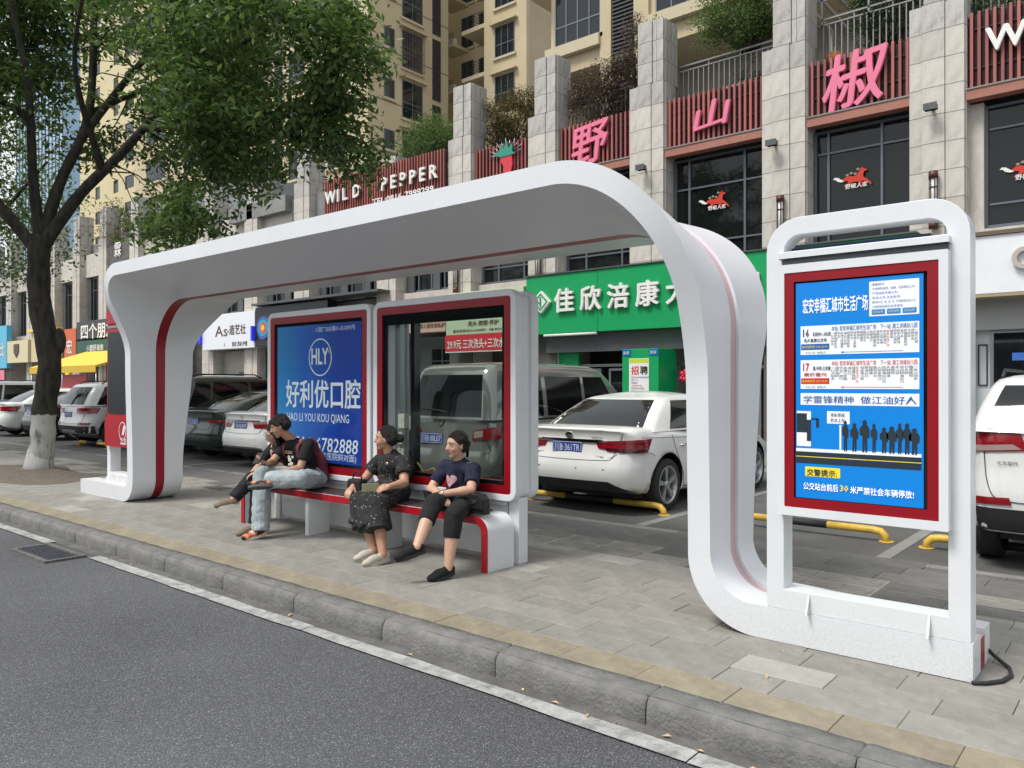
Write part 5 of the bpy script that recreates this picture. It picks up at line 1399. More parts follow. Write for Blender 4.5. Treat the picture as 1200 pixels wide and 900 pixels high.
def leaves_object(name, centers, m, parent, n_per, spread, size, rng, droop=.4, flat=.5):
    """many small pointed leaves (4-vertex kites, folded) scattered around twig points"""
    C = np.repeat(np.asarray(centers, dtype=float), n_per, axis=0); N = len(C)
    off = rng.normal(0, 1, (N, 3)) * np.array([spread, spread, spread*.6]); P = C + off
    th = rng.uniform(0, 2*np.pi, N); tilt = rng.normal(-droop, .45, N)
    d = np.stack([np.cos(th)*np.cos(tilt), np.sin(th)*np.cos(tilt), np.sin(tilt)], 1)
    up = np.tile([0., 0., 1.], (N, 1)) + rng.normal(0, flat, (N, 3))
    s = np.cross(d, up); s /= np.linalg.norm(s, axis=1, keepdims=True) + 1e-9
    nn = np.cross(s, d)
    L = size * rng.uniform(.6, 1.3, (N, 1)); W = L * rng.uniform(.36, .52, (N, 1))
    v = np.stack([P, P + d*L*.45 + s*W*.5 + nn*L*.06, P + d*L, P + d*L*.45 - s*W*.5 + nn*L*.06], 1).reshape(-1, 3)
    off_ = root_off(parent) if parent is not None else Vector((0, 0, 0))
    v = v - np.array(off_)
    me = bpy.data.meshes.new(name); me.vertices.add(len(v)); me.vertices.foreach_set('co', v.ravel())
    idx = np.arange(N)*4; tri = np.stack([idx, idx+1, idx+2, idx, idx+2, idx+3], 1).ravel()
    me.loops.add(len(tri)); me.loops.foreach_set('vertex_index', tri)
    me.polygons.add(2*N); me.polygons.foreach_set('loop_start', np.arange(2*N)*3); me.polygons.foreach_set('loop_total', np.full(2*N, 3))
    me.update(calc_edges=True); me.materials.append(m)
    o = bpy.data.objects.new(name, me); COL.objects.link(o)
    if parent is not None: o.parent = parent
    return o
def limb(mb, pts, r0, r1, seg=10, wob=.04):
    """smooth tapered limb through control points"""
    P = [Vector(p) for p in pts]; out_ = []; n = len(P)
    for i in range(n-1):
        p0, p1, p2, p3 = P[max(i-1, 0)], P[i], P[i+1], P[min(i+2, n-1)]
        K = 6
        for k in range(K + (1 if i == n-2 else 0)):
            t = k/K
            q = .5*((2*p1) + (-p0+p2)*t + (2*p0-5*p1+4*p2-p3)*t*t + (-p0+3*p1-3*p2+p3)*t**3)
            out_.append(q)
    m = len(out_); rad = [lerp(r0, r1, (i/(m-1))**.8) * (1 + wob*math.sin(i*1.7)) for i in range(m)]
    mb.tube(out_, rad, seg); return out_
tree = thing('street_tree', 'large leafy street tree with dark trunk and whitewashed base at the left', 'tree', (-15.55, 5.28, 0))
rng = np.random.default_rng(4)
tb = MB(); B = (-15.55, 5.28)
trunk_pts = [(B[0], B[1], -.05), (B[0]+.06, B[1]+.05, .5), (B[0]+.10, B[1]+.06, 1.1), (B[0]+.16, B[1]+.13, 2.0), (B[0]+.02, B[1]+.02, 3.0), (B[0]+.02, B[1], 3.9), (B[0]+.05, B[1]+.02, 4.25)]
P_ = [Vector(p) for p in trunk_pts]
limb(tb, trunk_pts, .21, .178, 16, .05)
tb.ball((B[0]+.27, B[1]+.25, 2.35), (.11, .11, .24), 10, 8)
tb.tube([(B[0], B[1], -.03), (B[0]+.01, B[1]+.01, .12), (B[0]+.03, B[1]+.03, .4)], [.27, .24, .20], 16)
tb.build('trunk', M['bark'], tree)
tips = []
def tree_limb(pts, r0, r1, nm='limb'):
    b = MB(); L = limb(b, pts, r0, r1); b.build(nm, M['bark'], tree); return L
fx, fy, fz = B[0]+.05, B[1]+.02, 4.1
R_ = (0.766, 0.643)   # direction across the street view
def off(dx, dd, z): # dx along view-right, dd away
    return (fx + R_[0]*dx - .643*dd, fy + R_[1]*dx + .766*dd, z)
limbs = []
limbs.append(tree_limb([(fx, fy, fz-.1), off(.75, -.1, 4.95), off(1.7, -.3, 5.75), off(2.6, -.5, 6.7), off(3.2, -.7, 7.7)], .13, .04))
limbs.append(tree_limb([(fx, fy, fz), off(.28, .1, 5.2), off(.75, .2, 6.5), off(.9, .1, 8.3), off(1.0, 0, 9.6)], .12, .04))
limbs.append(tree_limb([(fx, fy, fz-.1), off(-.08, -.1, 5.3), off(-.05, -.3, 6.8), off(-.3, -.5, 8.6)], .11, .04))
limbs.append(tree_limb([(fx, fy, fz-.2), off(-.9, -.1, 5.0), off(-1.8, .1, 5.7), off(-3.0, .3, 6.8)], .12, .04))
limbs.append(tree_limb([(limbs[1][10]), off(1.5, .0, 7.0), off(2.6, -.3, 8.0), off(3.4, -.6, 8.8)], .08, .03))
limbs.append(tree_limb([(limbs[0][14]), off(3.0, -.9, 5.9), off(4.2, -1.1, 5.85), off(5.2, -1.3, 5.5)], .06, .018))
limbs.append(tree_limb([(limbs[0][20]), off(3.9, -.9, 7.3), off(5.0, -1.4, 7.6)], .06, .02))
limbs.append(tree_limb([(limbs[0][9]), off(1.4, -1.4, 6.6), off(2.2, -2.6, 7.4)], .07, .02))
limbs.append(tree_limb([(limbs[2][10]), off(-1.2, -1.0, 7.0), off(-2.2, -1.8, 7.8)], .07, .02))
limbs.append(tree_limb([(limbs[1][12]), off(1.4, 1.4, 7.5), off(2.2, 2.6, 8.4)], .07, .02))
pool = [p for L in limbs for p in L[4:]]
# crown volumes (centre across/away/height, radii) and leaf clumps inside
vols = [((1.2, 1.0, 8.2), (3.6, 2.2, 2.5), 420), ((3.5, -.3, 7.6), (2.3, 2.2, 2.2), 330), ((-2.2, -.2, 7.9), (2.6, 2.4, 2.2), 300),
        ((4.3, -1.5, 6.7), (1.7, 1.6, 1.5), 250), ((2.2, .8, 5.8), (1.8, 1.2, .8), 90), ((2.75, -1.0, 4.35), (.75, .7, .55), 55), ((5.3, -1.0, 5.5), (.9, .8, .5), 45), ((5.7, -1.6, 6.7), (.8, 1.0, .8), 60), ((-.2, 1.8, 8.6), (2.8, 1.6, 2.2), 260), ((-2.4, 1.0, 9.0), (2.4, 1.6, 1.8), 160),
        ((4.1, -1.2, 5.2), (.8, .8, .55), 55), ((-1.5, -1.6, 6.3), (1.3, 1.2, 1.0), 100), ((-3.0, -.6, 6.3), (1.3, 1.1, 1.1), 90), ((5.2, -1.8, 7.2), (1.0, 1.2, 1.3), 130)]
cent = []
for (c, r, n) in vols:
    for _ in range(n):
        while True:
            q = rng.uniform(-1, 1, 3)
            if .10 < (q**2).sum() < 1: break
        s = 1.0
        dx, dd, zz = c[0]+q[0]*r[0]*s, c[1]+q[1]*r[1]*s, c[2]+q[2]*r[2]*s
        # gaps: coarse noise removes whole pockets
        if mnoise.noise(Vector((dx*.75, dd*.75, zz*.95))) < .02: continue
        cent.append(off(dx, dd, zz))
# twigs to the nearest limb point
tw = MB()
for i, c in enumerate(cent):
    if i % 3: continue
    cv = Vector(c); q = min(pool, key=lambda p: (p-cv).length_squared)
    if (q-cv).length > 3.0: continue
    mid = (q+cv)/2 + Vector((rng.uniform(-.2, .2), rng.uniform(-.2, .2), rng.uniform(0, .3)))
    tw.tube([q, mid, cv], [.018, .012, .005], 4, caps=False)
o = tw.build('twigs', M['bark'], tree); o['kind'] = 'stuff'
o = leaves_object('crown', cent, M['leaf'], tree, 62, .22, .145, rng); o['kind'] = 'stuff'
# neighbouring street tree, only its crown edge reaches into the picture
def simple_tree(x, y, label, h=3.8, r=3.0, seed=1, n=420, dens=34, size=.11, m='leaf', group=None):
    rg = np.random.default_rng(seed); t = thing('street_tree', label, 'tree', (x, y, 0), 0, group)
    b = MB(); L = limb(b, [(x, y, -.05), (x+.1, y, h*.5), (x, y+.05, h), (x+.1, y, h+1.5)], .22, .14, 10); b.build('trunk', M['bark'], t)
    pl_ = []
    for k in range(6):
        a = k*1.05+seed; b = MB(); L = limb(b, [(x, y, h-.2), (x+r*.35*math.cos(a), y+r*.35*math.sin(a), h+1.0), (x+r*.8*math.cos(a), y+r*.8*math.sin(a), h+2.2+.4*(k % 3))], .1, .03, 7); b.build('limb', M['bark'], t); pl_ += L
    cs = []
    while len(cs) < n:
        q = rg.uniform(-1, 1, 3)
        if not .2 < (q**2).sum() < 1: continue
        c = (x+q[0]*r, y+q[1]*r, h+1.9+q[2]*r*.72)
        if mnoise.noise(Vector(c)*.7) < -.2: continue
        cs.append(c)
    o = leaves_object('crown', cs, M[m], t, dens, r*.09, size, rg); o['kind'] = 'stuff'
    return t
simple_tree(-22.0, 4.9, 'leafy street tree at the far left, only its crown edge in view', 3.9, 3.4, 2, 560, 40, .12)
simple_tree(-31.5, 5.1, 'smaller street tree in the distance behind the big trunk', 4.6, 2.4, 5, 300, 26, .12)
# ---------------- plants on the terrace
def bush(x, y, z, r, label, m='leaf2', n=120, dens=40, size=.07, seed=1, cat='shrub', stems=True, nm='terrace_shrub', group=None, spread=None):
    rg = np.random.default_rng(seed); t = thing(nm, label, cat, (x, y, z), 0, group)
    cs = []
    while len(cs) < n:
        q = rg.uniform(-1, 1, 3)
        if not (q**2).sum() < 1: continue
        if mnoise.noise(Vector((x+q[0]*r[0], y+q[1]*r[1], z+q[2]*r[2]))*1.3) < -.25: continue
        cs.append((x+q[0]*r[0], y+q[1]*r[1], z+r[2]+q[2]*r[2]))
    o = leaves_object('foliage', cs, M[m], t, dens, spread or min(r)*.22, size, rg); o['kind'] = 'stuff'
    if stems:
        b = MB()
        for k in range(0, len(cs), 4):
            c = Vector(cs[k]); b0 = Vector((x+(c.x-x)*.2, y+(c.y-y)*.3, z)); b.tube([b0, (b0+c)/2+Vector((rg.uniform(-.1,.1), 0, .05)), c], [.015, .01, .004], 4, caps=False)
        o = b.build('stems', mat_stem, t); o['kind'] = 'stuff'
    return t
mat_stem = mat('brown_stem', (.05, .035, .025), .9)
bush(-18.9, 18.4, 8.35, (1.35, .9, 1.1), 'round dark green bush on the terrace left of the tallest pilaster', m='leaf', n=300, dens=60, size=.08, seed=3)
bush(-15.1, 17.9, 8.5, (1.35, .6, .95), 'reddish green hedge spilling over the slatted sign with the pepper emblem', 'leafred', 240, 60, .065, 4)
bush(-15.1, 17.9, 8.3, (1.3, .5, .5), 'dark underside of the hedge above the pepper emblem, bare twigs', 'dead', 120, 40, .06, 5)
bush(-11.6, 17.9, 8.4, (1.35, .55, 1.0), 'tangle of dead brown ivy behind the big pink character sign', 'dead', 330, 60, .06, 6)
bush(-10.6, 17.7, 9.1, (.5, .35, 1.1), 'dead brown ivy climbing the tall stone pilaster', 'dead', 120, 40, .055, 7)
bush(-10.0, 17.5, 10.4, (.45, .3, .3), 'sparse green tuft growing on top of the tall stone pilaster', 'leaf', 16, 22, .06, 8)
bush(-7.7, 18.0, 9.6, (1.25, .8, .95), 'bright green spreading shrub on the terrace above the three stroke pink character', 'leaf', 330, 60, .07, 9)
bush(-7.4, 18.3, 8.5, (.9, .5, .6), 'dark potted plants with red flowers on the terrace beside the railing', 'leaf2', 60, 30, .06, 10)
bush(-4.6, 18.3, 8.6, (.75, .6, 1.3), 'dark green climbing shrub behind the railing over the right pink character', 'leaf2', 200, 50, .065, 11)
bush(-2.0, 18.0, 8.6, (1.3, .6, .55), 'dark green shrub above the white letter at top right', 'leaf2', 150, 50, .065, 12)
bush(-21.0, 17.7, 8.45, (.8, .5, .45), 'low green plant on the terrace just above the white latin letters', 'leaf2', 90, 40, .06, 13)
bush(-41.2, 17.6, 8.4, (1.6, .9, 1.3), 'green terrace shrub with pink blossom in the distance', 'leafred', 120, 40, .1, 14)
bush(-37, 17.6, 8.3, (1.2, .6, .8), 'distant green terrace shrub over the far pilasters', 'leaf', 90, 40, .1, 15)
bush(-34, 17.5, 8.4, (1.0, .6, .8), 'distant dark terrace shrub right of the far pilaster', 'leaf2', 90, 40, .1, 16)
# ================================================================ CARS
def pmat(name, c, metal=.0, rough=.28): return mat(name, c, rough, metal, var=.03, vscale=2, coat=.8, grime=.10, dirt=(.2, .18, .15))
M['tyre'] = mat('tyre_rubber', (.018, .018, .018), .8, var=.2, vscale=10)
M['rim'] = mat('alloy_rim', (.45, .46, .47), .3, .7)
M['rimdark'] = mat('rim_dark', (.02, .02, .022), .4, .3)
M['carglass'] = glass_mat('car_glass', (.25, .28, .28), .35, .03, (.006, .007, .008))
M['lampred'] = mat('tail_lamp_red', (.22, .002, .006), .15, coat=.3)
M['lampdark'] = mat('tail_lamp_dark_red', (.06, .002, .006), .12, coat=.3)
M['lampclear'] = mat('lamp_clear', (.30, .22, .22), .15, coat=.5)
M['chrome'] = mat('chrome', (.6, .61, .62), .12, 1.0)
M['plate'] = mat('plate_blue', (.008, .05, .30), .4)
M['under'] = mat('black_plastic', (.012, .012, .013), .6)
def interp(tab, t):
    """smooth piecewise interpolation of [(t,v),...]"""
    if t <= tab[0][0]: return tab[0][1]
    for (a, va), (b, vb) in zip(tab[:-1], tab[1:]):
        if t <= b:
            u = (t-a)/(b-a); return lerp(va, vb, u*u*(3-2*u) if True else u)
    return tab[-1][1]
def lint(tab, t):
    if t <= tab[0][0]: return tab[0][1]
    for (a, va), (b, vb) in zip(tab[:-1], tab[1:]):
        if t <= b: return lerp(va, vb, (t-a)/(b-a))
    return tab[-1][1]
def densify(pts, K=5):
    P = [Vector(p) for p in pts]; out_ = []; n = len(P)
    for i in range(n-1):
        p0, p1, p2, p3 = P[max(i-1, 0)], P[i], P[i+1], P[min(i+2, n-1)]
        for k in range(K): t = k/K; out_.append(tuple(.5*((2*p1)+(-p0+p2)*t*.6+(2*p0-5*p1+4*p2-p3)*t*t*.6+(-p0+3*p1-3*p2+p3)*t**3*.6 + (p2-p1)*2*.4*t)))
    out_.append(tuple(P[-1])); return out_
class Car:
    """spec: L,W,H, belt (y->z), top profile, rear profile (z->y), greenhouse table (t->y0,y1,w,z)"""
    def __init__(s, **k): s.__dict__.update(k)
    def hw(s, y):       # half width in plan
        L = s.L; e = min(y, L-y); r = 1.1 if y > L/2 else .9
        return s.W/2 * (1 - s.taper*max(0, 1-e/r)**2)
    def yr(s, x, z):    # rear surface
        b = lint(s.rear, z); w = s.hw(0); ax = abs(x); R = s.Rc
        y = b + .05*(ax/w)**2
        if ax > w-R: q = min(1, (ax-(w-R))/R); y += R*(1-math.sqrt(max(0, 1-q*q)))
        return y
    def yf(s, x, z):
        b = lint(s.front, z); w = s.hw(s.L); ax = abs(x); R = .35
        y = b + .10*(ax/w)**2
        if ax > w-R: q = min(1, (ax-(w-R))/R); y += R*(1-math.sqrt(max(0, 1-q*q)))
        return s.L - y
    def section(s, y):
        """half cross-section bottom centre -> top centre: list of (x,z)"""
        w = s.hw(y); zb = interp(s.bot, y/s.L); zt = interp(s.top, y/s.L); h = zt-zb; c = s.crown
        prof = [(0, 0), (.80, .0), (.90, .015), (.955, .06), (.975, .16), (.985, .28), (.995, .42), (1.0, .55), (.995, .66), (.985, .74), (.972, .81), (.958, .87), (.94, .915), (.912, .95), (.87, .975), (.8, .988), (.55, 1.0), (0, 1.0+c)]
        return [(w*a, zb + h*b) for a, b in prof]
    def body(s, root, paint):
        mb = MB(); N = 44; n = 18; rows = []
        for i in range(N+1):
            t = i/N; y = s.L*t; sec = s.section(min(max(y, .02), s.L-.02)); row = []
            for (x, z) in sec:
                a = max(0, 1-y/.9); b_ = max(0, 1-(s.L-y)/1.0)
                yy = y
                if y < .9:
                    y0 = s.yr(x, z); yy = lerp(y0, .9, y/.9)
                if s.L-y < 1.0:
                    y1 = s.yf(x, z); yy = lerp(y1, s.L-1.0, (s.L-y)/1.0)
                row.append((x, yy, z))
            full = row + [(-p[0], p[1], p[2]) for p in row[-2:0:-1]]; full.append(full[0]); rows.append(full)
        mb.grid(rows, 0, True)
        # rear and front end caps, rows across
        for y, fn in ((.02, s.yr), (s.L-.02, s.yf)):
            sec = s.section(y); G = []
            K = 20
            for (x, z) in sec:
                G.append([(x*(2*k/K-1), fn(x*(2*k/K-1), z), z) for k in range(K+1)])
            mb.grid(G, 0, True)
        o = mb.build('body', [paint, M['under']], root, local=True, weld=True)
        # wheel openings
        bm = bmesh.new()
        for wy in (s.wr, s.wf):
            for sx in (-1, 1):
                mtx = Matrix.Translation((sx*(s.W/2-.02), wy, s.wrad+.02)) @ Matrix.Rotation(math.pi/2, 4, 'Y')
                bmesh.ops.create_cone(bm, cap_ends=True, segments=28, radius1=s.wrad+.055, radius2=s.wrad+.055, depth=.46, matrix=mtx)
        cm = bpy.data.meshes.new('cut'); bm.to_mesh(cm); bm.free(); cm.materials.append(M['under'])
        for p in cm.polygons: p.use_smooth = False
        co = bpy.data.objects.new('cut', cm); COL.objects.link(co)
        md = o.modifiers.new('b', 'BOOLEAN'); md.operation = 'DIFFERENCE'; md.object = co; md.solver = 'EXACT'; md.material_mode = 'TRANSFER'
        o.parent = None; dg = bpy.context.evaluated_depsgraph_get(); me = bpy.data.meshes.new_from_object(o.evaluated_get(dg))
        o.modifiers.clear(); old = o.data; o.data = me; o.parent = root; bpy.data.meshes.remove(old); bpy.data.objects.remove(co)
        return o
    # greenhouse: levels t 0..1 -> z, y0 (rear), y1 (front), w
    def gh(s, t):
        z = lerp(s.g['z0'], s.g['z1'], t); e = t
        y0 = lint(s.g['rear'], t); y1 = lint(s.g['front'], t); w = lint(s.g['w'], t)
        return z, y0, y1, w
    def greenhouse(s, root, paint):
        mb = MB(); rings = []; T = [0, .15, .3, .45, .6, .75, .86, .93, .975, 1.0]
        def ringat(z, y0, y1, w, k=1.0):
            P = []; r = s.g.get('r', .16); n = 5; bow = .10
            cs = ((w-r, y0+r, -90), (w-r, y1-r, 0), (-w+r, y1-r, 90), (-w+r, y0+r, 180))
            for cx, cy, a0 in cs:
                for i in range(n+1):
                    a = math.radians(a0+90*i/n); x, y = cx+r*math.cos(a), cy+r*math.sin(a)
                    f = 1-(x/w)**2
                    if y < (y0+y1)/2: y -= bow*.5*f
                    else: y += bow*.9*f
                    P.append((x, y, z))
            # side subdivisions added by inserting midpoints
            out_ = []
            m = len(P)
            for i in range(m):
                a, b = P[i], P[(i+1) % m]; out_.append(a)
                d = math.dist(a, b); K = int(d/.25)
                for q in range(1, K): out_.append(tuple(lerp(a[j], b[j], q/K) for j in range(3)))
            return out_
        ref = None
        for t in T:
            z, y0, y1, w = s.gh(t); R = ringat(z, y0, y1, w)
            rings.append(R)
        cnt_ = min(len(r) for r in rings)
        # resample rings to equal counts by corner-consistent parameter
        def resample(R, N=72):
            Ls = [0]; 
            for i in range(len(R)): Ls.append(Ls[-1] + math.dist(R[i], R[(i+1) % len(R)]))
            out_ = []
            for k in range(N):
                d = Ls[-1]*k/N; i = max(j for j in range(len(R)) if Ls[j] <= d+1e-9); u = (d-Ls[i])/max(1e-9, Ls[i+1]-Ls[i]); a, b = R[i], R[(i+1) % len(R)]
                out_.append(tuple(lerp(a[j], b[j], u) for j in range(3)))
            return out_
        # equal structure: use fixed parametric ring instead
        rings = []
        for t in T:
            z, y0, y1, w = s.gh(t); r = s.g.get('r', .16); P = []
            def seg(ax, ay, bx, by, K): 
                for q in range(K): P.append((lerp(ax, bx, q/K), lerp(ay, by, q/K)))
            for (cx, cy, a0, nx_, ny_) in ((w-r, y0+r, -90, w, y1-r), (w-r, y1-r, 0, -w+r, y1), (-w+r, y1-r, 90, -w, y0+r), (-w+r, y0+r, 180, w-r, y0)):
                for i in range(5):
                    a = math.radians(a0+90*i/5); P.append((cx+r*math.cos(a), cy+r*math.sin(a)))
                a = math.radians(a0+90); ex, ey = cx+r*math.cos(a), cy+r*math.sin(a)
                seg(ex, ey, nx_, ny_, 8)
            ring = []
            for x, y in P:
                f = max(0, 1-(x/w)**2)
                y += (-.05*f if y < (y0+y1)/2 else .09*f)
                ring.append((x, y, z))
            rings.append(ring + [ring[0]])
        mb.grid(rings, 0, True)
        # roof crown: shrink rings
        z, y0, y1, w = s.gh(1.0); top = rings[-1]; cx, cy = 0, (y0+y1)/2; G = [top]
        for k in (.97, .9, .75, .5, .25, .02):
            G.append([(cx+(p[0]-cx)*k, cy+(p[1]-cy)*k, p[2] + s.g['crown']*(1-k*k)) for p in top])
        mb.grid(G, 0, True)
        return mb.build('roof_and_pillars', paint, root, local=True, weld=True)
    def rear_pt(s, u, t, eps=.006):     # greenhouse rear surface; u in -1..1
        z, y0, y1, w = s.gh(t); r = s.g.get('r', .16); x = u*(w-r*.35)
        f = max(0, 1-(x/w)**2); y = y0 - .05*f
        if abs(x) > w-r: q = (abs(x)-(w-r))/r; y += r*(1-math.sqrt(max(0, 1-q*q)))
        return (x, y-eps, z)
    def front_pt(s, u, t, eps=.006):
        z, y0, y1, w = s.gh(t); r = s.g.get('r', .16); x = u*(w-r*.35)
        f = max(0, 1-(x/w)**2); y = y1 + .09*f
        if abs(x) > w-r: q = (abs(x)-(w-r))/r; y -= r*(1-math.sqrt(max(0, 1-q*q)))
        return (x, y+eps, z)
    def side_pt(s, y, t, sx, eps=.005):
        z, y0, y1, w = s.gh(t); r = s.g.get('r', .16); x = w
        if y < y0+r: q = min(1, (y0+r-y)/r); x = w-r+r*math.sqrt(max(0, 1-q*q))
        if y > y1-r: q = min(1, (y-y1+r)/r); x = w-r+r*math.sqrt(max(0, 1-q*q))
        return (sx*(x+eps), y, z)
    def windows(s, root):
        K = 12
        g = MB(); t0, t1 = s.g.get('gt', (.06, .9)); us = s.g.get('rw', .93)
        g.grid([[s.rear_pt(us*(2*k/K-1)*(1 if 1 else 1), lerp(t0, t1, j/8)) for k in range(K+1)] for j in range(9)], 0, True, True); g.build('rear_window', M['carglass'], root, local=True)
        g = MB(); g.grid([[s.front_pt(.95*(2*k/K-1), lerp(.04, .94, j/8)) for k in range(K+1)] for j in range(9)], 0, True); g.build('windscreen', M['carglass'], root, local=True)
        for sx in (-1, 1):
            for (yb0, yb1, yt0, yt1) in s.g['sides']:
                g = MB(); g.grid([[s.side_pt(lerp(lerp(yb0, yb1, k/8), lerp(yt0, yt1, k/8), j/6), lerp(s.g.get('st0', .05), s.g.get('st1', .84), j/6), sx) for k in range(9)] for j in range(7)], 0, True); g.build('side_window', M['carglass'], root, local=True)
                if s.g.get('trim'):
                    c = MB(); c.tube([s.side_pt(lerp(yb0, yb1, k/8), s.g.get('st0', .05)-.03, sx, .006) for k in range(9)], .008, 5); c.build('window_trim', M['chrome'], root, local=True)
    def wheel(s, root, x, y, sx, spokes=5, proto={}):
        r = s.wrad; key = (round(r, 3), sx, spokes)
        w = bpy.data.objects.new('wheel', None); COL.objects.link(w); w.parent = root; w.location = (x, y, r); w.empty_display_size = .1
        if key not in proto:
            ty = MB(); prof = [(.0, r-.10), (.0, r-.02), (.018, r-.004), (.04, r), (.16, r), (.182, r-.004), (.2, r-.02), (.2, r-.1)]
            n = 36; G = []
            for px_, pr in prof: G.append([(sx*(-px_), pr*math.cos(2*math.pi*k/n), pr*math.sin(2*math.pi*k/n)) for k in range(n+1)])
            ty.grid(G); to = ty.build('tyre', M['tyre'], w, local=True)
            rm = MB(); rr = r-.095
            G = [[(sx*-px_, pr*math.cos(2*math.pi*k/n), pr*math.sin(2*math.pi*k/n)) for k in range(n+1)] for px_, pr in ((.0, rr+.005), (-.004, rr-.008), (.012, rr-.02), (.16, rr-.03))]
            rm.grid(G, 0)
            rm.add([(sx*-.09, (rr-.015)*math.cos(2*math.pi*k/n), (rr-.015)*math.sin(2*math.pi*k/n)) for k in range(n)], [tuple(range(n))], 1)
            for q in range(spokes):
                a = 2*math.pi*q/spokes + .3
                def pt(rad, da, d): return (sx*-d, rad*math.cos(a+da), rad*math.sin(a+da))
                w0, w1 = (.55, .17) if spokes == 5 else (.3, .1)
                vs = [pt(.035, -w0, .02), pt(.035, w0, .02), pt(rr-.01, w1+.12, .012), pt(rr-.01, -w1+.12, .012), pt(.035, -w0, .06), pt(.035, w0, .06), pt(rr-.01, w1+.12, .05), pt(rr-.01, -w1+.12, .05)]
                rm.add(vs, [(0,1,2,3),(4,7,6,5),(0,4,5,1),(1,5,6,2),(2,6,7,3),(3,7,4,0)], 0)
            rm.tube([(sx*-.005, 0, 0), (sx*-.06, 0, 0)], [.045, .055], 16, 0)
            ro = rm.build('rim', [M['rim'], M['rimdark']], w, local=True); proto[key] = (to.data, ro.data)
        else:
            for nm, me in zip(('tyre', 'rim'), proto[key]):
                o = bpy.data.objects.new(nm, me); COL.objects.link(o); o.parent = w
        return w
    def rear_patch(s, root, name, quad, m, eps=.006, K=10, J=5, mirror=False, mi=0, thick=True):
        """patch on the rear skin from four (x,z) corners or an outline function"""
        for sx in ((1, -1) if mirror else (1,)):
            mb = MB(); G = []
            (x0, z0), (x1, z1), (x2, z2), (x3, z3) = quad   # bottom-inner, bottom-outer, top-outer, top-inner
            for j in range(J+1):
                row = []
                for k in range(K+1):
                    a, b_ = k/K, j/J
                    x = lerp(lerp(x0, x1, a), lerp(x3, x2, a), b_); z = lerp(lerp(z0, z1, a), lerp(z3, z2, a), b_)
                    wmax = s.hw(0)*.9995; x_ = max(-wmax, min(wmax, x)); y = s.yr(x_, z); e = eps
                    q = min(1, max(0, (abs(x_)-(s.hw(0)-s.Rc))/s.Rc)); 
                    over = abs(x) - wmax
                    if over > 0: y = s.yr(wmax, z) + over; x_ = math.copysign(s.sidex(y, z), x)
                    row.append((sx*(x_ + math.copysign(e*q, x_)), y - e*(1-q), z))
                G.append(row)
            mb.grid(G, 0, True, sx < 0)
            # thin rim so that the piece has depth
            edge = G[0] + [r[-1] for r in G[1:]] + G[-1][-2::-1] + [r[0] for r in G[-2:0:-1]]
            base = [(p[0]*.995, p[1]+eps*1.6, p[2]) for p in edge]
            mb.grid([edge + [edge[0]], base + [base[0]]], 0, False)
            mb.build(name, m, root, local=True)
    def sidex(s, y, z):
        sec = s.section(y); 
        for (xa, za), (xb, zb) in zip(sec[:-1], sec[1:]):
            if za <= z <= zb and zb > za: return lerp(xa, xb, (z-za)/(zb-za))
        return s.hw(y)
    def side_line(s, root, pts, sx, r=.004, m='under', name='panel_gap'):
        pts = densify(pts); mb = MB(); mb.tube([(sx*(s.sidex(y, z)+.0015), y, z) for y, z in pts], r, 4); mb.build(name, M[m], root, local=True)
    def rear_line(s, root, pts, r=.004, m='under', name='panel_gap', eps=.001):
        pts = densify(pts); mb = MB(); mb.tube([(x, s.yr(x, z)-eps, z) for x, z in pts], r, 4); mb.build(name, M[m], root, local=True)
    def plate(s, root, txt, x, z, mat_='plate'):
        y = min(s.yr(x-.2, z), s.yr(x+.2, z))-.012
        mb = MB(); mb.box(x-.22, x+.22, y, y+.01, z-.07, z+.07); pl_ = mb.build('licence_plate', M[mat_], root, local=True, bevel=.003)
        mb = MB(); mb.ring([(x-.214, z-.064), (x+.214, z-.064), (x+.214, z+.064), (x-.214, z+.064)], [(x-.209, z-.059), (x+.209, z-.059), (x+.209, z+.059), (x-.209, z+.059)], y-.001, y)
        text_on(mb, txt, x-.19, y-.0015, z-.042, .115, .012, fit=.38); 
        o = mb.build('plate_lettering', M['wletter'], None); 
        o.parent = pl_
    def finish(s, root, paint, spokes=5, handles=True):
        s.body(root, paint); s.greenhouse(root, paint); s.windows(root)
        for wy in (s.wr, s.wf):
            for sx in (-1, 1): s.wheel(root, sx*(s.W/2-.012), wy, sx, spokes)
        # dark seat / interior mass so that glass shows something inside
        z, y0, y1, w = s.gh(.02); mb = MB(); mb.box(-w+.12, w-.12, s.wr+.25, s.wr+.75, .4, s.g['z0']+.18); 
        for sx in (-.36, .36): mb.box(sx-.13, sx+.13, s.wr+.3, s.wr+.42, s.g['z0']+.15, s.g['z0']+.36)
        mb.build('rear_seat', M['blackm'], root, local=True)
        for sx in (-1, 1):
            mb = MB(); yy = s.g['sides'][-1][1]-.15 if s.g['sides'] else s.L*.6
            zc = s.g['z0']+.06; mb.ball((sx*(s.W/2+.09), yy+.05, zc), (.10, .06, .075), 10, 8); mb.box(sx*(s.W/2-.04)-.05, sx*(s.W/2-.04)+.08, yy+.02, yy+.06, zc-.05, zc-.02)
            mb.build('door_mirror', paint, root, local=True)
def place(t, x, y, rz=0): t.location = (x, y, 0); t.rotation_euler = (0, 0, rz)

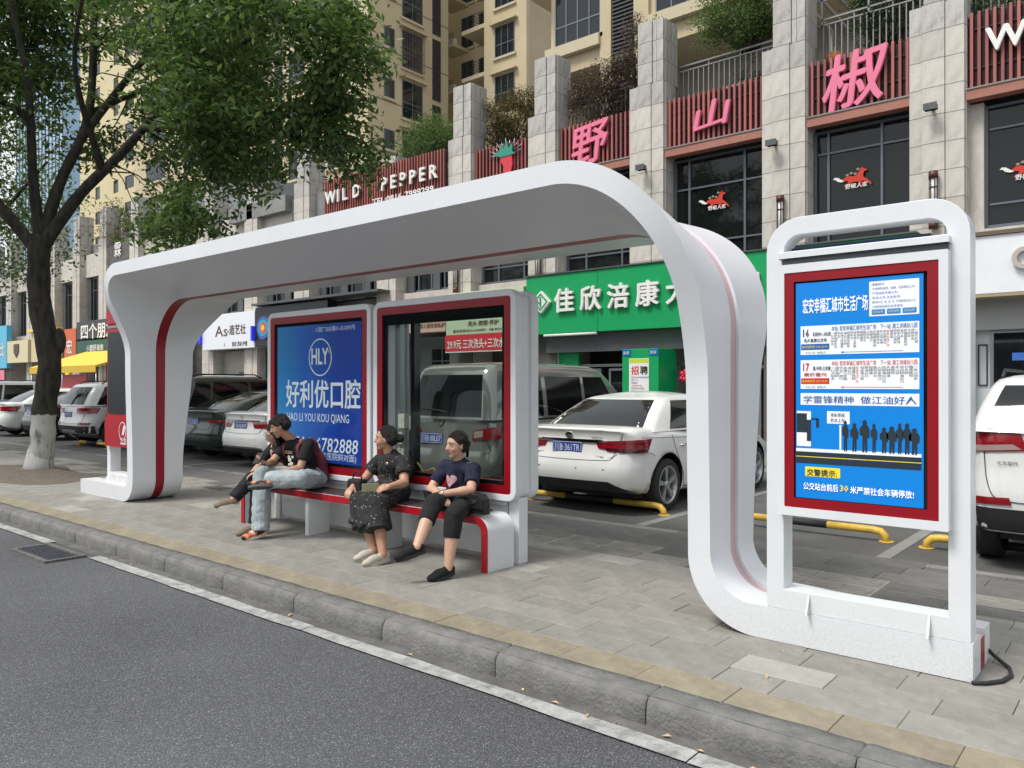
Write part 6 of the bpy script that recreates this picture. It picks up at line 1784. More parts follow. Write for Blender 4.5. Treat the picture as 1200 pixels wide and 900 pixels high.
# --- white sedan right of the panels
def sedan(L=4.63, W=1.776, H=1.475):
    return Car(L=L, W=W, wrad=.325, wr=.92, wf=3.62, taper=.075, Rc=.26, crown=.0,
        bot=[(0, .30), (.12, .22), (.5, .19), (.9, .2), (1, .26)],
        top=[(0, 1.02), (.05, 1.06), (.2, 1.04), (.38, .985), (.62, .94), (.8, .89), (.93, .80), (1, .68)],
        rear=[(.2, .13), (.30, .07), (.42, .015), (.52, .0), (.62, .012), (.68, .045), (.74, .065), (.9, .085), (.98, .07), (1.03, .04), (1.08, .07)],
        front=[(.2, .08), (.35, .02), (.5, .0), (.62, .05), (.75, .2)],
        g=dict(z0=.985, z1=H-.045, crown=.045, r=.17, rear=[(0, .50), (.5, .86), (.85, 1.17), (.95, 1.33), (1, 1.55)], front=[(0, 3.45), (.5, 2.98), (.85, 2.62), (.95, 2.47), (1, 2.3)],
               w=[(0, .83), (.4, .74), (.8, .635), (.93, .58), (1, .50)], sides=[(1.05, 2.02, 1.42, 2.04), (2.1, 3.05, 2.12, 2.52)], gt=(.04, .86), rw=.95, trim=False))
wht = pmat('car_white', (.74, .74, .71)); 
def dress_sedan(c, t, paint, plate, style=0):
    lw = c.hw(0)
    # bootlid gap, bumper gap
    c.rear_line(t, [(-.70, .99), (-.66, .86), (-.60, .70), (-.52, .665), (.0, .655), (.52, .665), (.60, .70), (.66, .86), (.70, .99)], .004)
    for sx in (1, -1):
        c.rear_line(t, [(sx*.56, .69), (sx*.66, .74), (sx*.76, .755), (sx*.84, .76)], .003)
        c.side_line(t, [(.24, .76), (.5, .745), (.60, .70)], sx, .003)
        # doors
        c.side_line(t, [(1.06, .93), (1.1, .75), (1.3, .45), (1.35, .26)], sx); c.side_line(t, [(2.06, .94), (2.07, .6), (2.03, .28)], sx); c.side_line(t, [(3.1, .93), (3.14, .6), (3.1, .3)], sx)
        c.side_line(t, [(1.36, .27), (2.2, .25), (3.1, .27)], sx)
        for yy in (1.22, 2.25):
            mb = MB(); x_ = c.sidex(yy, .80); mb.tube([(sx*(x_), yy, .80), (sx*(x_+.03), yy+.02, .803), (sx*(x_+.03), yy+.2, .81), (sx*x_, yy+.22, .81)], .012, 6); mb.build('door_handle', M['chrome'], t, local=True)
        c.side_line(t, [(.35, .93), (1.2, .90), (2.2, .87), (3.2, .83), (3.9, .76)], sx, .0025, 'under', 'crease')
    c.rear_patch(t, 'lower_bumper', [(-.64, .30), (.64, .30), (.56, .415), (-.56, .415)], M['under'], .006, 14, 3)
    c.rear_patch(t, 'lower_bumper_end', [(.64, .30), (.80, .29), (.72, .33), (.56, .415)], M['under'], .005, 5, 3, True)
    c.plate(t, plate, -.05, .80)
    for x in (-.45, .12, .5): 
        mb = MB(); mb.ball((x, c.yr(x, .56)-.001, .56), (.012, .004, .012), 8, 5); mb.build('parking_sensor', M['steel'], t, local=True)
    mb = MB(); mb.box(-.7, .7, .5, 3.9, .18, .33); mb.build('underbody', M['under'], t, local=True)
t = thing('parked_car', 'white sedan with red wing shaped tail lamps and blue plate, right of the panels', 'car', (0, 0, 0), 0)
c = sedan(); dress_sedan(c, t, wht, '川B·361TR')
c.rear_patch(t, 'tail_lamp', [(.40, .805), (.86, .745), (.98, .915), (.36, .885)], M['lampred'], .012, 14, 5, True)
c.rear_patch(t, 'lamp_lower', [(.52, .775), (.80, .752), (.90, .80), (.50, .815)], M['lampdark'], .016, 8, 3, True)
c.rear_patch(t, 'lamp_dark_strip', [(.58, .862), (.88, .862), (.92, .872), (.54, .868)], M['lampdark'], .0165, 8, 1, True)  # thin dark red strip across the lamp
c.rear_patch(t, 'chrome_bar', [(-.52, .868), (.52, .868), (.44, .905), (-.44, .905)], M['chrome'], .020, 14, 3)
mb = MB(); yb = c.yr(0, .955)-.012
for (ra, rb2) in ((.052, .036), (.022, .034), (.036, .014)):
    n_ = 24; cz_ = .95 + (.012 if ra == .036 else 0)
    mb.ring([(-.02+ra*math.cos(i*2*math.pi/n_), cz_+rb2*math.sin(i*2*math.pi/n_)) for i in range(n_)], [(-.02+(ra-.009)*math.cos(i*2*math.pi/n_), cz_+(rb2-.008)*math.sin(i*2*math.pi/n_)) for i in range(n_)], yb-.004, yb+.012)
mb.build('emblem', M['chrome'], t, local=True)
mb = MB(); y_ = c.yr(-.5, .725)-.006; text_on(mb, '一汽丰田', -.57, y_, .70, .045, .022, fit=.17); text_on(mb, 'DUAL', .36, c.yr(.45, .71)-.006, .69, .035, .022, fit=.13); text_on(mb, 'COROLLA', .30, c.yr(.4, .93)-.008, .915, .032, .022, fit=.16)
o = mb.build('badge_lettering', M['chrome'], t, local=True)
c.finish(t, wht); place(t, -5.60, 7.72, 0)

# --- white sedan left of blue panel
wht2 = pmat('car_pearl_white', (.70, .71, .69))
t = thing('parked_car', 'white sedan with chrome strip and long red tail lamps, left of the blue poster', 'car')
c = sedan(4.85, 1.84, 1.47); c.wf = 3.75; dress_sedan(c, t, wht2, '川A·063RM')
c.rear_patch(t, 'tail_lamp', [(.42, .76), (.90, .765), (.99, .86), (.36, .83)], M['lampred'], .012, 14, 4, True)
c.rear_patch(t, 'lamp_upper', [(.36, .84), (.99, .87), (.99, .905), (.34, .875)], M['lampclear'], .013, 10, 2, True)
c.rear_patch(t, 'chrome_bar', [(-.56, .885), (.56, .885), (.56, .91), (-.56, .91)], M['chrome'], .018, 14, 2)
c.rear_patch(t, 'lower_chrome', [(-.66, .385), (.66, .385), (.66, .41), (-.66, .41)], M['chrome'], .018, 14, 2)
mb = MB(); yb = c.yr(0, .96)-.008; mb.box(-.035, -.022, yb-.004, yb+.01, .935, .99); mb.box(.022, .035, yb-.004, yb+.01, .935, .99); mb.box(-.022, .022, yb-.004, yb+.01, .956, .966); mb.build('emblem', M['chrome'], t, local=True)
c.finish(t, wht2, 7); place(t, -13.3, 7.9, 0)

# --- dark green liftback behind it
grn = pmat('car_dark_green', (.006, .028, .022), .3)
t = thing('parked_car', 'dark green fastback car with pale side trim behind the left shelter column', 'car')
c = sedan(4.95, 1.9, 1.50); c.wf = 3.9; c.g['rear'] = [(0, .25), (.5, .72), (.85, 1.35), (.95, 1.7), (1, 2.0)]; c.g['sides'] = [(.75, 1.25, 1.35, 1.42), (1.32, 2.15, 1.5, 2.15), (2.22, 3.1, 2.22, 2.55)]; c.g['trim'] = True
dress_sedan(c, t, grn, '川B·D0852')
c.rear_patch(t, 'tail_lamp', [(.55, .80), (.92, .79), (1.0, .85), (.45, .86)], M['lampred'], .012, 12, 3, True)
c.finish(t, grn, 5); place(t, -15.45, 8.1, 0)

# --- SUVs and vans
def suv(L=4.6, W=1.85, H=1.68, wr=.82):
    return Car(L=L, W=W, wrad=.355, wr=wr, wf=wr+2.68, taper=.06, Rc=.22, crown=0,
        bot=[(0, .34), (.12, .26), (.5, .22), (.9, .25), (1, .3)],
        top=[(0, 1.06), (.05, 1.08), (.3, 1.08), (.62, 1.05), (.72, 1.04), (.9, .95), (1, .80)],
        rear=[(.3, .10), (.4, .03), (.55, .0), (.65, .02), (.72, .05), (1.0, .07), (1.1, .10)],
        front=[(.2, .06), (.5, .0), (.75, .04), (.95, .2)],
        g=dict(z0=1.04, z1=H-.04, crown=.04, r=.17, rear=[(0, .10), (.5, .24), (.85, .38), (.95, .46), (1, .62)], front=[(0, 3.3), (.5, 2.9), (.85, 2.6), (.95, 2.46), (1, 2.25)],
               w=[(0, .875), (.4, .83), (.8, .76), (.93, .71), (1, .62)], sides=[(.35, .85, .6, .95), (.93, 1.85, 1.0, 1.87), (1.93, 2.85, 1.95, 2.5)], gt=(.06, .82), rw=.9))
def dress_suv(c, t, plate, plate_x=0, plate_z=.80, lamp=((.44, .86), (.88, .84), (1.0, .98), (.5, .99))):
    c.rear_line(t, [(-.76, 1.04), (-.74, .8), (-.68, .64), (-.5, .60), (.5, .60), (.68, .64), (.74, .8), (.76, 1.04)], .004)
    c.rear_patch(t, 'lower_bumper', [(-.9, .35), (.9, .35), (.9, .54), (-.9, .54)], M['under'], .008, 18, 3)
    c.rear_patch(t, 'skid_plate', [(-.45, .36), (.45, .36), (.38, .44), (-.38, .44)], M['steel'], .016, 8, 2)
    c.rear_patch(t, 'tail_lamp', lamp, M['lampred'], .013, 14, 5, True)
    c.rear_patch(t, 'lamp_lower', [(lerp(lamp[0][0], lamp[1][0], .1), lamp[0][1]+.01), (lerp(lamp[0][0], lamp[1][0], .9), lamp[1][1]+.01), (lerp(lamp[3][0], lamp[2][0], .85), lamp[1][1]+.05), (lerp(lamp[3][0], lamp[2][0], .1), lamp[0][1]+.05)], M['lampclear'], .016, 10, 2, True)
    c.rear_patch(t, 'reflector', [(.55, .575), (.84, .565), (.86, .625), (.57, .635)], M['lampred'], .012, 6, 2, True)
    c.plate(t, plate, plate_x, plate_z)
    for sx in (1, -1):
        c.side_line(t, [(.9, 1.0), (.95, .7), (1.15, .4)], sx); c.side_line(t, [(1.9, 1.02), (1.9, .6), (1.88, .3)], sx); c.side_line(t, [(2.9, 1.0), (2.93, .6), (2.9, .3)], sx)
        for yy in (1.1, 2.1):
            mb = MB(); x_ = c.sidex(yy, .90); mb.tube([(sx*x_, yy, .90), (sx*(x_+.03), yy+.02, .903), (sx*(x_+.03), yy+.2, .91), (sx*x_, yy+.22, .91)], .012, 6); mb.build('door_handle', M['chrome'], t, local=True)
        mb = MB(); w_ = lint(c.g['w'], .95); mb.tube([(sx*w_, .55, c.g['z1']-.02), (sx*w_, .7, c.g['z1']+.05), (sx*w_, 2.1, c.g['z1']+.05), (sx*w_, 2.3, c.g['z1']-.03)], .016, 6); mb.build('roof_rail', M['under'], t, local=True)
    mb = MB(); mb.box(-.7, .7, .5, 3.9, .22, .38); mb.build('underbody', M['under'], t, local=True)
suvw = pmat('suv_white', (.66, .67, .66))
t = thing('parked_car', 'white SUV with red and clear tail lamp at the right edge', 'car')
c = suv(4.4, 1.83, 1.68, .80)
c.top = [(a, z+.12) for a, z in c.top]; c.g['z0'] = 1.165; c.g['r'] = .13; c.taper = .03; c.rear = [(.3, .10), (.4, .03), (.62, .0), (.74, .02), (.82, .05), (1.1, .07), (1.22, .10)]
dress_suv(c, t, '川B·A7253', 0, .92, ((.44, 1.02), (.88, .99), (1.0, 1.15), (.5, 1.17)))

mb = MB(); text_on(mb, '北京现代', -.66, c.yr(-.55, .92)-.012, .90, .035, .012, fit=.15); mb.build('badge_lettering', M['under'], t, local=True)
c.rear_patch(t, 'rear_wiper', [(-.05, 1.09), (.4, 1.10), (.4, 1.115), (-.05, 1.11)], M['under'], .03, 6, 1)
c.finish(t, suvw); place(t, -.42, 7.45, 0)

def van():
    return Car(L=4.4, W=1.69, wrad=.33, wr=.85, wf=3.6, taper=.03, Rc=.16, crown=0,
        bot=[(0, .30), (.12, .26), (.5, .24), (1, .28)],
        top=[(0, 1.10), (.1, 1.12), (.6, 1.12), (.8, 1.08), (.9, .98), (1, .8)],
        rear=[(.3, .04), (.4, .0), (.56, .0), (.6, .035), (1.0, .05), (1.15, .07)],
        front=[(.2, .04), (.6, .0), (.9, .12)],
        g=dict(z0=1.08, z1=1.86, crown=.05, r=.13, rear=[(0, .07), (.5, .12), (.85, .19), (.95, .25), (1, .36)], front=[(0, 3.75), (.5, 3.35), (.85, 3.0), (.95, 2.86), (1, 2.7)],
               w=[(0, .82), (.4, .79), (.8, .74), (.93, .70), (1, .62)], sides=[(.30, 1.25, .38, 1.25), (1.35, 2.25, 1.35, 2.25), (2.33, 3.25, 2.33, 2.85)], gt=(.05, .80), rw=.86, st0=.04, st1=.78))
vg = pmat('van_grey', (.23, .23, .215), .4, .1)
t = thing('parked_van', 'dull grey minivan parked behind the glass display panel', 'van')
c = van()
c.rear_line(t, [(-.74, 1.08), (-.73, .8), (-.7, .62), (.7, .62), (.73, .8), (.74, 1.08)], .005)
c.rear_patch(t, 'tail_lamp', [(.50, .80), (.83, .82), (.87, 1.0), (.52, .93)], M['lampred'], .016, 10, 5, True)
c.rear_patch(t, 'lamp_clear', [(.53, .83), (.68, .85), (.68, .94), (.54, .92)], M['lampclear'], .020, 6, 3, True)
c.plate(t, '川B·00L07', -.28, .80)
mb = MB(); n_ = 20; mb.ring([(-.1+.05*math.cos(i*2*math.pi/n_), 1.04+.05*math.sin(i*2*math.pi/n_)) for i in range(n_)], [(-.1+.038*math.cos(i*2*math.pi/n_), 1.04+.038*math.sin(i*2*math.pi/n_)) for i in range(n_)], .03, .05); mb.build('emblem', M['chrome'], t, local=True)
mb = MB(); mb.box(-.7, .7, .5, 3.9, .22, .38); mb.build('underbody', M['under'], t, local=True)
mb = MB(); mb.tube([(.1, .04, 1.16), (-.1, .02, 1.20), (-.5, .04, 1.22)], .012, 6); mb.build('rear_wiper', M['under'], t, local=True)
for sx in (1, -1):
    c.side_line(t, [(1.3, 1.06), (1.3, .3)], sx); c.side_line(t, [(2.3, 1.06), (2.3, .3)], sx); c.side_line(t, [(.3, .98), (3.4, .98)], sx)
c.finish(t, vg); place(t, -7.80, 7.80, 0)

# --- black SUV behind (nose to building), only roof and side seen
blk = pmat('suv_black', (.008, .008, .009), .2)
t = thing('parked_car', 'black SUV with bright roof trim parked behind the dark green car', 'car')
c = suv(4.75, 1.9, 1.80); c.g['trim'] = True; dress_suv(c, t, '川B·8K212'); c.finish(t, blk); place(t, -17.5, 8.3, 0)
# white car far behind the black one (roof only)
t = thing('parked_car', 'white car roof just showing behind the black SUV and blue poster', 'car')
c = suv(4.5, 1.83, 1.68); dress_suv(c, t, '川B·55K81'); c.finish(t, suvw); place(t, -12.0, 13.3, 0)
# --- left group
t = thing('parked_car', 'maroon black SUV half hidden behind the left kiosk', 'car')
c = suv(4.5, 1.85, 1.66); dress_suv(c, t, '川B·5R661'); c.finish(t, pmat('suv_maroon', (.03, .006, .010), .3)); place(t, -19.5, 8.3, 0)
t = thing('parked_car', 'white SUV with dark rear window and blue plate right of the tree trunk', 'car')
c = suv(4.5, 1.86, 1.66); dress_suv(c, t, '川B·Y7193', -.1, .82, ((.40, .86), (.88, .86), (.98, 1.0), (.42, .99))); c.finish(t, suvw); place(t, -21.3, 7.9, 0)
t = thing('parked_car', 'navy black sedan with silver side glass behind the tree trunk', 'car')
c = sedan(4.8, 1.85, 1.46); dress_sedan(c, t, None, '川B·L8016'); c.rear_patch(t, 'tail_lamp', [(.5, .80), (.9, .79), (.98, .88), (.48, .88)], M['lampdark'], .012, 10, 3, True)
c.finish(t, pmat('car_navy', (.006, .008, .016), .3), 7); place(t, -24.6, 8.1, 0)
t = thing('parked_car', 'white sedan with wide red tail lamp left of the tree trunk', 'car')
c = sedan(4.9, 1.87, 1.48); dress_sedan(c, t, None, '川B·27X99'); c.rear_patch(t, 'tail_lamp', [(.42, .80), (.9, .78), (1.0, .93), (.42, .92)], M['lampred'], .012, 12, 4, True)
c.finish(t, wht2, 7); place(t, -27.4, 8.0, 0)
t = thing('parked_car', 'silver white SUV with roof rails at the far left', 'car')
c = suv(4.7, 1.87, 1.72); dress_suv(c, t, '川B·F3302'); c.finish(t, pmat('suv_silver', (.5, .51, .51), .3)); place(t, -31.2, 8.3, 0)
t = thing('parked_car', 'beige grey car whose bumper corner shows at the left edge', 'car')
c = sedan(4.6, 1.8, 1.46); dress_sedan(c, t, None, '川B·QT708'); c.rear_patch(t, 'tail_lamp', [(.5, .80), (.9, .79), (.98, .88), (.48, .88)], M['lampdark'], .012, 10, 3, True)
c.finish(t, pmat('car_beige', (.3, .27, .22), .3)); place(t, -28.3, 5.3, math.radians(90)) if False else place(t, -34.5, 7.9, 0)
# ================================================================ PEOPLE
def V3(*a): return Vector(a)
class Blob:
    """closed capsules / ellipsoids fused by voxel remesh into one continuous smooth surface"""
    def __init__(s): s.mb = MB()
    def cap(s, p0, p1, r0, r1, flat1=False, flat0=False, sq=1.0, side=None, seg=14):
        p0, p1 = Vector(p0), Vector(p1); t = (p1-p0); L = t.length; t.normalize()
        a = Vector(side) if side is not None else (t.cross(Vector((0, 0, 1))) if abs(t.z) < .95 else t.cross(Vector((1, 0, 0))))
        a = (a - t*a.dot(t)).normalized(); b = t.cross(a)
        rows = []
        def ring(c, r): return [c + a*(r*math.cos(2*math.pi*k/seg)) + b*(r*sq*math.sin(2*math.pi*k/seg)) for k in range(seg+1)]
        if flat0: rows.append(ring(p0, .0005)); rows.append(ring(p0, r0))
        else:
            for i in range(5): q = math.pi/2*i/4; rows.append(ring(p0 - t*(r0*math.cos(q)*min(1, sq if sq < 1 else 1)), max(.0005, r0*math.sin(q))))
        for i in range(1, 5): rows.append(ring(p0+(p1-p0)*(i/5), lerp(r0, r1, i/5)))
        if flat1: rows.append(ring(p1, r1)); rows.append(ring(p1, .0005))
        else:
            for i in range(5): q = math.pi/2*i/4; rows.append(ring(p1 + t*(r1*math.sin(q)), max(.0005, r1*math.cos(q))))
        s.mb.grid(rows, 0, True); return s
    def chain(s, pts, rads, **k):
        for i in range(len(pts)-1): s.cap(pts[i], pts[i+1], rads[i], rads[i+1], **k)
        return s
    def ell(s, c, r, f=(0, -1, 0), u=(0, 0, 1), seg=16, rings=10):
        f = Vector(f).normalized(); u = Vector(u); u = (u - f*u.dot(f)).normalized(); rt = f.cross(u); c = Vector(c)
        rows = []
        for i in range(rings+1):
            q = math.pi*i/rings
            rows.append([c + f*(r[0]*max(.001, math.sin(q))*math.cos(2*math.pi*k/seg)) + rt*(r[2]*max(.001, math.sin(q))*math.sin(2*math.pi*k/seg)) + u*(r[1]*math.cos(q)) for k in range(seg+1)])
        s.mb.grid(rows, 0, True); return s
    def build(s, name, m, parent, voxel=.006, smooth=4, wrinkle=0., wscale=9., seedv=0):
        o = s.mb.build(name, m, parent, weld=True)
        md = o.modifiers.new('r', 'REMESH'); md.mode = 'VOXEL'; md.voxel_size = voxel; md.use_smooth_shade = True
        ms = o.modifiers.new('s', 'SMOOTH'); ms.factor = .5; ms.iterations = smooth
        dg = bpy.context.evaluated_depsgraph_get(); me = bpy.data.meshes.new_from_object(o.evaluated_get(dg)); o.modifiers.clear()
        old = o.data; o.data = me; bpy.data.meshes.remove(old)
        if not me.materials: me.materials.append(m)
        if wrinkle:
            n = len(me.vertices); co = np.empty(n*3); no = np.empty(n*3); me.vertices.foreach_get('co', co)
            me.vertices.foreach_get('normal', no); co = co.reshape(-1, 3); no = no.reshape(-1, 3)
            d = np.array([mnoise.noise(Vector((c[0]*wscale+seedv, c[1]*wscale, c[2]*wscale*1.6))) + .5*mnoise.noise(Vector((c[0]*wscale*2.3, c[1]*wscale*2.3+seedv, c[2]*wscale*2.3))) for c in co])
            co += no*(d*wrinkle)[:, None]; me.vertices.foreach_set('co', co.ravel()); me.update()
        me.polygons.foreach_set('use_smooth', [True]*len(me.polygons))
        return o
def skinmat(name, c):
    m = mat(name, c, .5, var=.08, vscale=14); b = m.node_tree.nodes['Principled BSDF']
    b.inputs['Subsurface Weight'].default_value = .12; b.inputs['Subsurface Radius'].default_value = (.02, .008, .004); b.inputs['Subsurface Scale'].default_value = .5
    return m
SK1 = skinmat('skin_tan', (.47, .26, .17)); SK2 = skinmat('skin_light', (.56, .34, .235)); SK3 = skinmat('skin_warm', (.46, .255, .165))
HAIR = mat('black_hair', (.008, .006, .005), .42, var=.5, vscale=90, bump=1.0, bscale=220)
EYEW = mat('eye_white', (.6, .58, .55), .3); EYED = mat('eye_dark', (.01, .006, .004), .2); LIP = mat('lips', (.30, .10, .08), .5)
def head(B, h, f, u, age=0, w=1.0):
    f = Vector(f).normalized(); u = Vector(u); u = (u-f*u.dot(f)).normalized(); r = f.cross(u); h = Vector(h)
    P = lambda a, b, c: h + f*a + u*b + r*c
    B.ell(P(-.012, .022, 0), (.094, .088, .074*w), f, u)
    B.ell(P(.022, -.015, 0), (.068, .075, .064*w), f, u)
    B.ell(P(.018, -.058, 0), (.060, .045, .052*w), f, u)
    B.ell(P(.055, -.088, 0), (.026, .022, .026), f, u)
    for c in (-1, 1):
        B.ell(P(.050, -.028, .034*c*w), (.030, .026, .024), f, u)
        B.ell(P(-.006, -.012, .074*c*w), (.016, .030, .008), f, u)
        B.cap(P(.078, .030, .014*c), P(.070, .030, .046*c), .0085, .007)
    B.cap(P(.082, .018, 0), P(.100, -.022, 0), .0075, .0125)
    for c in (-1, 1): B.ell(P(.090, -.027, .010*c), (.009, .008, .008), f, u)
    B.ell(P(.078, -.054, 0), (.014, .012, .024), f, u)
    return P
def face_details(P, f, u, root, lip=LIP):
    f = Vector(f).normalized(); u = Vector(u); u = (u-f*u.dot(f)).normalized()
    for c in (-1, 1):
        m_ = Blob(); m_.ell(P(.0745, .008, .031*c), (.009, .0048, .0115), f, u); m_.mb.build('eye', EYEW, root)
        m_ = Blob(); m_.ell(P(.0805, .008, .031*c), (.0045, .0050, .0062), f, u); m_.mb.build('pupil', EYED, root)
        m_ = Blob(); m_.cap(P(.081, .0155, .018*c), P(.073, .0155, .046*c), .0022, .0018); m_.mb.build('eyelid', HAIR, root)
        m_ = Blob(); m_.cap(P(.086, .034, .014*c), P(.076, .036, .046*c), .004, .0022); m_.mb.build('eyebrow', HAIR, root)
    m_ = Blob(); m_.ell(P(.0885, -.0505, 0), (.006, .003, .017), f, u); m_.ell(P(.088, -.0585, 0), (.0065, .004, .014), f, u); m_.mb.build('lips', lip, root)
def hand(B, w, d, n, side, curl=.6, s=1.0):
    """palm, four fingers, thumb; n = palm normal (side the fingers curl to); side=+1/-1 thumb side"""
    w = Vector(w); d = Vector(d).normalized(); n = Vector(n); n = (n-d*n.dot(d)).normalized(); a = d.cross(n)*side
    B.ell(w+d*.045*s, (.046*s, .015*s, .037*s), d, n)
    B.cap(w-d*.01, w+d*.04*s, .024*s, .030*s, sq=.55, side=a)
    for i, (o, L) in enumerate(((.028, .85), (.0095, 1.0), (-.0095, .95), (-.027, .75))):
        b0 = w + d*.080*s + a*o*s; c1 = curl*(.8+.08*i); 
        d1 = (d*math.cos(c1)+n*math.sin(c1)); p1 = b0 + d1*.036*L*s; d2 = (d*math.cos(c1*2)+n*math.sin(c1*2)); p2 = p1+d2*.026*L*s; d3 = (d*math.cos(c1*2.7)+n*math.sin(c1*2.7)); p3 = p2 + d3*.018*L*s
        B.chain([b0-d*.012, b0, p1, p2, p3], [.0092*s, .009*s, .0082*s, .0075*s, .0065*s], seg=8)
    t0 = w + d*.022*s + a*.028*s; t1 = t0 + (d*.7+a*.6+n*.35).normalized()*.034*s; t2 = t1 + (d*.9+a*.15+n*.5).normalized()*.028*s
    B.chain([t0, t1, t2], [.012*s, .0095*s, .0078*s], seg=8)
def shoe(root, an, toe, m, sole, h=.075, name='shoe', w=.040, extra=None):
    an, toe = Vector(an), Vector(toe); d = (toe-an); d.normalize(); up = Vector((0, 0, 1)); up = (up-d*up.dot(d)).normalized(); side = d.cross(up)
    # sole plane passes below the ankle
    heel = an - d*.045 - up*.045; L = .245; B = Blob()
    B.ell(heel+d*.045+up*.030, (.062, .048, w*.86), d, up); B.ell(heel+d*.13+up*.027, (.08, .043, w*1.02), d, up); B.ell(heel+d*.185+up*.018, (.062, .034, w*1.05), d, up)
    B.cap(heel+d*.05+up*.04, heel+d*.14+up*.038, w*.8, w*.62)
    B.cap(heel+d*.045+up*.02, an+up*.012, w*.85, w*.82, flat1=True)
    so = B.build(name, m, root, .005, 3)
    S = MB(); poly = []
    n = 22
    for i in range(n):
        a = 2*math.pi*i/n; x = .5-.5*math.cos(a); ww = (w*1.05)*(.82+.22*math.sin(math.pi*min(1, max(0, (x-.25)/.9)))); poly.append((x*L, math.sin(a)*ww))
    vs = [heel + d*(p[0]-.012) + side*p[1] - up*.022 for p in poly] + [heel + d*(p[0]-.012) + side*p[1] + up*.006 for p in poly]
    S.add(vs, [tuple(range(n)), tuple(range(2*n-1, n-1, -1))] + [(i, (i+1) % n, n+(i+1) % n, n+i) for i in range(n)]); S.build('sole', sole, so)
    return so
def person(name_label, loc):
    return thing('person', name_label, 'person', loc)
def limbs(B, J, arm=(.050, .040, .027), leg=(.085, .058, .038), sk='LR'):
    for s in 'LR':
        B.chain([J['sh'+s], J['el'+s], J['wr'+s]], [arm[0], arm[1], arm[2]])
        B.cap(J['el'+s], Vector(J['el'+s]).lerp(Vector(J['wr'+s]), .35), arm[1], arm[1]*1.0)
        k, a = Vector(J['kn'+s]), Vector(J['an'+s])
        B.cap(J['hip'+s], k, leg[0], leg[1]); B.chain([k, k.lerp(a, .35), a], [leg[1]*.92, leg[1]*1.0, leg[2]])
    B.chain([J['pelvis'], J['waist'], J['chest']], [.13, .115, .13], sq=.75, side=(1, 0, 0))
    B.cap(Vector(J['shL']), Vector(J['shR']), .055, .055)
    B.cap(J['neck'], Vector(J['head'])-Vector((0, 0, .03)), .052, .05)
# ---------- woman in navy T-shirt -------------------------------------------------
J = dict(pelvis=(-4.80, 5.0, .58), waist=(-4.80, 5.02, .68), chest=(-4.79, 5.0, .79), neck=(-4.785, 4.98, .87), head=(-4.775, 4.93, 1.03),
         shL=(-4.625, 4.99, .825), shR=(-4.955, 4.98, .825), elL=(-4.505, 4.83, .67), elR=(-4.985, 4.83, .64), wrL=(-4.64, 4.62, .645), wrR=(-4.68, 4.68, .61),
         hipL=(-4.70, 5.0, .54), hipR=(-4.89, 5.0, .54), knL=(-4.44, 4.56, .50), knR=(-4.62, 4.50, .585), anL=(-4.42, 4.47, .085), anR=(-4.515, 4.22, .285))
pD = person('seated woman in navy T-shirt with heart print, legs crossed, black slip-on shoes', (-4.8, 5.0, .46))
B = Blob(); limbs(B, J); f, u = (-.20, -1, -.10), (0, -.1, 1); P = head(B, J['head'], f, u)
hand(B, J['wrL'], (-.75, -.5, -.25), (0, -.35, -.9), 1, .45); hand(B, J['wrR'], (.85, -.45, -.2), (0, -.3, -1), -1, .3)
B.build('body', SK2, pD, .0055, 4); face_details(P, f, u, pD)
B = Blob(); B.ell(P(-.026, .043, 0), (.093, .086, .081), f, u); B.ell(P(-.055, .0, 0), (.07, .085, .078), f, u)
for c in (-1, 1): B.cap(P(.048, .084, .006*c), P(.030, .045, .066*c), .020, .011); B.cap(P(.030, .045, .067*c), P(-.03, -.03, .070*c), .010, .014)
B.ell(P(-.115, -.005, 0), (.035, .035, .035), f, u); B.cap(P(-.12, -.02, 0), P(-.11, -.12, 0), .02, .012)
B.build('hair', HAIR, pD, .006, 2, .002, 60)
navy = mat('navy_cotton', (.008, .010, .032), .9, var=.15, vscale=6); blk_cloth = mat('black_cotton', (.008, .008, .009), .9, var=.15, vscale=6)
def shirt(J, root, m, rs=.066, rb=(.150, .140, .138), sleeve=.62, sq=.78, hem=-.05, name='t_shirt', wr=.011, seed=0, neckr=.06):
    B = Blob(); pel, wa, ch = Vector(J['pelvis']), Vector(J['waist']), Vector(J['chest'])
    B.cap(pel+Vector((0, 0, hem)), wa, rb[0], rb[1], flat0=True, sq=sq, side=(1, 0, 0)); B.cap(wa, ch, rb[1], rb[2], sq=sq, side=(1, 0, 0))
    B.cap(ch, ch.lerp(Vector(J['neck']), .35), rb[2], .10, sq=.8, side=(1, 0, 0))
    for s in 'LR':
        sh, el = Vector(J['sh'+s]), Vector(J['el'+s]); B.cap(ch.lerp(sh, .4), sh, .085, rs, sq=.9); B.cap(sh, sh.lerp(el, sleeve), rs, rs*.98, flat1=True)
    nk = Vector(J['neck']); B.cap(nk-Vector((0, 0, .05)), nk+Vector((0, .004, -.002)), neckr+.015, neckr-.004, flat1=True)
    return B.build(name, m, root, .007, 4, wr, 8, seed)
sh = shirt(J, pD, navy, sleeve=.72)
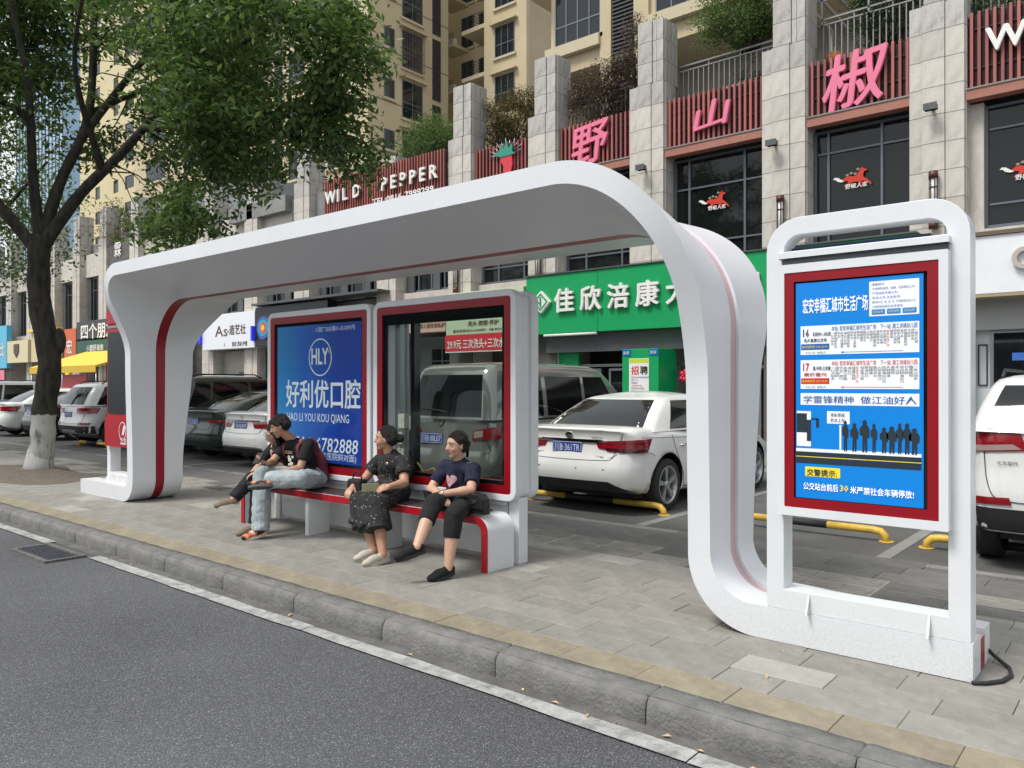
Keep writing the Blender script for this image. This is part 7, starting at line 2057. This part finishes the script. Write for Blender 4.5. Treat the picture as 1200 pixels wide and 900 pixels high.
# heart print on the chest: small folded scraps following the front of the shirt
b = MB(); heart = []
for i in range(28):
    a = 2*math.pi*i/28; heart.append((16*math.sin(a)**3/17, (13*math.cos(a)-5*math.cos(2*a)-2*math.cos(3*a)-math.cos(4*a))/17))
hc = Vector((-4.79, 4.872, .725)); rows = []
for q in (1., .66, .33, .01): rows.append([(hc.x+h_[0]*.068*q, hc.y - .012 + .35*(h_[0]*.068*q)**2/.05, hc.z+h_[1]*.068*q) for h_ in heart+[heart[0]]])
b.grid(rows); hm = mat('heart_print', (.55, .28, .33), .7, var=.6, vscale=30, grime=.5, dirt=(.6, .6, .55)); b.build('heart_print', hm, sh)
def trousers(J, root, m, r=(.105, .078, .062), cut=1.0, name='trousers', wr=.006, vox=.007, pel=.135, flare=None):
    B = Blob(); pv = Vector(J['pelvis']); B.cap(pv-Vector((0, 0, .03)), pv+Vector((0, .01, .07)), pel, pel*.96, sq=.85, side=(1, 0, 0), flat1=True)
    for s in 'LR':
        h, k, a = Vector(J['hip'+s]), Vector(J['kn'+s]), Vector(J['an'+s]); e = k.lerp(a, cut)
        B.cap(pv.lerp(h, .6), h, r[0]*1.1, r[0]); B.cap(h, k, r[0], r[1]); B.cap(k, e, r[1], r[2] if flare is None else flare, flat1=True)
    return B.build(name, m, root, vox, 4, wr, 10, 3)
trousers(J, pD, blk_cloth, (.10, .080, .070), .44)
shoe(pD, J['anL'], (-4.47, 4.27, .045), blk_cloth, mat('black_sole', (.015, .015, .016), .6)); shoe(pD, J['anR'], (-4.62, 4.03, .23), blk_cloth, mat('black_sole_b', (.015, .015, .016), .6))
# crossbody bag resting on the bench beside her
bagD = thing('handbag', 'small black crossbody bag resting on the bench beside the woman in navy', 'handbag', (-4.45, 4.90, .47))
b = MB(); b.prism([(-4.53, .475), (-4.33, .475), (-4.34, .60), (-4.38, .645), (-4.48, .645), (-4.52, .60)], 4.80, 4.88); b.prism([(-4.525, .52), (-4.335, .52), (-4.345, .605), (-4.38, .648), (-4.48, .648), (-4.515, .605)], 4.785, 4.80); b.build('pouch', mat('black_leather', (.012, .012, .013), .4, bump=.4, bscale=70), bagD, bevel=.012)
b = MB(); b.tube([(-4.50, 4.83, .64), (-4.55, 4.87, .80), (-4.66, 4.97, .885)], .006, 5); b.build('strap', blk_cloth, bagD)
b = MB(); b.ring([(-4.445+.022*math.cos(i*math.pi/8), .575+.018*math.sin(i*math.pi/8)) for i in range(16)], [(-4.445+.014*math.cos(i*math.pi/8), .575+.011*math.sin(i*math.pi/8)) for i in range(16)], 4.775, 4.79); b.build('buckle', M['chrome'], bagD)
ph_ = MB(); ph_.chbox(-.038, .038, -.075, .075, -.005, .005, .002)
o = ph_.build('phone', M['black']); o.location = (-4.735, 4.555, .625); o.rotation_euler = (.5, .3, 1.1); tagit(o, 'dark phone in the hand of the woman in navy', 'phone')
b = MB(); n_ = 18; wv = Vector((-.75, -.5, -.25)).normalized()
w_ = Vector(J['wrL'])-wv*.015; a_ = wv.cross(Vector((0,0,1))).normalized(); b_ = wv.cross(a_)
b.tube([w_+a_*.031*math.cos(2*math.pi*i/n_)+b_*.030*math.sin(2*math.pi*i/n_) for i in range(n_+1)], .0045, 6); b.build('bracelet', M['chrome'], pD)

# ---------- woman in black flowered dress ------------------------------------------
J = dict(pelvis=(-5.70, 5.0, .58), waist=(-5.69, 5.0, .68), chest=(-5.68, 4.98, .80), neck=(-5.685, 4.96, .88), head=(-5.70, 4.92, 1.045),
         shL=(-5.50, 4.97, .825), shR=(-5.85, 4.98, .83), elL=(-5.37, 4.86, .655), elR=(-5.93, 4.86, .65), wrL=(-5.37, 4.68, .64), wrR=(-5.86, 4.66, .60),
         hipL=(-5.60, 5.0, .54), hipR=(-5.80, 5.0, .54), knL=(-5.38, 4.54, .50), knR=(-5.58, 4.52, .50), anL=(-5.21, 4.47, .085), anR=(-5.36, 4.50, .10))
pC = person('seated woman in black dotted dress with hair bun holding a phone, beige shoes', (-5.7, 5.0, .46))
B = Blob(); limbs(B, J, (.052, .043, .029)); f, u = (-.85, -.75, -.06), (-.05, -.05, 1); P = head(B, J['head'], f, u, w=1.04)
hand(B, J['wrL'], (-.45, -.85, -.2), (-.6, .1, -.7), -1, .6); hand(B, J['wrR'], (.3, -.8, -.4), (0, -.3, -1), 1, .5)
B.build('body', SK1, pC, .0055, 4); face_details(P, f, u, pC, mat('lips_b', (.34, .09, .08), .5))
B = Blob(); B.ell(P(-.028, .044, 0), (.092, .087, .084), f, u); B.ell(P(-.06, .005, 0), (.07, .08, .080), f, u)
for c in (-1, 1): B.cap(P(.046, .088, .006*c), P(.02, .05, .070*c), .013, .010); B.cap(P(.02, .05, .072*c), P(-.03, -.02, .074*c), .011, .014)
B.ell(P(-.135, -.005, 0), (.045, .042, .05), f, u); B.build('hair', HAIR, pC, .006, 2, .002, 60)
def dotted():
    m = mat('dotted_dress_cloth', (.012, .012, .014), .85); n = m.node_tree.nodes; l = m.node_tree.links; b = n['Principled BSDF']
    t = n.new('ShaderNodeTexCoord'); v = n.new('ShaderNodeTexVoronoi'); v.inputs['Scale'].default_value = 42; l.new(t.outputs['Object'], v.inputs['Vector'])
    r = n.new('ShaderNodeMapRange'); r.inputs[1].default_value = .16; r.inputs[2].default_value = .22; r.inputs[3].default_value = 1; r.inputs[4].default_value = 0; l.new(v.outputs['Distance'], r.inputs[0])
    s = n.new('ShaderNodeSeparateColor'); l.new(v.outputs['Color'], s.inputs[0]); g = n.new('ShaderNodeMapRange'); g.inputs[1].default_value = .45; g.inputs[2].default_value = .5; l.new(s.outputs[0], g.inputs[0])
    mu = n.new('ShaderNodeMath'); mu.operation = 'MULTIPLY'; l.new(r.outputs[0], mu.inputs[0]); l.new(g.outputs[0], mu.inputs[1])
    x = n.new('ShaderNodeMix'); x.data_type = 'RGBA'; l.new(mu.outputs[0], x.inputs[0]); x.inputs[6].default_value = (.012, .012, .014, 1); x.inputs[7].default_value = (.42, .38, .30, 1)
    l.new(x.outputs[2], b.inputs['Base Color']); return m
dm = dotted()
B = Blob(); pel, wa, ch = Vector(J['pelvis']), Vector(J['waist']), Vector(J['chest'])
B.cap(pel, wa, .158, .150, sq=.82, side=(1, 0, 0)); B.cap(wa, ch, .150, .142, sq=.85, side=(1, 0, 0)); B.cap(ch, ch+Vector((0, -.005, .055)), .142, .10, sq=.8, side=(1, 0, 0))
for s in 'LR':
    sh_, el = Vector(J['sh'+s]), Vector(J['el'+s]); B.cap(ch.lerp(sh_, .4), sh_, .09, .070); B.cap(sh_, sh_.lerp(el, .62), .070, .078, flat1=True)
    B.cap(pel, Vector(J['kn'+s]), .112, .082); B.cap(Vector(J['hip'+s]), Vector(J['kn'+s]), .115, .088)
    h0 = Vector(J['kn'+s]); B.cap(h0, h0.lerp(Vector(J['an'+s]), .52)+Vector((0, -.02, 0)), .10, .125, flat1=True)
B.cap((-5.48, 4.54, .50), (-5.36, 4.50, .30), .11, .15, flat1=True); B.ell((-5.60, 4.75, .55), (.2, .10, .16), (0, -1, 0))
B.cap((-5.52, 4.53, .46), (-5.52, 4.46, .30), .09, .11, flat1=True)
B.build('dress', dm, pC, .007, 4, .009, 9, 5)
beige = mat('beige_shoe_leather', (.45, .40, .33), .6)
shoe(pC, J['anL'], (-5.28, 4.28, .045), beige, beige, w=.036); shoe(pC, J['anR'], (-5.46, 4.32, .055), beige, beige, w=.036)
b = MB(); b.ball((-5.595, 4.845, .82), (.022, .006, .016), 8, 5); b.build('brooch', mat('gold_brooch', (.5, .35, .1), .3, .6), pC)
bagC = thing('handbag', 'black handbag on the lap side of the woman in the dotted dress', 'handbag', (-5.86, 4.75, .47))
b = MB(); b.prism([(-5.98, .475), (-5.74, .475), (-5.77, .67), (-5.95, .67)], 4.66, 4.76); b.build('pouch', mat('black_leather_b', (.010, .010, .011), .5), bagC, bevel=.02)
b = MB(); b.tube([(-5.93, 4.71, .66), (-5.91, 4.71, .72), (-5.86, 4.70, .735), (-5.81, 4.71, .72), (-5.79, 4.71, .66)], .007, 5); b.build('handle', blk_cloth, bagC)
o = ph_.build('phone', mat('khaki_phone_case', (.28, .29, .16), .5)); o.location = (-5.47, 4.545, .635); o.rotation_euler = (1.35, 1.57, .8); tagit(o, 'phone in a khaki case held by the woman in the dotted dress', 'phone')

# ---------- young man with backpack --------------------------------------------------
J = dict(pelvis=(-7.02, 5.0, .60), waist=(-7.04, 4.98, .72), chest=(-7.07, 4.91, .87), neck=(-7.10, 4.83, .985), head=(-7.135, 4.71, 1.125),
         shL=(-6.90, 4.90, .935), shR=(-7.25, 4.89, .93), elL=(-6.86, 4.77, .70), elR=(-7.24, 4.68, .74), wrL=(-6.91, 4.54, .665), wrR=(-7.03, 4.50, .76),
         hipL=(-6.90, 5.0, .56), hipR=(-7.11, 5.0, .56), knL=(-6.64, 4.62, .62), knR=(-7.13, 4.50, .64), anL=(-6.93, 4.44, .60), anR=(-7.03, 4.42, .09))
pB = person('young man in black T-shirt and pale jeans with a backpack, ankle on knee', (-7.0, 5.0, .46))
B = Blob(); limbs(B, J, (.048, .038, .027), (.08, .058, .038)); f, u = (-.62, -.72, -.38), (-.2, -.25, 1); P = head(B, J['head'], f, u)
hand(B, J['wrL'], (-.25, -.85, -.45), (-.2, .5, -.85), 1, .4); hand(B, J['wrR'], (-.1, -.9, .25), (.2, .3, .9), 1, .55)
B.build('body', SK3, pB, .0055, 4); face_details(P, f, u, pB)
B = Blob(); B.ell(P(-.024, .042, 0), (.096, .086, .085), f, u); B.ell(P(-.055, .005, 0), (.07, .075, .082), f, u); B.ell(P(.050, .072, 0), (.042, .030, .062), f, u)
for c in (-1, 1): B.cap(P(.04, .07, .05*c), P(.0, .01, .078*c), .025, .012)
B.build('hair', HAIR, pB, .006, 2, .004, 50)
sh = shirt(J, pB, blk_cloth, rs=.068, sleeve=.70, seed=4, wr=.007)
b = MB()
for (dx, dz, r_) in ((0, 0, .03), (.035, .03, .022), (-.03, .03, .022), (.02, -.04, .03), (-.02, -.05, .018)): b.ball((-7.05+dx, 4.775+abs(dx)*.3, .77+dz), (r_, .006, r_*.8), 8, 5)
b.build('shirt_print', mat('white_print', (.6, .58, .52), .8), sh)
b = MB(); text_on(b, 'STUDIO', -7.115, 4.762, .835, .045, .022, fit=.13); b.build('shirt_lettering', mat('tan_print', (.4, .33, .2), .8), sh)
jeans = mat('pale_denim', (.33, .38, .40), .9, var=.16, vscale=12, bump=.3, bscale=150)
trousers(J, pB, jeans, (.110, .092, .085), 1.02, 'jeans', .010, flare=.090)
orange = mat('orange_black_shoe', (.55, .13, .04), .6); n_ = orange.node_tree.nodes
def shoe_mat():
    m = mat('sneaker_patchwork', (.5, .12, .04), .6); n = m.node_tree.nodes; l = m.node_tree.links; b = n['Principled BSDF']
    t = n.new('ShaderNodeTexCoord'); v = n.new('ShaderNodeTexNoise'); v.inputs['Scale'].default_value = 17; v.inputs['Detail'].default_value = 0; l.new(t.outputs['Object'], v.inputs['Vector'])
    r = n.new('ShaderNodeValToRGB'); r.color_ramp.interpolation = 'CONSTANT'; e = r.color_ramp.elements; e[0].color = (.015, .013, .012, 1); e[1].position = .44; e[1].color = (.66, .17, .05, 1)
    q = e.new(.62); q.color = (.65, .5, .42, 1); l.new(v.outputs[0], r.inputs[0]); l.new(r.outputs[0], b.inputs['Base Color']); return m
snk = shoe_mat(); solew = mat('cream_sole', (.55, .5, .42), .7); soleg = mat('grey_sole', (.06, .06, .06), .7)
shoe(pB, J['anR'], (-7.10, 4.22, .045), snk, solew, w=.044)
# crossed foot: sole turned outward
an, toe = Vector(J['anL'])+Vector((-.01, -.05, -.01)), Vector((-7.0, 4.28, .56))
d = Vector((-.55, -.45, -.05)).normalized(); B = Blob(); upv = Vector((-.35, .35, .85)); upv = (upv-d*upv.dot(d)).normalized(); heel = an - d*.03 - upv*.04
c0 = Vector((-6.86, 4.39, .57))
for q, rr in ((.0, (.055, .036, .036)), (.09, (.08, .030, .042)), (.15, (.06, .026, .041))): B.ell(c0+d*q+upv*.012, rr, d, upv)
B.cap(c0+upv*.02, Vector(J['anL'])+upv*.015, .036, .036)
so = B.build('shoe', snk, pB, .005, 3); S = MB(); sd = d.cross(upv); n = 22; L = .25; vs = []
for hgt in (-.038, -.008): vs += [c0 + d*((.5-.5*math.cos(2*math.pi*i/n))*L-.055) + sd*(math.sin(2*math.pi*i/n)*.043) + upv*hgt for i in range(n)]
S.add(vs, [tuple(range(n)), tuple(range(2*n-1, n-1, -1))] + [(i, (i+1) % n, n+(i+1) % n, n+i) for i in range(n)]); S.build('sole', soleg, so)
bp_ = thing('backpack', 'maroon backpack worn on the back of the young man', 'backpack', (-6.93, 5.12, .5))
mar = mat('maroon_nylon', (.11, .008, .022), .7, var=.15, vscale=8)
B = Blob(); B.cap((-7.0, 5.09, .62), (-7.03, 5.03, .88), .135, .115, sq=.6, side=(1, 0, 0)); B.cap((-6.95, 5.09, .58), (-6.96, 5.07, .75), .13, .11, sq=.6, side=(1, 0, 0)); B.build('bag', mar, bp_, .008, 3, .006, 8)
for xx in (-6.95, -7.20):
    b = MB(); pts = [(xx, 5.02, .93), (xx, 4.95, .995), (xx+.01, 4.86, .985), (xx+.015, 4.785, .92), (xx+.03, 4.775, .82), (xx+.07, 4.86, .72), (xx+.09, 5.0, .66)]
    rows = [[(p[0]-.024, p[1], p[2]) for p in pts], [(p[0], p[1]-.006, p[2]+.004) for p in pts], [(p[0]+.024, p[1], p[2]) for p in pts]]; b.grid(rows); b.build('shoulder_strap', mar, bp_)
o = ph_.build('phone', M['black']); o.location = (-7.04, 4.40, .815); o.rotation_euler = (.75, -.1, .4); tagit(o, 'dark phone held up by the young man on the bench', 'phone')

# ---------- girl with long hair behind him ----------------------------------------------
J = dict(pelvis=(-7.50, 5.0, .57), waist=(-7.48, 4.98, .68), chest=(-7.44, 4.92, .82), neck=(-7.37, 4.86, .92), head=(-7.30, 4.75, 1.045),
         shL=(-7.27, 4.90, .87), shR=(-7.60, 4.93, .86), elL=(-7.22, 4.76, .68), elR=(-7.62, 4.76, .66), wrL=(-7.30, 4.56, .64), wrR=(-7.42, 4.56, .62),
         hipL=(-7.41, 5.0, .53), hipR=(-7.60, 5.0, .53), knL=(-7.30, 4.56, .50), knR=(-7.36, 4.52, .575), anL=(-7.27, 4.50, .085), anR=(-7.40, 4.33, .37))
pA = person('girl with long dark hair and glasses leaning beside the young man, black clothes', (-7.5, 5.0, .46))
B = Blob(); limbs(B, J, (.044, .036, .025), (.075, .052, .034)); f, u = (-.25, -.85, -.42), (.25, -.15, 1); P = head(B, J['head'], f, u, w=.96)
hand(B, J['wrL'], (-.3, -.8, -.2), (0, 0, -1), 1, .5); hand(B, J['wrR'], (.4, -.8, -.2), (0, 0, -1), -1, .5)
B.build('body', SK2, pA, .0055, 4); face_details(P, f, u, pA)
B = Blob(); B.ell(P(-.025, .040, 0), (.096, .088, .084), f, u); B.ell(P(-.06, -.02, 0), (.06, .10, .082), f, u)
for c in (-1, 1):
    B.chain([P(.02, .06, .06*c), P(.015, -.02, .082*c), P(.02, -.12, .085*c), P(.03, -.22, .075*c)], [.025, .022, .026, .012])
B.cap(P(-.08, -.05, 0), P(-.10, -.26, 0), .075, .04); B.build('hair', HAIR, pA, .006, 2, .004, 50)
b = MB()
for c in (-1, 1): b.tube([P(.096, .008+.019*math.sin(2*math.pi*i/14), .031*c+.022*math.cos(2*math.pi*i/14)) for i in range(15)], .0018, 5)
b.tube([P(.097, .01, -.010), P(.100, .012, 0), P(.097, .01, .010)], .0016, 5)
for c in (-1, 1): b.tube([P(.094, .012, .053*c), P(.0, .01, .078*c)], .0016, 5)
b.build('glasses', M['steel'], pA)
shirt(J, pA, blk_cloth, rs=.060, rb=(.14, .13, .125), sleeve=.8, seed=9); trousers(J, pA, mat('black_trousers', (.010, .010, .012), .9), (.10, .075, .07), .93, flare=.066)
tan = mat('tan_suede', (.20, .15, .11), .85, bump=.3, bscale=80)
shoe(pA, J['anL'], (-7.33, 4.30, .045), tan, solew, w=.042); shoe(pA, J['anR'], (-7.56, 4.17, .33), tan, solew, w=.042)
